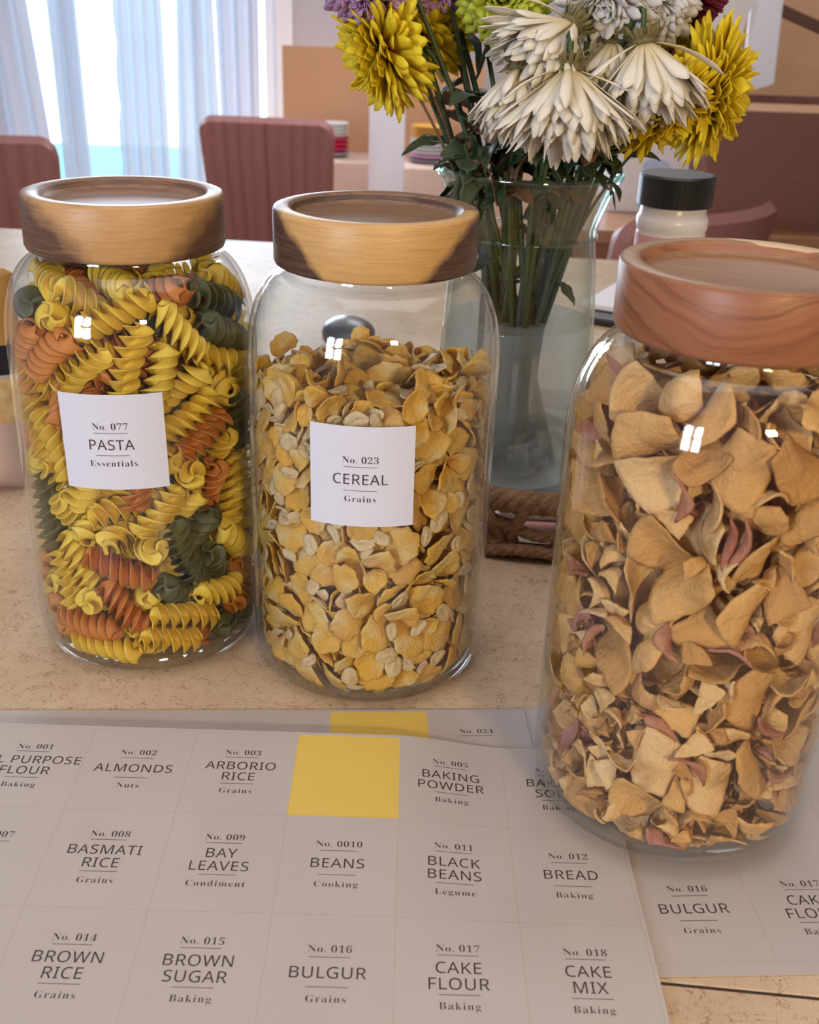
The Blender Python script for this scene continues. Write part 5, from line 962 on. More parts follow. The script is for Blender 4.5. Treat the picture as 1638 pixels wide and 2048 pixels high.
  7,-118,-443,830,47,-21,-23,21,5,-127,-500,962,23,-7,-37,41,7,-467,-122,1674,47,5,34,-14,0,-111,-505,343,23,-39,-29,-27,22,-221,-471,991,34,-20,-43,-14,7,-155,-282,789,8,9,-36,47,
  7,-361,-256,1323,53,11,26,1,7,-251,-411,704,42,-5,31,29,7,-270,-411,1043,28,-43,8,-31,7,209,-416,644,39,0,43,16,7,-107,120,1819,28,-15,-3,-51,21,-66,-498,1412,15,-41,-17,-38,
  22,-235,-463,1557,46,3,39,-1,4,483,-134,1442,3,-34,-21,44,7,-437,-95,401,37,43,-4,-20,3,326,-378,1711,37,-12,22,40,4,136,97,1751,20,6,-42,38,5,-56,-452,1819,36,-14,-38,25,
  20,360,-377,1022,10,38,6,-45,5,-351,-385,353,43,14,-29,27,21,-26,-521,1414,5,-47,-5,-37,7,198,-458,170,14,-15,-12,-55,4,214,333,1820,33,-45,-10,20,0,-351,-358,985,3,-45,39,6,
  4,-193,35,1805,19,53,17,-13,0,286,324,1854,6,-24,-32,-44,3,-435,-270,1083,7,-38,37,27,7,-215,-312,81,14,-9,-29,50,0,-3,-517,716,46,6,-37,-7,22,-132,-476,106,22,-52,14,15,
  21,357,-359,1179,9,-24,47,27,20,-185,-446,599,11,-18,-44,-35,0,118,-486,211,32,41,18,-24,1,-171,-496,1320,8,-45,31,23,7,-494,39,1660,29,-33,-9,-39,3,-75,-508,1286,9,-36,10,-46,
  4,-304,-206,1063,22,-48,-11,27,7,-411,-260,506,7,-34,-18,-46,3,-421,-275,1231,23,-49,18,-19,2,-491,-121,960,41,9,42,11,3,88,-505,1029,4,4,60,2,4,331,-294,1224,19,20,-21,-49,
  7,-30,242,1805,9,28,49,16,0,357,-376,897,46,-18,32,14,22,417,-308,1164,10,-23,51,19,22,-497,-128,1088,9,-44,39,-5,4,-433,-135,1142,45,8,35,-17,0,-435,-189,292,30,-39,-33,-11,
  22,-491,-62,1629,48,34,-13,-3,3,190,-479,995,31,15,-12,-47,2,-48,373,1847,7,22,-20,-51,22,-72,-515,496,56,-7,19,3,0,-378,-330,309,30,16,-38,32,3,-410,-312,1177,8,-38,44,-9,
  3,-298,-416,413,59,-3,-4,-10,0,328,-388,143,58,1,9,12,0,-432,-259,766,48,-35,4,-3,1,-423,-306,565,55,4,-5,23,5,-388,-347,655,18,-31,-26,41,0,140,-499,1345,28,13,-51,0,
  1,-468,-221,1223,18,12,48,-28,2,81,-473,590,28,-16,18,47,7,-500,-14,571,41,14,1,41,5,-442,-277,1315,28,-30,0,-44,5,1,-503,632,28,51,-11,-12,2,395,-291,792,42,-16,16,37,
  5,356,-380,223,10,24,-19,51,4,406,-265,1068,17,-43,-31,23,3,422,-240,1769,48,23,-23,-15,1,-185,-484,744,48,-2,19,-30,0,-512,-79,315,40,6,9,-43,21,-11,-505,985,11,6,-3,59,
  7,151,-369,1548,6,-42,-26,34,21,-444,-271,891,30,-21,22,43,5,250,-429,1590,13,-43,-36,-18,3,-482,-171,1291,2,-14,18,-55,5,-389,-327,1039,30,1,31,41,1,302,-420,738,59,2,-1,-9,
  3,-34,-508,252,19,7,56,2,3,163,-487,305,48,-13,-18,28,5,-506,-100,828,15,-29,-35,-37,20,-475,-218,401,5,39,23,-39,1,89,-490,1258,7,-9,-15,57,4,-440,16,1077,36,33,33,-6,
  0,335,-391,344,11,-58,-3,9,5,197,-464,753,28,15,51,-1,21,195,-483,642,4,-55,-10,21,3,-295,-397,146,37,-25,3,40,22,-485,-187,904,4,41,-32,29,1,40,-515,1592,5,23,-55,2,
  3,313,-387,1599,56,-14,-2,18,5,36,-516,541,55,-22,4,-10,0,-379,-332,206,19,44,-34,13,3,-89,-496,192,27,17,-44,-25,5,-366,-342,406,27,31,-36,26,7,-23,-161,1756,0,-20,19,-54,
  6,-268,-441,555,50,24,-21,-6,21,281,-445,400,12,17,-56,-3,0,21,-435,1776,41,27,20,28,3,-500,-115,193,10,-15,39,-41,1,-405,-327,731,15,-25,30,43,6,-86,-483,445,50,12,-20,22,
  2,417,-214,392,36,39,-28,5,7,4,-314,1381,12,-31,-31,39,1,-280,-427,633,50,-24,-17,16,3,229,-450,1391,49,-4,33,9,0,-419,-276,335,16,44,-14,-34,4,-305,-137,926,25,-49,-20,13,
  22,-521,-3,710,9,-44,-34,-20,1,-491,-164,799,10,15,53,-21,0,220,-469,570,25,18,-51,1,0,423,-259,1256,32,-31,-23,33,7,224,-300,1317,13,-23,43,32,3,-113,-387,120,36,-4,24,-41,
  5,31,-342,1802,21,-35,10,43,5,250,-394,434,16,56,-5,-13,5,-206,-285,711,31,-22,-12,-44,1,-340,-397,611,9,-54,-20,12,2,-307,-292,729,47,22,21,-20,21,-413,-93,1854,45,29,6,-26,
  6,-54,-506,146,41,31,28,-15,6,-466,-232,161,24,-46,23,19,22,-407,-221,407,15,6,-47,33,0,-431,-266,990,11,44,-38,8,7,162,-377,1349,32,-20,14,44,2,-26,-431,1032,24,-27,-42,-22,
  6,-253,318,1859,48,27,15,19,6,-207,-454,103,5,15,-42,-40,0,160,-435,1109,17,10,-11,55,5,86,-506,133,47,-15,-16,-31,7,-269,-187,374,30,6,-30,42,7,-172,-176,1786,17,8,-41,40,
  0,-30,-455,135,28,-47,-26,-5,5,-300,-350,499,11,35,-4,47,6,110,-411,1060,8,-50,29,12,4,-116,-387,567,46,-32,3,-22,6,-73,-520,395,25,9,-44,-31,6,244,-461,343,10,-41,-40,-16,
  1,-488,-189,1609,2,33,-27,43,22,239,-387,503,38,-23,-7,40,6,-495,-124,120,5,10,57,14,5,-507,27,1118,4,-9,46,-37,22,69,-423,996,34,39,23,-19,2,215,-16,1810,16,58,0,0,
  21,-518,-79,497,37,-17,17,40,7,70,-44,1732,32,-18,25,-41,1,-385,-325,1296,22,18,-12,51,3,241,-414,90,48,-29,19,-7,7,383,-269,205,14,10,-57,6,5,-70,-365,1810,38,7,44,10,
  6,-120,-511,244,45,-25,20,-23,6,23,-524,837,39,18,-37,-19,21,-442,-260,691,16,48,-25,-20,6,-392,-350,466,33,-27,11,-41,1,352,-382,783,39,-5,-23,-40,21,-423,-181,825,21,38,3,-41,
  4,99,-331,738,21,-10,7,55,21,-168,-385,1476,4,53,28,-7,3,-246,-307,1634,18,-5,23,-52,2,221,-311,491,27,-7,-47,-24,3,-11,-273,582,29,11,-33,39,3,442,-262,1359,19,51,12,-22,
  22,417,-293,454,24,17,51,10,0,454,-246,897,31,-1,-43,-29,7,-432,-77,138,21,-6,-44,-34,4,430,-233,578,49,-24,-17,19,1,-370,-330,517,26,11,53,6,7,462,-193,1191,3,-50,-30,12,
  0,287,-280,71,31,-27,-11,42,3,313,203,1763,43,-30,8,27,3,298,-289,814,2,26,-3,-54,3,-150,-301,646,53,22,15,11,21,456,-248,510,0,50,29,-18,6,462,-245,721,3,27,13,-52,
  0,-252,-318,368,44,39,9,9,3,-325,-313,554,27,-11,-8,52,4,-423,140,322,44,17,27,-25,1,-470,-219,517,0,-12,-59,5,3,225,-336,1647,53,4,14,23,7,-438,52,420,21,49,-4,-27,
  0,-75,-444,1213,22,29,41,-25,3,298,-403,272,40,22,-34,-20,20,-477,-135,312,36,3,12,-47,5,173,-397,569,42,-3,35,25,6,-525,22,176,9,18,56,6,5,-20,-343,1110,18,-46,-20,-27,
  5,482,-194,780,28,2,44,-29,0,-507,-56,752,14,43,31,25,2,-97,-239,1447,23,54,-14,-5,2,-40,-404,762,27,-27,-46,6,1,451,-252,273,59,-3,8,10,4,-56,-303,1676,36,14,1,46,
  5,-47,484,1763,3,-7,-23,55,3,406,-315,318,4,16,-58,1,7,229,-213,1805,34,46,-7,-15,0,285,-354,382,12,5,17,56,5,-17,-448,1407,6,49,3,33,6,-461,-247,585,7,51,-3,31,
  6,-473,-217,843,32,7,36,35,21,-308,-270,604,37,-9,-27,-37,5,-404,-195,1246,33,-44,-19,15,6,-438,-79,911,21,-23,-34,-39,6,12,-485,100,8,9,58,-11,4,-161,172,1702,3,-2,-34,-49,
  20,-99,450,1730,21,-24,-46,-21,3,-424,-288,243,56,-20,-5,-5,6,-352,-358,104,9,29,2,52,4,78,-294,1132,21,-9,55,-7,5,383,-352,398,16,37,0,45,7,-325,243,1792,40,-8,5,43,
  4,160,-294,988,50,-26,-9,18,6,-294,-365,595,23,-28,48,4,2,352,83,1758,2,38,-6,-46,1,-6,-317,1816,53,-11,0,-26,0,106,-356,541,20,-52,-20,12,7,138,-170,1324,18,29,0,-49,
  7,68,-295,1243,47,13,-34,-11,6,-244,-354,620,38,-14,12,-43,1,253,-259,1702,57,14,12,-9,6,93,-408,1110,8,-27,-39,36,3,-47,-393,1280,18,-56,-4,9,20,-504,97,218,49,0,-1,34,
  7,-406,277,1701,38,30,-25,25,4,317,-258,1508,45,-4,-20,-35,2,224,-152,863,24,-32,-23,39,2,-142,-200,655,47,35,5,11,5,22,-432,187,25,-30,-45,8,1,-434,-185,1002,8,50,28,-15,
  7,-475,146,1402,26,-4,7,-54,3,-263,-213,1719,47,30,10,-21,20,-254,-265,1038,0,17,-36,-45,5,506,-119,988,14,33,22,43,6,-510,-80,1038,7,-39,-32,32,2,-492,96,742,19,39,41,4,
  20,269,-106,1807,48,-16,-20,-24,3,167,-400,307,51,-20,17,-19,4,-196,-255,1589,27,21,22,44,6,385,-344,767,6,55,24,-6,1,76,-416,464,27,-46,-23,-16,2,-158,355,1723,27,41,33,11,
  7,-230,-357,1447,48,-22,-22,-17,1,-338,-303,420,4,-31,14,49,22,-423,-136,809,39,-21,40,5,21,-519,2,357,9,42,-37,21,1,174,-351,154,29,31,35,-25,4,52,-349,194,29,-13,11,50,
  7,-307,-282,218,27,-15,-32,-40,1,322,-312,760,36,-39,-27,3,6,-262,-320,430,6,-15,20,54,4,96,-209,703,14,-16,54,13,22,356,-321,95,52,18,3,23,0,370,-301,912,10,-32,-20,-46,
  20,396,-284,684,36,37,-28,12,3,228,-265,660,4,-9,24,-54,2,-201,-305,227,22,-16,-53,6,3,-277,-187,1351,16,8,-21,-53,5,-503,34,1552,35,38,-7,-29,0,479,-187,167,8,-53,-23,13,
  1,-304,139,1804,47,34,-15,0,22,-432,-119,531,22,47,-27,14,7,228,-306,315,49,-24,-18,-18,6,174,-328,250,16,51,-11,25,4,-349,-14,1286,20,-33,27,-38,7,76,-354,613,43,-41,-1,-10,
  0,-249,-264,594,31,14,-9,48,21,481,-204,256,31,10,5,-50,6,0,-429,1206,56,-3,21,-4,7,-282,-181,510,29,-4,-34,-40,2,317,-281,305,2,53,-10,25,1,474,-204,965,7,-8,-44,-40,
  21,224,-313,130,46,8,-19,32,2,490,-85,309,45,16,-33,16,5,-29,117,1786,57,-13,-12,0,4,-3,-262,499,19,-55,14,-3,7,-406,47,1169,19,-17,23,-50,3,488,-132,467,19,53,-20,-4,
  2,-127,459,1643,41,-32,-29,5,0,40,-367,1174,58,-10,-10,7,21,-505,148,290,5,-46,-32,-22,6,-142,-435,942,13,36,1,-46,3,-207,-374,524,54,9,-25,0,1,-253,-243,828,4,44,-3,41,
  7,217,-174,1186,9,7,52,27,2,357,-107,522,16,-53,-3,22,7,-230,-312,916,43,1,-41,-9,7,-368,-77,708,28,-9,-18,49,7,-302,-210,1560,29,42,29,-11,5,-65,-255,567,25,-13,32,-42,
  5,-345,-308,1471,28,25,-42,-20,7,-268,-81,1136,1,5,59,10,0,-368,26,749,45,13,12,35,4,114,-272,1626,40,41,-2,19,7,-448,210,1256,41,22,22,-31,4,-280,-174,1249,1,-49,10,34,
  7,-272,-163,747,31,24,45,-6,4,-333,6,837,55,7,17,16,4,-97,-279,1005,19,-54,-19,1,3,-484,-112,252,20,-38,-19,-38,6,123,451,1824,7,-17,-16,-55,21,-28,-452,257,48,-16,32,6,
  6,-433,-169,540,17,-20,-19,50,3,122,-333,291,46,21,-17,28,7,-336,-222,700,9,-58,-3,14,0,89,-190,1702,51,13,-27,8,1,444,189,1781,46,-25,3,30,0,-45,-386,426,35,5,45,18,
  21,-370,-169,1454,24,-9,-37,40,2,-207,-258,483,12,-23,-9,-53,1,-147,-412,74,23,-40,-35,-16,2,-467,127,582,45,31,13,-22,1,423,-127,964,10,8,23,-54,7,-13,19,1173,33,47,-11,-11,
  20,-97,-272,685,31,48,14,-12,21,-372,-261,365,22,-5,-33,-45,4,462,39,1756,32,-30,-27,31,5,-490,-34,804,32,1,25,44,1,229,-309,901,36,-27,-25,31,22,86,-440,230,0,47,5,-36,
  4,127,-128,1008,47,29,-8,22,4,384,-185,1384,33,28,-40,-13,6,342,-256,67,18,-16,5,-55,7,-198,-144,409,30,32,41,3,5,-69,-310,432,46,8,-26,28,2,146,-284,1456,35,-44,-4,-19,
  4,59,-296,386,26,28,45,8,4,-362,64,543,23,37,-35,22,7,219,-138,152,28,25,41,23,20,-177,-266,907,18,-10,-48,29,2,197,-234,116,18,19,-54,0,7,493,-96,1190,38,1,-14,-45,
  5,-220,401,1725,7,-25,40,-36,5,-23,-188,1430,23,-25,-49,5,1,71,-278,1348,18,-37,-12,42,2,285,-279,1087,41,14,-37,-18,22,-447,265,1057,31,33,25,-31,22,-502,128,1220,16,47,33,-4,
  21,7,423,1730,3,-31,-36,-37,21,-455,-122,483,34,31,33,20,1,115,-234,1228,47,21,-14,28,5,-361,-89,460,27,3,17,-51,3,-510,21,1475,1,58,-9,14,6,284,-250,122,45,-8,38,-6,
  4,337,-161,869,38,33,32,4,5,-484,35,98,0,-12,-27,-52,0,51,-195,1253,0,-57,10,16,0,-201,-207,571,37,36,30,8,2,434,-175,1588,34,10,48,0,1,13,-412,651,19,-18,-50,-20,
  0,174,-363,685,44,-8,8,39,3,202,-189,1268,24,-47,-20,20,4,-379,206,733,13,45,27,-26,3,326,-231,648,40,4,13,-43,5,-384,5,183,37,-3,7,-47,6,-415,-121,265,43,8,-31,27,
  1,-164,-13,1665,49,-32,8,-12,4,-22,-182,1141,17,-18,-2,-55,6,514,-79,440,3,-7,6,59,6,-339,-294,672,40,9,-43,6,3,240,-242,197,6,17,34,-46,0,-413,-181,132,55,1,-21,-11,
  6,-490,168,788,45,-14,20,32,3,399,-188,473,12,30,25,-44,1,471,-211,1281,1,-18,-16,55,1,-144,157,1583,26,28,-3,46,3,297,-48,825,21,-49,-28,-3,22,360,327,1769,18,37,37,21,
  2,401,-141,1702,24,-25,-7,-48,4,-210,65,726,1,-59,-8,2,4,-221,-59,743,51,-6,0,-31,5,284,-347,908,27,10,-46,-27,21,482,-106,1060,44,-24,-6,-32,5,414,-197,239,30,-41,31,10,
  7,500,-62,925,11,38,-44,-6,5,-505,93,1338,17,-32,32,-35,3,-142,-231,852,36,-6,34,-34,5,488,-73,1749,47,-25,-10,27,4,-60,-59,1419,57,9,-2,-18,4,494,-65,607,27,-8,-45,-28,
  5,-303,56,76,39,14,20,38,6,-272,-278,461,28,29,-40,-20,2,-162,-353,431,1,-18,-34,-46,5,272,-299,577,14,-58,1,-9,7,-134,-368,1080,41,-21,-11,-37,6,-280,131,1259,43,21,-30,-21,
  1,-221,-263,1330,21,18,0,-53,7,479,-14,1093,44,-28,-15,-26,4,-210,162,1116,10,-6,46,37,3,-307,-348,264,56,-13,10,15,4,-441,135,1079,14,-28,7,51,7,-103,274,1515,57,17,3,5,
  0,-73,-305,1239,43,3,42,-3,1,426,-222,84,18,-40,-10,40,7,-338,-136,166,45,-24,14,28,2,-171,-362,298,54,-20,13,13,21,32,-338,1715,0,-30,49,-18,1,23,-405,1708,39,2,-32,32,
  5,-343,169,1197,9,-57,3,-16,20,53,-126,1208,39,-14,-37,-23,20,257,-350,209,12,-19,18,53,7,-421,81,821,28,-17,-21,46,6,511,-105,795,22,3,-37,-42,4,317,-94,716,28,19,48,12,
  4,-317,-110,1540,48,-31,16,-10,1,-437,-130,77,37,33,25,-23,21,476,-165,368,33,17,19,43,6,439,-279,1440,51,26,-16,6,1,-54,-394,1168,37,-46,-9,6,7,-354,323,526,47,-1,-6,36,
  0,416,-190,712,46,-1,-37,-11,0,118,-180,1134,11,14,43,-38,5,418,8,541,52,-12,-14,24,2,-462,14,260,24,-43,-16,31,1,-158,-358,1618,22,-34,36,-24,1,-260,-254,131,33,-31,7,39,
  4,276,-83,238,45,9,-12,-36,0,-443,70,955,12,-19,2,-56,6,508,-131,648,56,11,-16,6,5,298,-107,805,13,43,32,-23,1,-68,398,1762,47,-21,-32,-3,1,-60,-418,62,36,-32,8,35,
  7,91,-230,81,35,-21,-19,39,2,-377,-121,310,39,-30,12,-32,22,-455,250,624,36,-12,45,14,2,-162,-290,1265,11,1,54,23,6,-116,-288,72,36,16,-45,-3,22,-350,-135,76,19,-18,-51,-18,
  0,178,-202,214,13,18,-23,-50,0,-102,-319,109,47,5,36,-6,5,-336,171,991,28,-6,12,-51,3,467,-135,730,34,10,-3,-48,3,-208,-195,873,4,-40,-5,44,4,-193,122,951,11,-56,-20,-1,
  7,-417,128,147,24,49,-1,-26,0,-55,-193,82,37,-35,30,-10,4,482,-1,1627,6,-28,-49,18,3,-311,168,74,24,30,19,-42,7,-274,47,1047,46,-31,15,16,2,-442,241,428,31,7,27,-43,
  21,238,-126,62,28,-21,-32,37,2,-441,165,952,27,-46,-15,-23,3,456,-42,486,47,-27,24,11,5,-370,-7,989,33,-35,5,36,6,377,-81,591,41,38,-7,20,4,-203,45,1337,40,-16,-42,3,
  4,-347,238,1432,47,33,-13,-13,0,197,-237,791,13,-7,31,-49,1,-447,190,86,24,-3,-13,53,21,-136,-295,340,57,-2,8,-16,2,-183,-101,577,49,5,-14,-32,2,-315,309,754,52,10,20,-21,
  0,-369,171,833,23,-27,47,-14,7,-195,-78,307,23,8,-29,-47,6,-81,-215,133,13,1,54,23,3,-419,180,1529,11,-28,23,-46,1,-80,-433,250,27,10,9,52,4,-158,-195,217,40,11,11,42,
  3,-124,-26,442,32,-41,30,-1,2,-380,-73,561,29,4,40,34,3,-389,117,660,17,-38,42,11,4,138,-153,285,0,12,2,-59,3,498,17,996,42,36,-22,11,2,478,129,530,41,-11,-10,42,
  20,-342,157,1590,6,-8,-59,4,5,-251,-25,1688,1,-53,28,-7,3,-179,-116,1717,36,-38,29,6,3,-250,77,1687,18,-41,12,38,3,-145,81,1668,10,-9,-14,-57,5,-57,207,1606,30,-34,-38,-11,
  6,-352,110,1619,49,-25,23,-6,5,-246,-56,1598,19,-1,41,40,4,-355,6,1677,27,45,-28,3,0,132,-149,1693,49,-5,-29,-18,2,328,-52,1727,46,0,-32,21,6,-429,138,1595,34,1,-29,39,
  0,-117,276,1667,28,13,48,17,0,-49,129,1619,49,28,13,-18,0,-24,-230,1639,51,-21,-24,-4,1,30,-287,1598,51,-17,-10,-25,2,1,75,1701,15,-24,-50,16,3,-246,-101,1665,25,39,28,26,
  20,81,367,1694,28,37,-36,14,6,-117,509,599,17,16,13,54,20,428,-96,1571,27,2,50,19,5,109,404,1636,4,20,57,1,1,71,500,302,21,5,28,-49,1,-297,21,1752,40,15,-13,40,
  20,220,476,311,3,-21,0,56,2,462,136,1515,7,15,-17,55,21,414,60,1559,26,-11,-43,31,4,-393,303,1260,35,-26,40,-12,6,-433,282,1321,52,1,-7,28,2,355,334,958,2,-12,-28,52,
  1,455,236,1178,17,-16,-13,-54,0,-136,457,633,27,54,2,-5,22,-400,311,788,43,-36,-9,-19,6,-24,420,565,2,27,51,18,0,462,48,432,21,20,-9,-52,0,262,446,1439,15,54,-20,10,
  3,426,-85,392,11,9,26,52,6,-310,273,468,18,56,8,9,4,267,331,494,9,5,15,-57,2,-259,321,1711,7,-20,-49,27,5,-90,456,575,0,19,-56,-12,4,-262,427,1299,28,14,38,-34,
  4,-213,368,491,55,18,6,-13,3,464,210,739,18,56,7,-8,2,133,395,491,10,39,-18,41,3,-141,492,1334,28,-2,-29,44,22,-418,153,467,18,-14,-55,2,3,185,244,1771,8,-36,-12,-46,
  1,-410,200,564,20,-23,-37,36,1,-308,421,784,26,41,-30,-18,5,-185,487,1249,1,-27,43,32,6,-446,278,799,17,20,49,-24,1,216,462,511,21,31,10,46,0,164,475,1335,32,-5,44,25,
  2,208,433,1579,51,-26,12,15,0,479,6,379,6,3,9,-59,7,85,496,1413,57,13,10,-8,4,243,357,633,59,-8,1,-3,3,-76,511,1459,28,44,-24,-16,1,-358,226,489,13,-15,-23,52,
  7,483,133,1125,48,5,-9,-35,4,-365,335,1542,23,11,38,-38,0,-487,120,479,15,-37,11,43,22,-433,-10,684,3,-35,-27,-40,5,5,455,614,46,-19,-23,25,5,46,515,1188,33,-25,38,20,
  3,384,317,694,23,48,-28,1,5,-468,189,630,18,47,26,-20,5,-420,-36,465,41,-13,23,35,3,-53,429,656,2,-3,31,51,5,-455,255,536,28,34,27,30,2,405,164,370,33,36,24,-25,
  2,221,398,434,0,54,19,18,22,-212,475,792,0,-50,-1,-33,20,481,130,465,2,-27,-51,18,3,174,407,281,9,13,-1,-58,5,40,-421,314,12,24,25,-47,1,-184,483,746,9,38,26,37,
  2,-377,336,678,42,36,-2,23,6,-405,235,528,57,10,3,-14,3,513,35,741,4,-7,-41,43,2,-315,244,1629,32,-3,-38,33,4,-3,454,1062,44,-35,-2,19,1,-73,517,951,43,-27,17,-27,
  5,420,298,1086,23,-35,-1,42,5,415,-135,621,24,39,-12,36,7,-100,491,836,57,11,-12,8,22,440,131,1651,15,2,-41,-41,5,-38,432,493,8,7,46,-38,3,-87,475,502,54,-16,16,-12,
  7,-233,441,667,13,36,20,-41,3,-193,475,448,25,-19,8,-51,5,417,105,301,5,-25,32,44,3,3,415,309,53,26,8,6,1,396,124,596,1,41,21,-39,6,-100,398,649,25,4,-53,12,
  2,-201,462,1023,17,24,25,-46,5,184,473,733,20,-27,-12,48,0,-251,325,616,33,38,23,23,2,288,392,1657,22,26,25,-43,3,-89,450,984,8,49,-21,-26,4,137,484,1051,30,13,36,-35,
  1,482,-187,687,27,45,-29,6,6,219,390,738,35,-22,-37,-23,2,-126,421,710,51,-6,-2,-31,7,484,74,657,40,22,-23,-32,5,273,436,983,45,0,-24,31,3,-270,439,511,0,3,60,-6,
  0,36,453,349,53,13,-2,-25,0,100,426,173,37,24,3,41,5,-212,-395,376,26,-44,31,-4,7,367,240,434,54,-6,24,-5,3,-366,336,440,21,44,-35,4,20,2,479,287,30,11,30,-41,
  1,-241,461,572,52,8,10,27,5,483,141,746,45,22,33,4,21,-331,396,844,12,-6,-6,-58,3,108,-406,671,18,-31,-9,47,2,7,501,888,31,11,46,-21,1,461,-2,784,56,-13,11,-13,
  1,-42,517,749,14,31,16,47,6,-234,418,771,7,2,-48,35,7,215,395,987,2,-28,-44,30,7,410,286,881,18,-20,-53,3,0,493,87,979,46,-2,37,-10,4,155,472,819,5,-6,-39,45,
  2,34,427,714,18,-38,-19,-38,20,463,-21,286,31,22,-33,32,1,422,160,238,13,-34,2,48,0,-33,449,189,8,29,49,16,5,-366,339,1745,49,2,-29,-20,0,437,62,355,11,52,5,-27,
  7,-242,380,1626,40,-33,-28,-11,0,333,397,1052,15,51,-18,22,5,355,373,791,38,-37,-7,-28,2,-263,409,1474,31,45,6,-24,6,358,310,1057,20,-31,37,-30,4,435,18,1322,36,40,-8,27,
  20,439,283,706,35,38,-8,-29,22,-223,353,769,13,-45,36,10,0,-209,454,1482,25,-8,-48,-24,7,481,152,918,12,-43,23,33,1,-222,461,237,47,-5,33,-15,5,395,246,314,31,-26,17,-41,
  2,-61,430,89,42,29,-9,-30,20,-152,416,118,7,-31,25,45,7,416,207,1064,5,-11,59,-4,2,352,274,747,29,43,-8,-28,7,-340,287,911,5,-30,25,45,2,276,426,1170,28,10,-45,27,
  0,-273,330,864,39,30,-20,-29,0,-57,419,785,3,-2,-41,-44,2,-223,386,892,34,14,42,23,0,-445,-54,850,30,-26,22,-39,5,446,240,789,57,-15,-9,4,5,-246,421,97,39,-36,-27,-8,
  5,31,443,117,35,-30,-29,-25,3,-122,492,161,12,53,0,-26,20,120,464,261,5,-4,35,-48,22,343,312,331,16,-56,14,-5,0,62,467,216,4,52,6,-28,2,-291,296,98,29,-15,33,-38,
  20,144,468,181,31,30,5,-42,21,346,379,1112,48,-31,-11,-13,1,255,420,925,35,-16,-43,-16,6,-388,348,1038,5,32,30,41,5,258,349,753,33,-47,-9,-14,0,405,165,785,53,21,-18,-9,
  3,421,-96,1131,39,-4,-6,45,2,473,82,849,33,36,27,-21,7,425,272,619,20,47,-29,11,20,100,485,101,15,-58,6,-3,0,-267,440,381,24,-2,55,-2,22,-393,154,72,20,-7,55,-12,
  3,148,400,86,35,49,0,-6,0,-439,240,858,48,24,11,-25,6,-468,214,1510,38,-27,-37,-10,1,222,398,83,26,50,-5,-20,6,-389,-182,240,17,-17,-5,-55,3,458,199,1641,15,-52,26,4,
  6,78,439,76,5,37,-45,-16,4,-237,381,242,24,46,-8,29,1,468,-72,174,47,25,-3,-27,5,354,359,1215,59,1,-1,12,2,446,225,1496,1,50,-15,-30,0,400,-108,1064,6,17,45,-36,
  4,353,257,1115,49,-2,-34,-8,22,-374,235,948,14,33,-4,-48,21,407,-62,1014,28,45,21,19,0,-258,333,948,35,-13,23,41,1,308,285,1204,38,8,15,-43,4,160,416,1190,48,14,-33,9,
  1,233,-343,991,29,32,-25,-33,7,427,235,1701,22,-44,4,34,4,437,136,1349,47,-25,26,-11,4,-104,484,1203,28,47,2,24,22,-243,386,1012,7,-31,-9,50,0,-339,368,1103,35,-28,19,35,
  20,177,386,1053,38,-46,-7,4,5,-259,367,1081,1,3,26,-54,1,-265,433,1110,3,27,40,-35,2,-379,284,1051,19,41,-2,39,5,399,196,1194,5,-31,40,33,4,334,316,1519,40,-23,36,12,
  1,-301,421,192,6,46,-37,6,20,-318,386,108,33,-17,45,-13,5,425,-133,258,25,39,-30,25,21,308,416,843,42,21,30,-23,2,-362,233,273,17,-34,-19,-42,5,511,-103,195,46,17,-35,-5,
  1,259,327,71,7,36,10,-46,5,-479,207,1169,23,-6,44,-32,21,340,394,914,6,-20,-56,5,5,359,365,710,37,0,-39,-27,1,86,516,1278,53,19,8,20,4,94,426,1315,25,-5,-33,43,
  0,-221,405,1141,51,-11,-2,30,2,-431,76,1344,10,-51,16,-25,7,339,245,1309,43,-1,37,-19,4,117,492,587,22,18,35,-40,7,334,308,179,12,-49,25,20,3,-115,500,271,6,-54,5,-25,
  0,-396,275,97,27,41,34,10,4,422,63,144,17,-53,22,5,4,400,221,163,34,-31,38,-3,4,-48,317,1630,38,-1,37,29,7,-372,342,211,3,24,-52,18,6,-6,474,82,48,10,-35,-4,
  20,512,-46,181,40,4,44,6,5,275,400,107,18,2,8,57,22,278,255,1672,30,50,5,-11,4,-45,436,1342,25,11,15,-52,7,110,423,1529,41,31,30,-9,1,400,289,1394,35,9,-36,32,
  0,-176,378,1214,27,-44,0,-31,2,-71,479,1528,30,32,2,-41,6,456,-172,88,12,-34,7,48,6,517,41,168,27,6,-47,-25,2,228,424,178,8,-24,-4,54,4,-91,451,348,18,27,21,-46,
  22,501,97,200,17,-21,44,-30,21,438,281,291,49,15,11,-30,2,127,464,384,32,-41,-28,-11,0,-444,223,1599,44,-19,-23,28,1,484,172,289,50,33,-3,-6,6,493,-97,108,49,24,-15,-21,
  0,393,337,233,25,-33,9,43,1,298,429,244,18,12,-41,-37,20,99,502,154,4,-14,-41,-41,22,468,95,262,6,43,29,-30,6,293,420,153,34,1,19,46,5,32,519,231,37,-34,32,8,
  1,-446,198,284,59,-9,-3,-4,0,369,-141,1625,18,-45,18,-31,7,-415,41,1492,17,1,5,57,22,408,146,1706,43,-9,1,-41,20,298,268,1728,44,-29,-9,27,5,467,-2,179,5,7,0,59,
  3,22,501,501,10,-58,-4,12,1,-447,232,135,3,7,21,56,22,489,178,401,40,-22,-37,-12,22,3,510,139,8,4,-2,-59,1,-442,276,258,26,14,37,37,2,289,372,321,17,-40,-39,-13,
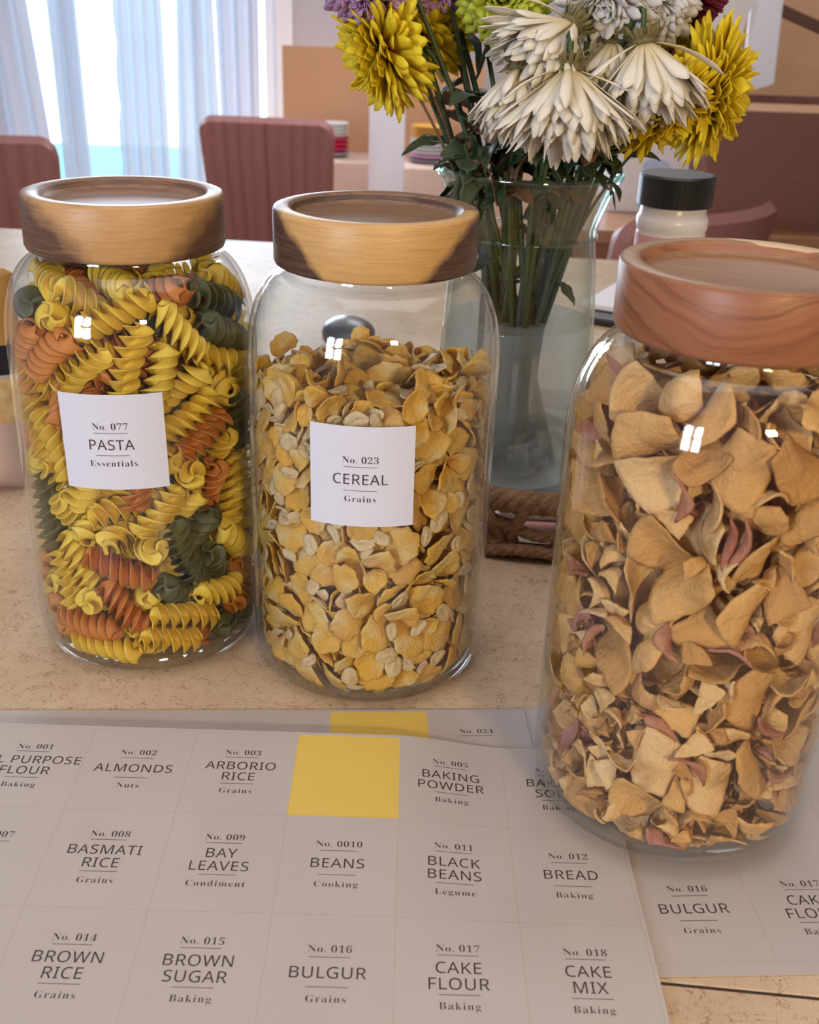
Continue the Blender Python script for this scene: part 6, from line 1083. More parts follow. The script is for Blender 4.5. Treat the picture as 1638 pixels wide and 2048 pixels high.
  20,486,-46,789,21,16,-8,-53,20,-187,483,198,40,-43,-11,3,5,-140,-425,322,36,1,-36,-32,2,-342,370,316,51,14,28,-1,0,-24,517,346,1,56,8,20,6,-336,396,438,56,8,8,-19,
  0,496,64,375,46,-10,34,-17,20,240,-342,1399,8,-40,44,2,0,-185,465,554,16,-15,46,32,6,-243,437,299,55,2,-6,-23,3,514,11,229,53,3,-1,-28,20,464,239,360,30,-8,-28,44,
  3,302,403,713,22,-31,13,45,1,332,-305,437,38,-20,20,-36,6,104,504,237,2,3,30,52,21,516,100,266,17,33,42,-20,4,285,364,1329,42,-39,14,-9,6,-62,511,647,35,7,-48,-1,
  7,173,204,1712,29,42,31,1,4,298,-155,1701,0,-29,-34,40,5,-487,139,1547,42,29,5,31,1,-319,-217,1673,14,-36,-37,27,3,-150,-170,1668,34,0,49,-2,3,250,-271,1612,17,32,-4,48,
  1,-128,-289,1802,39,21,14,37,2,66,192,1660,2,-12,16,-57,0,251,14,1661,9,1,18,-57,3,196,-58,1662,22,6,17,-53,5,82,54,1611,9,37,-4,-46,5,365,-47,1664,9,-36,-5,47,
  5,-96,8,1645,6,-31,35,-37,1,356,154,1714,18,49,23,-18,1,117,-18,1659,56,14,17,-3,3,150,-80,1620,14,-26,-49,-19,3,16,183,1590,37,43,0,20,2,343,200,1631,17,18,-52,16,
  3,251,115,1655,47,13,27,-22,4,-23,-60,1598,15,-19,10,54,3,-240,-41,1738,28,16,33,-38,3,173,-386,1150,31,21,33,33,22,-189,484,313,1,51,1,32,4,150,307,1634,46,32,3,-20,
  20,389,347,518,38,26,32,-22,2,358,345,422,20,-18,-53,8,5,-439,279,343,26,18,44,-26,22,-197,404,1563,15,36,42,-19,5,507,-2,1706,17,-24,11,-51,5,8,522,623,27,15,-28,43,
  4,11,487,1622,37,4,39,-26,2,29,-163,1626,11,-50,25,18,6,-167,427,1515,54,6,-13,-22,6,428,291,1012,51,-10,-14,-27,6,461,230,296,23,21,22,46,6,-207,33,1675,18,37,-18,40,
  0,-477,202,193,27,8,8,-53,0,-258,176,1657,21,17,-35,41,6,238,459,597,38,-6,-46,2,2,499,-31,1453,24,-40,16,34,0,-65,-257,1797,18,29,-2,49,1,-190,323,1586,58,-13,-2,9,
  3,-293,409,964,8,30,6,-51,6,57,226,1609,25,-49,17,-16,6,8,-86,1733,2,-42,2,-42,7,211,439,1724,42,5,-42,-5,
 ],
}

# ============================================================ what is in the jars
SHAPES = all_shapes(); NAMES = sorted(SHAPES)
def food(name, c1, c2, c3=None, rough=.5, spot=None, transl=.0, crinkle=420, bumpy=.22):
    x = M(name); oi = x.node('ShaderNodeObjectInfo'); co = x.coord()
    nz = x.noise(co, 160, 5, .6); big = x.noise(co, 55, 3)
    stops = [(0, c1), (1, c2)] if c3 is None else [(0, c1), (.55, c2), (1, c3)]
    c = x.ramp(oi.outputs['Random'], stops)
    c = x.mix(x.math('MULTIPLY', nz.outputs[0], .5), c, x.mix(1.0, c, (1.18, 1.12, 1.0), 'MULTIPLY'))
    if spot: c = x.mix(x.ramp(big.outputs[0], [(.52, (0, 0, 0)), (.68, (1, 1, 1))]), c, spot)
    x.base(c); x.set(Roughness=rough); x.bump(x.noise(co, crinkle, 5, .62).outputs[0], bumpy, .0022)
    if transl:
        tr = x.node('ShaderNodeBsdfTranslucent'); x.link(c, tr.inputs[0]); mx = x.node('ShaderNodeMixShader'); mx.inputs[0].default_value = transl
        x.link(x.b.outputs[0], mx.inputs[1]); x.link(tr.outputs[0], mx.inputs[2]); x.link(mx.outputs[0], x.out.inputs[0])
    return x.m
m_py = food('pasta_yellow', (.92, .66, .07), (.95, .75, .13), rough=.42, transl=.22)
m_po_ = food('pasta_orange', (.66, .225, .045), (.74, .29, .07), rough=.42, transl=.2)
m_pgn = food('pasta_green', (.075, .085, .040), (.125, .135, .062), rough=.42, transl=.08)
m_fl = food('corn_flake_gold', (.90, .53, .085), (.93, .62, .15), (.80, .46, .13), .5, (.95, .76, .38), .25, 380, .9)
m_oat = food('oat_flake_cream', (.84, .66, .38), (.90, .74, .50), (.80, .60, .34), .6, (.70, .48, .22), .2, 500, .8)
m_ch = food('dried_fruit_tan', (.60, .29, .085), (.84, .50, .19), (.90, .63, .34), .55, (.60, .33, .12), .12, 300, .9)
m_st = food('dried_peel_red', (.40, .13, .09), (.55, .24, .15), (.46, .20, .20), .42, (.62, .34, .20), .1, 300, .8)
def poses(nums):
    for i in range(0, len(nums), 8):
        k, x, y, z, a, b, c, d = nums[i:i + 8]
        yield NAMES[k], Vector((x, y, z)) * 1e-4, Quaternion((a, b, c, d)).normalized()
_food = {}
def food_mesh(shape, m):
    k = (shape, m.name)
    if k not in _food:
        me = bpy.data.meshes.new(shape + '_' + m.name); me.from_pydata(SHAPES[shape][0], [], SHAPES[shape][1]); me.materials.append(m)
        me.polygons.foreach_set('use_smooth', [True] * len(me.polygons)); _food[k] = me
    return _food[k]
def place_food(key, base, table, limit, rest):
    """table: kind prefix -> (object name, category, pick(i) -> (material, label, group)); the nearest ones stand alone, the rest lie in one mass"""
    count = {}; mass = {}
    for i, (nm, p, q) in enumerate(poses(PACK[key])):
        k = nm[:3]; name, cat, pick = table[k]; m, label, group = pick(i)
        if count.get(k, 0) < limit[k]:
            count[k] = count.get(k, 0) + 1
            o = bpy.data.objects.new(name, food_mesh(nm, m)); COL.objects.link(o)
            o.rotation_mode = 'QUATERNION'; o.rotation_quaternion = q; o.location = Vector(base) + p
            tag(o, label, cat, group)
        else:
            R = q.to_matrix(); mass.setdefault(k, []).append(([R @ Vector(v) + p for v in SHAPES[nm][0]], SHAPES[nm][1]))
    for k, parts in mass.items():
        V, F = merge(*parts); o = mesh_obj(rest[k][0], V, F, rest[k][1], loc=base); tag(o, rest[k][2], rest[k][3], kind='stuff')
rp = random.Random(77)
PC = [(m_py, 'yellow spiral of pasta in the left glass jar', 'yellow spirals in the pasta jar')] * 15 + [(m_po_, 'orange spiral of pasta in the left glass jar', 'orange spirals in the pasta jar')] * 4 + [(m_pgn, 'dark green spiral of pasta in the left glass jar', 'green spirals in the pasta jar')] * 5
place_food('pasta', JP[0], {'fus': ('fusilli', 'pasta', lambda i: rp.choice(PC))}, {'fus': 300}, {})
place_food('cereal', JP[1], {'flk': ('corn_flake', 'cereal', lambda i: (m_fl, 'golden curled corn flake in the middle glass jar', 'corn flakes in the cereal jar')),
                              'oat': ('oat_flake', 'cereal', lambda i: (m_oat, 'small cream oat flake in the middle glass jar', 'oat flakes in the cereal jar'))},
           {'flk': 300, 'oat': 240}, {'flk': ('corn_flakes', m_fl, 'deeper mass of golden corn flakes filling the middle glass jar', 'cereal'), 'oat': ('oat_flakes', m_oat, 'deeper mass of cream oat flakes filling the middle glass jar', 'cereal')})
place_food('fruit', JP[2], {'chp': ('dried_fruit_chip', 'dried fruit', lambda i: (m_ch, 'tan curled dried fruit chip in the right glass jar', 'tan chips in the right jar')),
                             'str': ('dried_peel_strip', 'dried fruit', lambda i: (m_st, 'reddish dried peel strip in the right glass jar', 'red strips in the right jar'))},
           {'chp': 300, 'str': 100}, {'chp': ('dried_fruit_chips', m_ch, 'deeper mass of tan dried fruit chips filling the right jar', 'dried fruit'), 'str': ('dried_peel_strips', m_st, 'deeper mass of red peel strips filling the right jar', 'dried fruit')})

# ============================================================ basket, vase and water
BX, BY, BR = .085, .682, .096
m_rope = M('seagrass_rope'); nz = m_rope.noise(m_rope.mapping((1, 1, 1)), 260, 5, .7); m_rope.base(m_rope.ramp(nz.outputs[0], [(.3, (.17, .085, .045)), (.7, (.40, .235, .13))])); m_rope.set(Roughness=.75); m_rope.bump(nz.outputs[0], .6, .002); m_rope = m_rope.m
t = thing('rope_basket', 'round open-weave brown rope basket behind the jars holding the vase', 'basket', (BX, BY, 0))
def rope_ring(R, z, rad, wob=0.0, k=0, ph=0, n=150, turns=26):
    """a ring of two twisted strands"""
    parts = []
    for s in (0, pi / 2, pi, 3 * pi / 2):
        path = []
        for i in range(n):
            a = 2 * pi * i / n; w = a * turns + s
            r = R + rad * .52 * cos(w) + 0; path.append((r * cos(a), r * sin(a), z + rad * .52 * sin(w) + wob * sin(k * a + ph)))
        parts.append(tube(path, rad * .50, 8, False, closed=True))
    return merge(*parts)
mesh_obj('rim', *rope_ring(BR, .0375, .0078, turns=20), m_rope, t)
mesh_obj('woven_wall', *merge(rope_ring(BR + .001, .0205, .0040, .0040, 9, .4), rope_ring(BR - .001, .0075, .0044, .0026, 9, 1.2), rope_ring(BR + .004, .0060, .0040, .0022, 9, 4.4)), m_rope, t)
st = []
for i in range(22):
    a = 2 * pi * i / 22; b = a + .10 * (1 if i % 2 else -1)
    p = [((BR + .003) * cos(a), (BR + .003) * sin(a), .040), ((BR + .004) * cos((a + b) / 2), (BR + .004) * sin((a + b) / 2), .028), ((BR - .002) * cos(b), (BR - .002) * sin(b), .014), ((BR - .001) * cos(b + .05), (BR - .001) * sin(b + .05), .004)]
    mesh_obj('upright_strand', *tube(smooth_path(p, 12), .0036, 8), m_rope, t)
mesh_obj('base', *lathe([(0, .001), (BR - .004, .001), (BR - .002, .004), (BR - .006, .0055), (0, .0055)], 64), m_rope, t)
m_pink = plain('pink_packet', (.78, .42, .40), .45, .06, 60)
o = mesh_obj('paper_packet', *box(-.032, .040, -.0065, .0065, 0, .015), m_white, loc=(.088, .6135, .0160)); bevel(o, .003); o.rotation_euler = (0, 0, radians(-2)); tag(o, 'small white paper packet inside the front of the rope basket', 'packet')
o = mesh_obj('pink_packet', *box(-.040, .040, -.008, .008, 0, .0085), m_pink, loc=(.086, .6135, .0072)); bevel(o, .003); o.rotation_euler = (0, 0, radians(2)); tag(o, 'pink packet under the white one inside the rope basket', 'packet')

VX, VY, VZ = .0668, .7000, .0072
o = mesh_obj('brightening_disc', *lathe([(0, .0060), (BR - .012, .0060), (BR - .010, .0064), (BR - .012, .0068), (0, .0068)], 64), m_white, loc=(BX, BY, 0)); tag(o, 'added white disc on the bottom of the rope basket brightening the vase water', 'paper')  # added pale disc, keeps the basket floor from darkening the water
m_vase = glass_mat('vase_glass', (.97, .985, .98), (.42, .56, .53), .06)
t = thing('glass_vase', 'clear glass flower vase with flared rim standing in the rope basket', 'vase', (VX, VY, VZ))
po = [(0, 0), (.047, 0), (.0505, .0015), (.0525, .006), (.0525, .02), (.0505, .09), (.0475, .140), (.0448, .164), (.0446, .169), (.0462, .176), (.0512, .190), (.0553, .1995), (.0572, .2020), (.0574, .2042), (.0562, .2054)]
pi_ = [(.0548, .2048), (.0536, .2020), (.0490, .190), (.0440, .177), (.0420, .169), (.0422, .164), (.0448, .140), (.0478, .09), (.0497, .02), (.0485, .010), (0, .008)]
mesh_obj('glass_body', *lathe(po + pi_, 96), m_vase, t)
m_rim = glass_mat('vase_rim_glass', (.80, .93, .87), (.30, .48, .42), .10)
mesh_obj('rim', *tube([(.0566 * cos(2 * pi * i / 72), .0566 * sin(2 * pi * i / 72), .2052) for i in range(72)], .0021, 12, closed=True), m_rim, t)
mesh_obj('neck_ring', *tube([(.0452 * cos(2 * pi * i / 72), .0452 * sin(2 * pi * i / 72), .1672) for i in range(72)], .0009, 8, closed=True), m_rim, t)
x = M('paled_water'); x.n.remove(x.b)  # milky white mixed in to stand for window light refracted by the water
tr = x.node('ShaderNodeBsdfTransparent'); tr.inputs[0].default_value = (.95, .98, .98, 1)
df = x.node('ShaderNodeBsdfTranslucent'); df.inputs[0].default_value = (.93, .97, .99, 1)
d2 = x.node('ShaderNodeBsdfDiffuse'); d2.inputs[0].default_value = (.90, .95, .98, 1)
a_ = x.node('ShaderNodeMixShader'); a_.inputs[0].default_value = .35; x.link(df.outputs[0], a_.inputs[1]); x.link(d2.outputs[0], a_.inputs[2])
b_ = x.node('ShaderNodeMixShader'); b_.inputs[0].default_value = .55; x.link(tr.outputs[0], b_.inputs[1]); x.link(a_.outputs[0], b_.inputs[2])
gl = x.node('ShaderNodeBsdfGlossy'); gl.inputs['Roughness'].default_value = .02
c_ = x.node('ShaderNodeMixShader'); c_.inputs[0].default_value = .05; x.link(b_.outputs[0], c_.inputs[1]); x.link(gl.outputs[0], c_.inputs[2]); x.link(c_.outputs[0], x.out.inputs[0])
WZ = .1125
o = mesh_obj('vase_water', *lathe([(0, .0083), (.0482, .0103), (.0494, .02), (.0475, .09), (.0468, WZ - .001), (.0464, WZ), (0, WZ)], 96), x.m, loc=(VX, VY, VZ)); tag(o, 'water in the lower half of the flower vase, paled in place of refracted light', 'water')

# ============================================================ flowers
def petal_mat(name, c_in, c_out, tr=.3):
    x = M(name); at_ = x.node('ShaderNodeUVMap') if False else None
    co = x.coord('Generated'); nz = x.noise(x.coord(), 220, 3)
    oi = x.node('ShaderNodeAttribute', attribute_name='along'); 
    c = x.mix(x.ramp(oi.outputs['Fac'], [(.05, (0, 0, 0)), (.65, (1, 1, 1))]), c_in, c_out)
    c = x.mix(x.math('MULTIPLY', nz.outputs[0], .35), c, x.mix(1.0, c, (.80, .76, .70), 'MULTIPLY'))
    x.base(c); x.set(Roughness=.6)
    t_ = x.node('ShaderNodeBsdfTranslucent'); x.link(c, t_.inputs[0]); mx = x.node('ShaderNodeMixShader'); mx.inputs[0].default_value = tr
    x.link(x.b.outputs[0], mx.inputs[1]); x.link(t_.outputs[0], mx.inputs[2]); x.link(mx.outputs[0], x.out.inputs[0]); return x.m
m_yel = petal_mat('yellow_petals', (.84, .55, .012), (.96, .78, .035))
m_wht = petal_mat('wilted_white_petals', (.82, .68, .36), (.95, .90, .80), .3)
m_wh2 = petal_mat('fresh_white_petals', (.86, .84, .78), (.93, .92, .92), .4)
m_lime = petal_mat('lime_petals', (.24, .26, .015), (.56, .62, .06))
m_lil = petal_mat('lilac_petals', (.40, .16, .42), (.66, .40, .70))
m_mar = petal_mat('maroon_petals', (.10, .008, .03), (.22, .02, .075), .2)
m_pnk = petal_mat('dusty_pink_petals', (.42, .14, .18), (.60, .27, .28))
m_stem = plain('flower_stem_green', (.055, .085, .030), .5, .35, 70, .2)
m_leaf = plain('flower_leaf_green', (.040, .062, .026), .55, .35, 90, .3)
m_brn = plain('withered_brown', (.16, .085, .045), .7, .3, 90, .3)
m_sep = plain('withered_sepal', (.17, .14, .055), .7, .4, 160, .3)
def petals(layers, seed, Wd, cups=1.0, jit=9):
    """petals in the flower's frame: +Z is where the face looks"""
    rn = random.Random(seed); V, F, A = [], [], []
    for n, ang, ln, wd, curl, r0 in layers:
        ph = rn.random() * 6
        for k in range(n):
            az = ph + 2 * pi * (k + rn.uniform(-.3, .3)) / n; an = radians(ang + rn.uniform(-jit, jit)); L = ln * rn.uniform(.82, 1.1); W = wd * rn.uniform(.8, 1.15); cu = curl + rn.uniform(-.35, .35); tw = rn.uniform(-.5, .5)
            e = Vector((cos(az), sin(az), 0)); side = Vector((-sin(az), cos(az), 0)); z = Vector((0, 0, 1))
            m = 8; W *= 1.2; p = e * r0 + z * 0; b = len(V)
            a = an
            for i in range(m + 1):
                t = i / m
                d = e * sin(a) + z * cos(a); nrm = e * cos(a) - z * sin(a)
                w = W * (.30 + .70 * t ** .9) * (1 if t < .80 else sqrt(max(0, 1 - ((t - .80) / .215) ** 2)))
                sd = (side * cos(tw * t) + nrm * sin(tw * t))
                cup = .35 * w * cups
                for q in (-1, -.33, .33, 1):
                    notch = L * .05 * (1 if abs(q) < .5 else 0) * (1 if i == m else 0)
                    V.append(p + sd * w * q - nrm * cup * (1 - q * q) + d * notch); A.append(t)
                p = p + d * (L / m); a += cu / m
            for i in range(m):
                for j in range(3):
                    q = b + i * 4 + j; F.append((q, q + 1, q + 5, q + 4))
    return V, F, A
def stem_path(p, d, neck, foot):
    p = Vector(p); d = Vector(d).normalized(); back = p - d * .018
    n1 = Vector((VX + neck[0], VY + neck[1], VZ + .166)); f1 = Vector((VX + foot[0], VY + foot[1], VZ + .012))
    mid = back.lerp(n1, .45) + Vector((0, 0, .012)) - d * .006
    return smooth_path([p - d * .004, back, mid, n1, n1.lerp(f1, .5) + Vector((0, 0, 0)), f1], 40)
def leaf_geo(L, W, droop, seed):
    rn = random.Random(seed); m, V, F = 12, [], []
    for i in range(m + 1):
        t = i / m; lob = .62 + .38 * abs(sin(pi * 2.5 * t + .6)); w = W * sin(pi * (.06 + .90 * t)) ** .8 * lob
        z = -droop * t * t * L + .05 * L * sin(7 * t + seed); x = L * t * (1 - .18 * droop * t)
        for q in (-1, -.5, 0, .5, 1): V.append((x, w * q, z + .22 * W * abs(q) + .10 * W * sin(9 * t + 3 * q + seed)))
    for i in range(m):
        for j in range(4):
            q = i * 5 + j; F.append((q, q + 1, q + 6, q + 5))
    return V, F
def flower(label, cat, pos, face, mat, layers, seed, neck, foot, sr=.0019, sepal=m_sep, centre=None, leaves=(), group=None, name='chrysanthemum', srad=.0085):
    pos = Vector(pos); face = Vector(face).normalized()
    t = thing(name, label, cat, pos, 0, group)
    R = face.to_track_quat('Z', 'Y').to_matrix()
    V, F, A = petals(layers, seed, 1, *((-.7, 5) if mat is m_wht else (1.0, 9)))
    o = mesh_obj('petals', [R @ v for v in V], F, mat, t)
    at_ = o.data.attributes.new('along', 'FLOAT', 'POINT'); at_.data.foreach_set('value', A)
    so = o.modifiers.new('thickness', 'SOLIDIFY'); so.thickness = .00035
    # sepals behind the head
    sv = petals([(20, 128, .0095, .0013, .8, .002), (18, 104, .0125, .0012, .9, .002)], seed + 5, 1)
    cup = lathe([(0, -.0075), (.0030, -.007), (.0062, -.0035), (srad * .8, .0), (.0045, .0022), (0, .003)], 18)
    V, F = merge((sv[0], sv[1]), cup); mesh_obj('sepals', [R @ Vector(v) for v in V], F, sepal, t)
    if centre:
        mesh_obj('flower_centre', [R @ Vector(v) for v in lathe([(0, .007), (.004, .0066), (.0075, .0045), (.009, .001), (.004, -.002)], 24)[0]], lathe([(0, .007), (.004, .0066), (.0075, .0045), (.009, .001), (.004, -.002)], 24)[1], centre, t)
    P = stem_path(pos, face, neck, foot)
    mesh_obj('stem', *tube([p - pos for p in P], lambda s: sr * (.75 + .55 * s), 10), m_stem, t)
    rn = random.Random(seed + 99)
    for k, (s, ang, L, W, dr, m) in enumerate(leaves):
        i = int(s * 40); p = P[i] - pos; V, F = leaf_geo(L, W, dr, seed + k)
        Rz = Matrix.Rotation(radians(ang), 3, 'Z') @ Matrix.Rotation(radians(rn.uniform(-40, 20)), 3, 'Y') @ Matrix.Rotation(radians(rn.uniform(-40, 40)), 3, 'X')
        o = mesh_obj('leaf', [Rz @ Vector(v) + p for v in V], F, m, t); q = o.modifiers.new('thickness', 'SOLIDIFY'); q.thickness = .0004
    return t
FULL = lambda L, w, n=1.0: [(int(k * n * 1.35), a, L * l, w * 1.02, c, r) for k, a, l, c, r in ((30, 112, .92, .35, .004), (32, 97, 1.0, .25, .004), (32, 83, 1.0, .2, .004), (30, 68, .94, .15, .0035), (26, 54, .86, .1, .0035), (22, 40, .76, -.1, .003), (16, 26, .66, -.2, .002), (9, 12, .55, -.2, .001))]
SKIRT = lambda L, w, a=34, n=1.0: [(int(k * n), a + da, L * l, w * .70, c, r) for k, da, l, c, r in ((4, 34, .95, -.5, .0045), (44, 8, 1.0, -.22, .0042), (44, 4, .97, -.22, .0036), (30, -8, 1.02, -.1, .003), (18, -20, 1.0, 0, .002))]
g_, b_m = m_leaf, m_brn
flower('large yellow mum drooping at the upper left of the bouquet', 'flower', at(772, 92, .675), (-.85, -.22, -.30), m_yel, FULL(.034, .0036, 1.25), 1, (-.026, -.012), (.026, .01), leaves=[(0.28, 200, 0.0273, 0.0080, .8, g_), (0.45, 250, 0.0234, 0.0072, .8, b_m)])
flower('yellow mum half hidden behind the large one at the upper left', 'flower', at(848, 70, .72), (-.25, -.35, -.5), m_yel, FULL(.028, .0034, 1.0), 2, (-.022, .006), (.03, .012), leaves=[(0.40, 160, 0.0234, 0.0072, .7, g_)])
flower('lilac flower at the top left edge of the bouquet', 'flower', at(722, -26, .66), (-.2, -.4, -.6), m_lil, FULL(.022, .0028, .9), 3, (-.03, -.004), (.02, -.02), leaves=[(0.30, 210, 0.0273, 0.0072, .5, g_)])
flower('pale lilac flower at the top above the leftmost stems', 'flower', at(862, -30, .70), (.0, -.5, -.5), m_lil, FULL(.020, .003, .9), 4, (-.012, -.02), (.012, .02), leaves=[(0.35, 330, 0.0265, 0.0080, .7, g_)])
flower('lime green mum at the top middle of the bouquet', 'flower', at(1008, -6, .675), (.0, -.85, .25), m_lime, FULL(.0215, .0030, 1.1), 5, (-.004, -.022), (.016, -.012), centre=m_brn, leaves=[(0.32, 190, 0.0265, 0.0080, .6, g_), (0.45, 20, 0.0234, 0.0080, .8, g_)])
flower('wilted white mum high in the middle, petals swept left', 'flower', at(1142, 52, .64), (-.62, -.30, -.60), m_wht, SKIRT(.041, .0052, 34, 1.1), 6, (.006, -.024), (.004, .018), leaves=[(0.40, 260, 0.0281, 0.0096, .8, g_)])
flower('wilted white mum hanging low at the left above the vase', 'flower', at(1042, 140, .63), (-.10, -.22, -.95), m_wht, SKIRT(.034, .0048, 30, .9), 7, (-.014, -.024), (.030, -.006), leaves=[(0.45, 200, 0.0281, 0.0096, .9, g_), (0.35, 300, 0.0234, 0.0080, .7, g_)])
flower('largest wilted white mum hanging in the centre like a skirt', 'flower', at(1138, 142, .615), (.02, -.28, -.95), m_wht, SKIRT(.044, .0058, 40, 1.15), 8, (.002, -.026), (-.012, -.01), sr=.0022, leaves=[(0.45, 250, 0.0312, 0.0104, .9, g_)])
flower('cream wilted mum squeezed behind the central white one', 'flower', at(1226, 88, .655), (-.15, -.2, -.9), m_wht, SKIRT(.030, .0050, 30, .8), 9, (.016, -.018), (-.016, .006))
flower('wilted white mum hanging at the right with long petals', 'flower', at(1288, 88, .635), (.18, -.25, -.92), m_wht, SKIRT(.043, .0055, 36, .8), 10, (.022, -.018), (-.02, .012), leaves=[(0.40, 300, 0.0281, 0.0096, .8, g_), (0.45, 40, 0.0265, 0.0088, .9, g_)])
flower('fresh white mum at the top above the lime flower and cream one', 'flower', at(1212, -2, .655), (-.2, -.7, -.45), m_wh2, FULL(.025, .0032, 1.0), 11, (.012, -.010), (-.006, .022), leaves=[(0.40, 60, 0.0234, 0.0080, .7, g_)])
flower('fresh white mum at the top beside the maroon flower', 'flower', at(1296, 4, .665), (.15, -.65, -.5), m_wh2, FULL(.026, .0032, 1.0), 12, (.024, -.008), (-.026, .004), leaves=[(0.40, 20, 0.0265, 0.0088, .8, g_)])
flower('maroon flower at the top right edge of the bouquet', 'flower', at(1382, 8, .70), (.25, -.35, -.55), m_mar, FULL(.017, .0026, .9), 13, (.028, .004), (-.03, -.004), leaves=[(0.40, 10, 0.0234, 0.0080, .8, g_)])
flower('big yellow mum facing right in front of the brown box', 'flower', at(1412, 182, .68), (.82, -.30, -.10), m_yel, FULL(.036, .0042, 1.15), 14, (.030, -.006), (-.028, .012), leaves=[(0.45, 340, 0.0265, 0.0080, .9, g_)])
flower('yellow mum hanging low at the right above the white carton', 'flower', at(1326, 212, .665), (.45, -.25, -.80), m_yel, FULL(.032, .0040, 1.0), 15, (.027, -.014), (-.024, -.016), leaves=[(0.50, 320, 0.0265, 0.0088, .9, g_), (0.40, 250, 0.0234, 0.0080, .8, g_)])
flower('yellow mum behind the pink flower at the right', 'flower', at(1338, 130, .715), (.25, -.2, .35), m_yel, FULL(.026, .0036, .9), 16, (.026, .008), (-.02, .02))
flower('dusty pink flower between the yellow mums at the right', 'flower', at(1322, 186, .685), (.35, -.30, .45), m_pnk, FULL(.024, .0030, 1.0), 17, (.024, .000), (-.016, -.02))
# bare and leafy side stems standing in the neck
def sprig(label, top, neck, foot, leaves, seed, r=.0017, m=m_stem):
    top = Vector(top); t = thing('leafy_stem', label, 'stem', top, 0, 'leafy stems in the vase')
    n1 = Vector((VX + neck[0], VY + neck[1], VZ + .166)); f1 = Vector((VX + foot[0], VY + foot[1], VZ + .012))
    P = smooth_path([top, top.lerp(n1, .5) + Vector((0, 0, .006)), n1, n1.lerp(f1, .5), f1], 40)
    mesh_obj('stem', *tube([p - top for p in P], lambda s: r * (.6 + .6 * s), 9), m, t)
    rn = random.Random(seed)
    for k, (s, ang, L, W, dr, mm) in enumerate(leaves):
        V, F = leaf_geo(L, W, dr, seed + k); p = P[int(s * 40)] - top
        Rz = Matrix.Rotation(radians(ang), 3, 'Z') @ Matrix.Rotation(radians(rn.uniform(-50, 25)), 3, 'Y') @ Matrix.Rotation(radians(rn.uniform(-50, 50)), 3, 'X')
        o = mesh_obj('leaf', [Rz @ Vector(v) + p for v in V], F, mm, t); q = o.modifiers.new('thickness', 'SOLIDIFY'); q.thickness = .0004
    return t
rn = random.Random(5)
SPR = [((890, -40), .70, (-.020, -.018), 'dark green stem rising left of the lime flower'), ((760, -30), .69, (-.028, .004), 'long dark stem crossing the upper left yellow mum'), ((820, -40), .68, (-.018, -.020), 'thick green stem left of the pale lilac flower'), ((950, -40), .71, (-.008, -.022), 'straight green stem left of the lime flower'),
       ((1095, -40), .70, (.004, -.012), 'green stem between the lime flower and fresh white mum'), ((1360, -30), .72, (.024, .010), 'dark green stem rising to the right of the white mums'), ((1010, 250), .68, (-.010, -.026), 'short pale green stem under the low left white mum'), ((1200, 250), .665, (.016, -.024), 'short leafy stem under the central white mum'), ((930, 290), .66, (-.026, -.020), 'leafy dark stem at the left rim of the vase'), ((1150, 270), .67, (.010, -.028), 'leafy dark stem in front of the vase mouth'), ((1080, 260), .66, (.0, -.030), 'bushy stem at the front of the vase mouth')]
for k, ((px, py), Y, nk, lab) in enumerate(SPR):
    lv = []
    for j in range(4 if py > 100 else 3):
        lv.append((rn.uniform(.08, .30) if py > 100 else rn.uniform(.26, .36), rn.uniform(180, 360), rn.uniform(.018, .028), rn.uniform(.006, .010), rn.uniform(.3, 1.0), m_leaf if rn.random() < .85 else m_brn))
    sprig(lab, at(px, py, Y), nk, (rn.uniform(-.025, .025), rn.uniform(-.02, .025)), lv, 40 + k, .0021)
for k, (dx, dy) in enumerate([(-.026, -.024), (-.012, -.032), (.004, -.034), (.019, -.028), (.030, -.016), (-.033, -.008), (.010, -.018), (-.008, -.014)]):
    tp = (VX + dx * 1.5, VY + dy * 1.35, VZ + .205 + rn.uniform(.0, .035))
    lv = [(rn.uniform(.05, .30), rn.uniform(150, 390), rn.uniform(.016, .026), rn.uniform(.006, .010), rn.uniform(.3, 1.1), m_leaf if rn.random() < .85 else m_brn) for _ in range(5)]
    lv += [(rn.uniform(.45, .62), rn.uniform(60, 480), rn.uniform(.012, .018), rn.uniform(.004, .007), rn.uniform(.8, 1.4), m_leaf) for _ in range(2)]
    sprig(['leafy side shoot at the left of the vase mouth', 'leafy side shoot left of centre in the vase mouth', 'leafy side shoot at the front middle of the vase mouth', 'leafy side shoot right of centre in the vase mouth', 'leafy side shoot at the right rim of the vase', 'leafy side shoot at the far left rim of the vase', 'leafy side shoot deep in the vase mouth right of centre', 'leafy side shoot deep in the vase mouth left of centre'][k], tp, (dx * .95, dy * .95), (dx * -.3, dy * .4), lv, 80 + k, .0017)
# two thin side twigs and the withered leaf at the rim
sprig('thin bare brown stem leaning left over the vase rim', at(812, 145, .665), (-.030, -.016), (.018, .018), [(.42, 180, .034, .011, 1.3, m_brn)], 60, .0012, m_brn)
sprig('thin dry stem beside the brown one at the left of the vase', at(848, 150, .67), (-.028, -.012), (.01, .02), [(.40, 215, .028, .008, 1.2, m_brn)], 61, .0011, m_brn)
sprig('forked thin stem reaching right towards the low yellow mum', at(1300, 268, .675), (.030, -.012), (-.02, .0), [(.3, 330, .014, .004, .6, m_leaf)], 62, .0013, m_leaf)

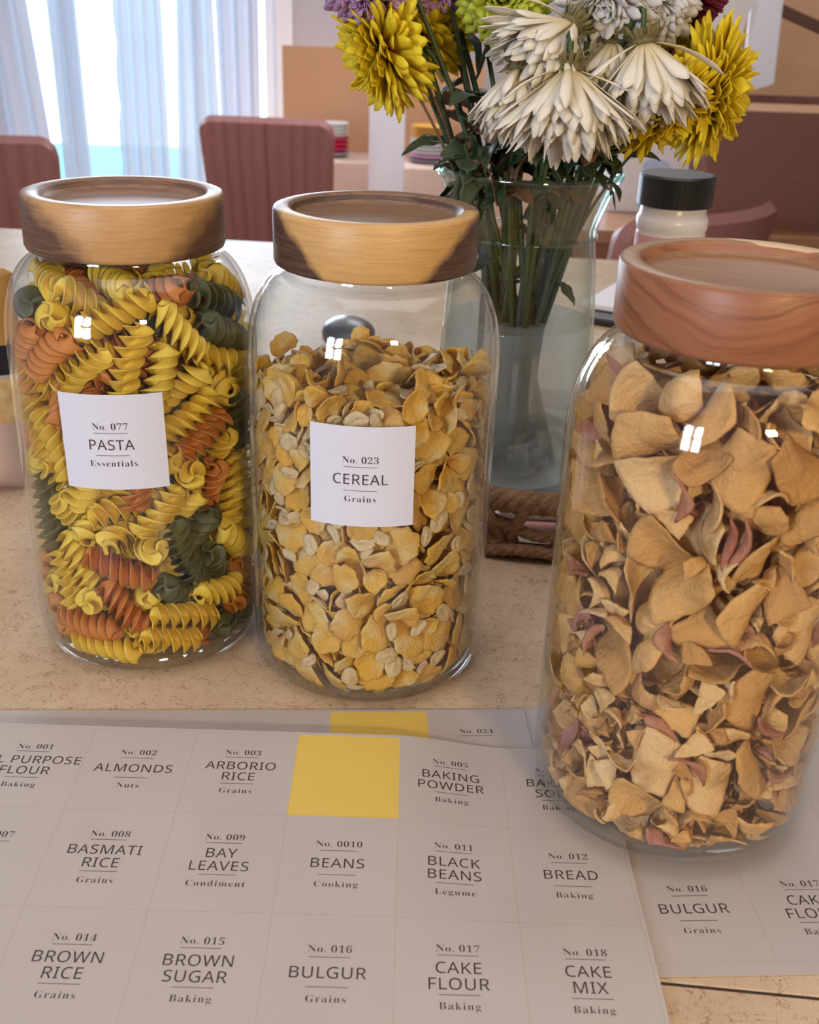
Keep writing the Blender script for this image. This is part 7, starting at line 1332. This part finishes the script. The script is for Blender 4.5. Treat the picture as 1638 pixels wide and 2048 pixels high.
# ============================================================ spice jar, bag, papers, pebble
pc = at(1353, 372, .85); capz = .1705
t = spice = thing('spice_jar', 'milky plastic spice jar with black screw cap and pink label behind the right jar', 'jar', (pc.x, .85, 0))
m_pet = plain('milky_plastic', (.80, .78, .84), .25, .02, 20)
mesh_obj('jar_body', *lathe([(0, .001), (.024, .001), (.0262, .004), (.0262, .1485), (.0258, .1505), (.0268, .152), (.0272, .157), (.0268, .160), (.0252, .162), (.0245, .168), (0, .168)], 64), m_pet, t)
cap = []; 
m_blk = plain('black_plastic', (.012, .012, .014), .28, .1, 30)
def cap_geo(R, z0, z1):
    n = 120; V, F = [], []
    pr = [(R, z0), (R, z1 - .0016), (R - .0016, z1), (0, z1)]
    for r, z in pr:
        for j in range(n):
            k = 1 - (.004 if j % 2 and r == R else 0); a = 2 * pi * j / n; V.append((r * k * cos(a), r * k * sin(a), z))
    for i in range(3):
        for j in range(n): q = (j + 1) % n; F.append((i * n + j, i * n + q, (i + 1) * n + q, (i + 1) * n + j))
    V.append((0, 0, z0)); b = len(V) - 1
    for j in range(n): F.append(((j + 1) % n, j, b))
    return V, F
o = mesh_obj('black_cap', *cap_geo(.0283, capz - .0015, capz + .0205), m_blk, t, False); o['label'] = 'black ribbed screw cap'
mesh_obj('pink_label', *[lambda g: g][0](lathe([(.02635, .118), (.02650, .118), (.02650, .1480), (.02635, .1480)], 64, True)), plain('pink_label', (.72, .36, .42), .5, .03, 30), t)
V, F = [], []
for k in range(9):
    a0 = -2.2 + .075 * k
    b = len(V)
    for z in (.1425, .1440):
        for a in (a0, a0 + .045): V.append((.0267 * cos(a), .0267 * sin(a), z))
    F.append((b, b + 1, b + 3, b + 2))
mesh_obj('label_print', V, F, m_ink, t, False)

spice.scale = (1, 1, 1.015)
# package at the left edge
x = M('snack_package'); sp_ = x.node('ShaderNodeSeparateXYZ'); x.link(x.coord(), sp_.inputs[0]); Zc = sp_.outputs[2]
ck = x.ramp(x.noise(x.coord(), 90, 6, .65).outputs[0], [(.35, (.62, .30, .09)), (.55, (.80, .58, .28)), (.75, (.86, .72, .46))])
lv = x.ramp(Zc, [(0, (.60, .44, .36)), (.0488, (.035, .02, .025)), (.0505, (.5, .5, .5)), (.0800, (.030, .025, .04)), (.0985, (.62, .33, .10))], 'CONSTANT')
isck = x.math('MULTIPLY', x.math('GREATER_THAN', Zc, .0505), x.math('LESS_THAN', Zc, .0800))
x.base(x.mix(isck, lv, ck)); x.set(Roughness=.16); x.bump(x.noise(x.coord(), 26, 2).outputs[0], .35, .006)
bp = onz(46, 999)
V, F = [], []
nx, nz, D = 24, 20, .055
for s in (-1, 1):
    for i in range(nz + 1):
        for j in range(nx + 1):
            u, v_ = j / nx, i / nz; b = (sin(pi * u) ** .5) * (min(1, v_ * 9) ** .6) * (sin(pi * min(1, .5 + .5 * (1 - v_))) if v_ > .5 else 1) ** .7
            V.append((-.17 * (1 - u), s * D * .5 * b, .145 * v_))
q = (nx + 1) * (nz + 1)
for i in range(nz):
    for j in range(nx):
        a = i * (nx + 1) + j; f = (a, a + 1, a + nx + 2, a + nx + 1); F.append(f); F.append(tuple(q + k for k in f[::-1]))
o = mesh_obj('snack_package', V, F, x.m, loc=(bp.x + .004, bp.y + .02, 0)); o.rotation_euler = (0, 0, radians(4)); tag(o, 'glossy tan package with cracker picture cut off at the left edge', 'package')

# papers and dark tablet behind the vase
o = mesh_obj('dark_tablet', *box(-.03, .10, -.13, .10, 0, .009), m_blk, loc=(.262, 1.235, 0), smooth=False); bevel(o, .003); o.rotation_euler = (0, 0, radians(-28)); tag(o, 'flat black tablet lying under the white paper behind the vase', 'tablet')
o = mesh_obj('folded_paper', *box(-.028, .09, -.125, .09, 0, .006), m_white, loc=(.262, 1.262, .0095), smooth=False); bevel(o, .001); o.rotation_euler = (0, 0, radians(-28)); tag(o, 'folded white paper lying on the black tablet behind the vase', 'paper')
pp = onz(697, 662, .018)
bm = bmesh.new(); bmesh.ops.create_uvsphere(bm, u_segments=32, v_segments=20, radius=1)
V = [(v.co.x * .0255 * (1 + .08 * v.co.y), v.co.y * .034, v.co.z * .0155 * (1 - .12 * v.co.x)) for v in bm.verts]; F = [tuple(v.index for v in f.verts) for f in bm.faces]; bm.free()
o = mesh_obj('dark_stone', V, F, plain('slate_grey', (.045, .05, .07), .3, .1, 40), loc=(pp.x, pp.y, .0155)); tag(o, 'smooth dark grey oval stone seen through the top of the cereal jar', 'stone')
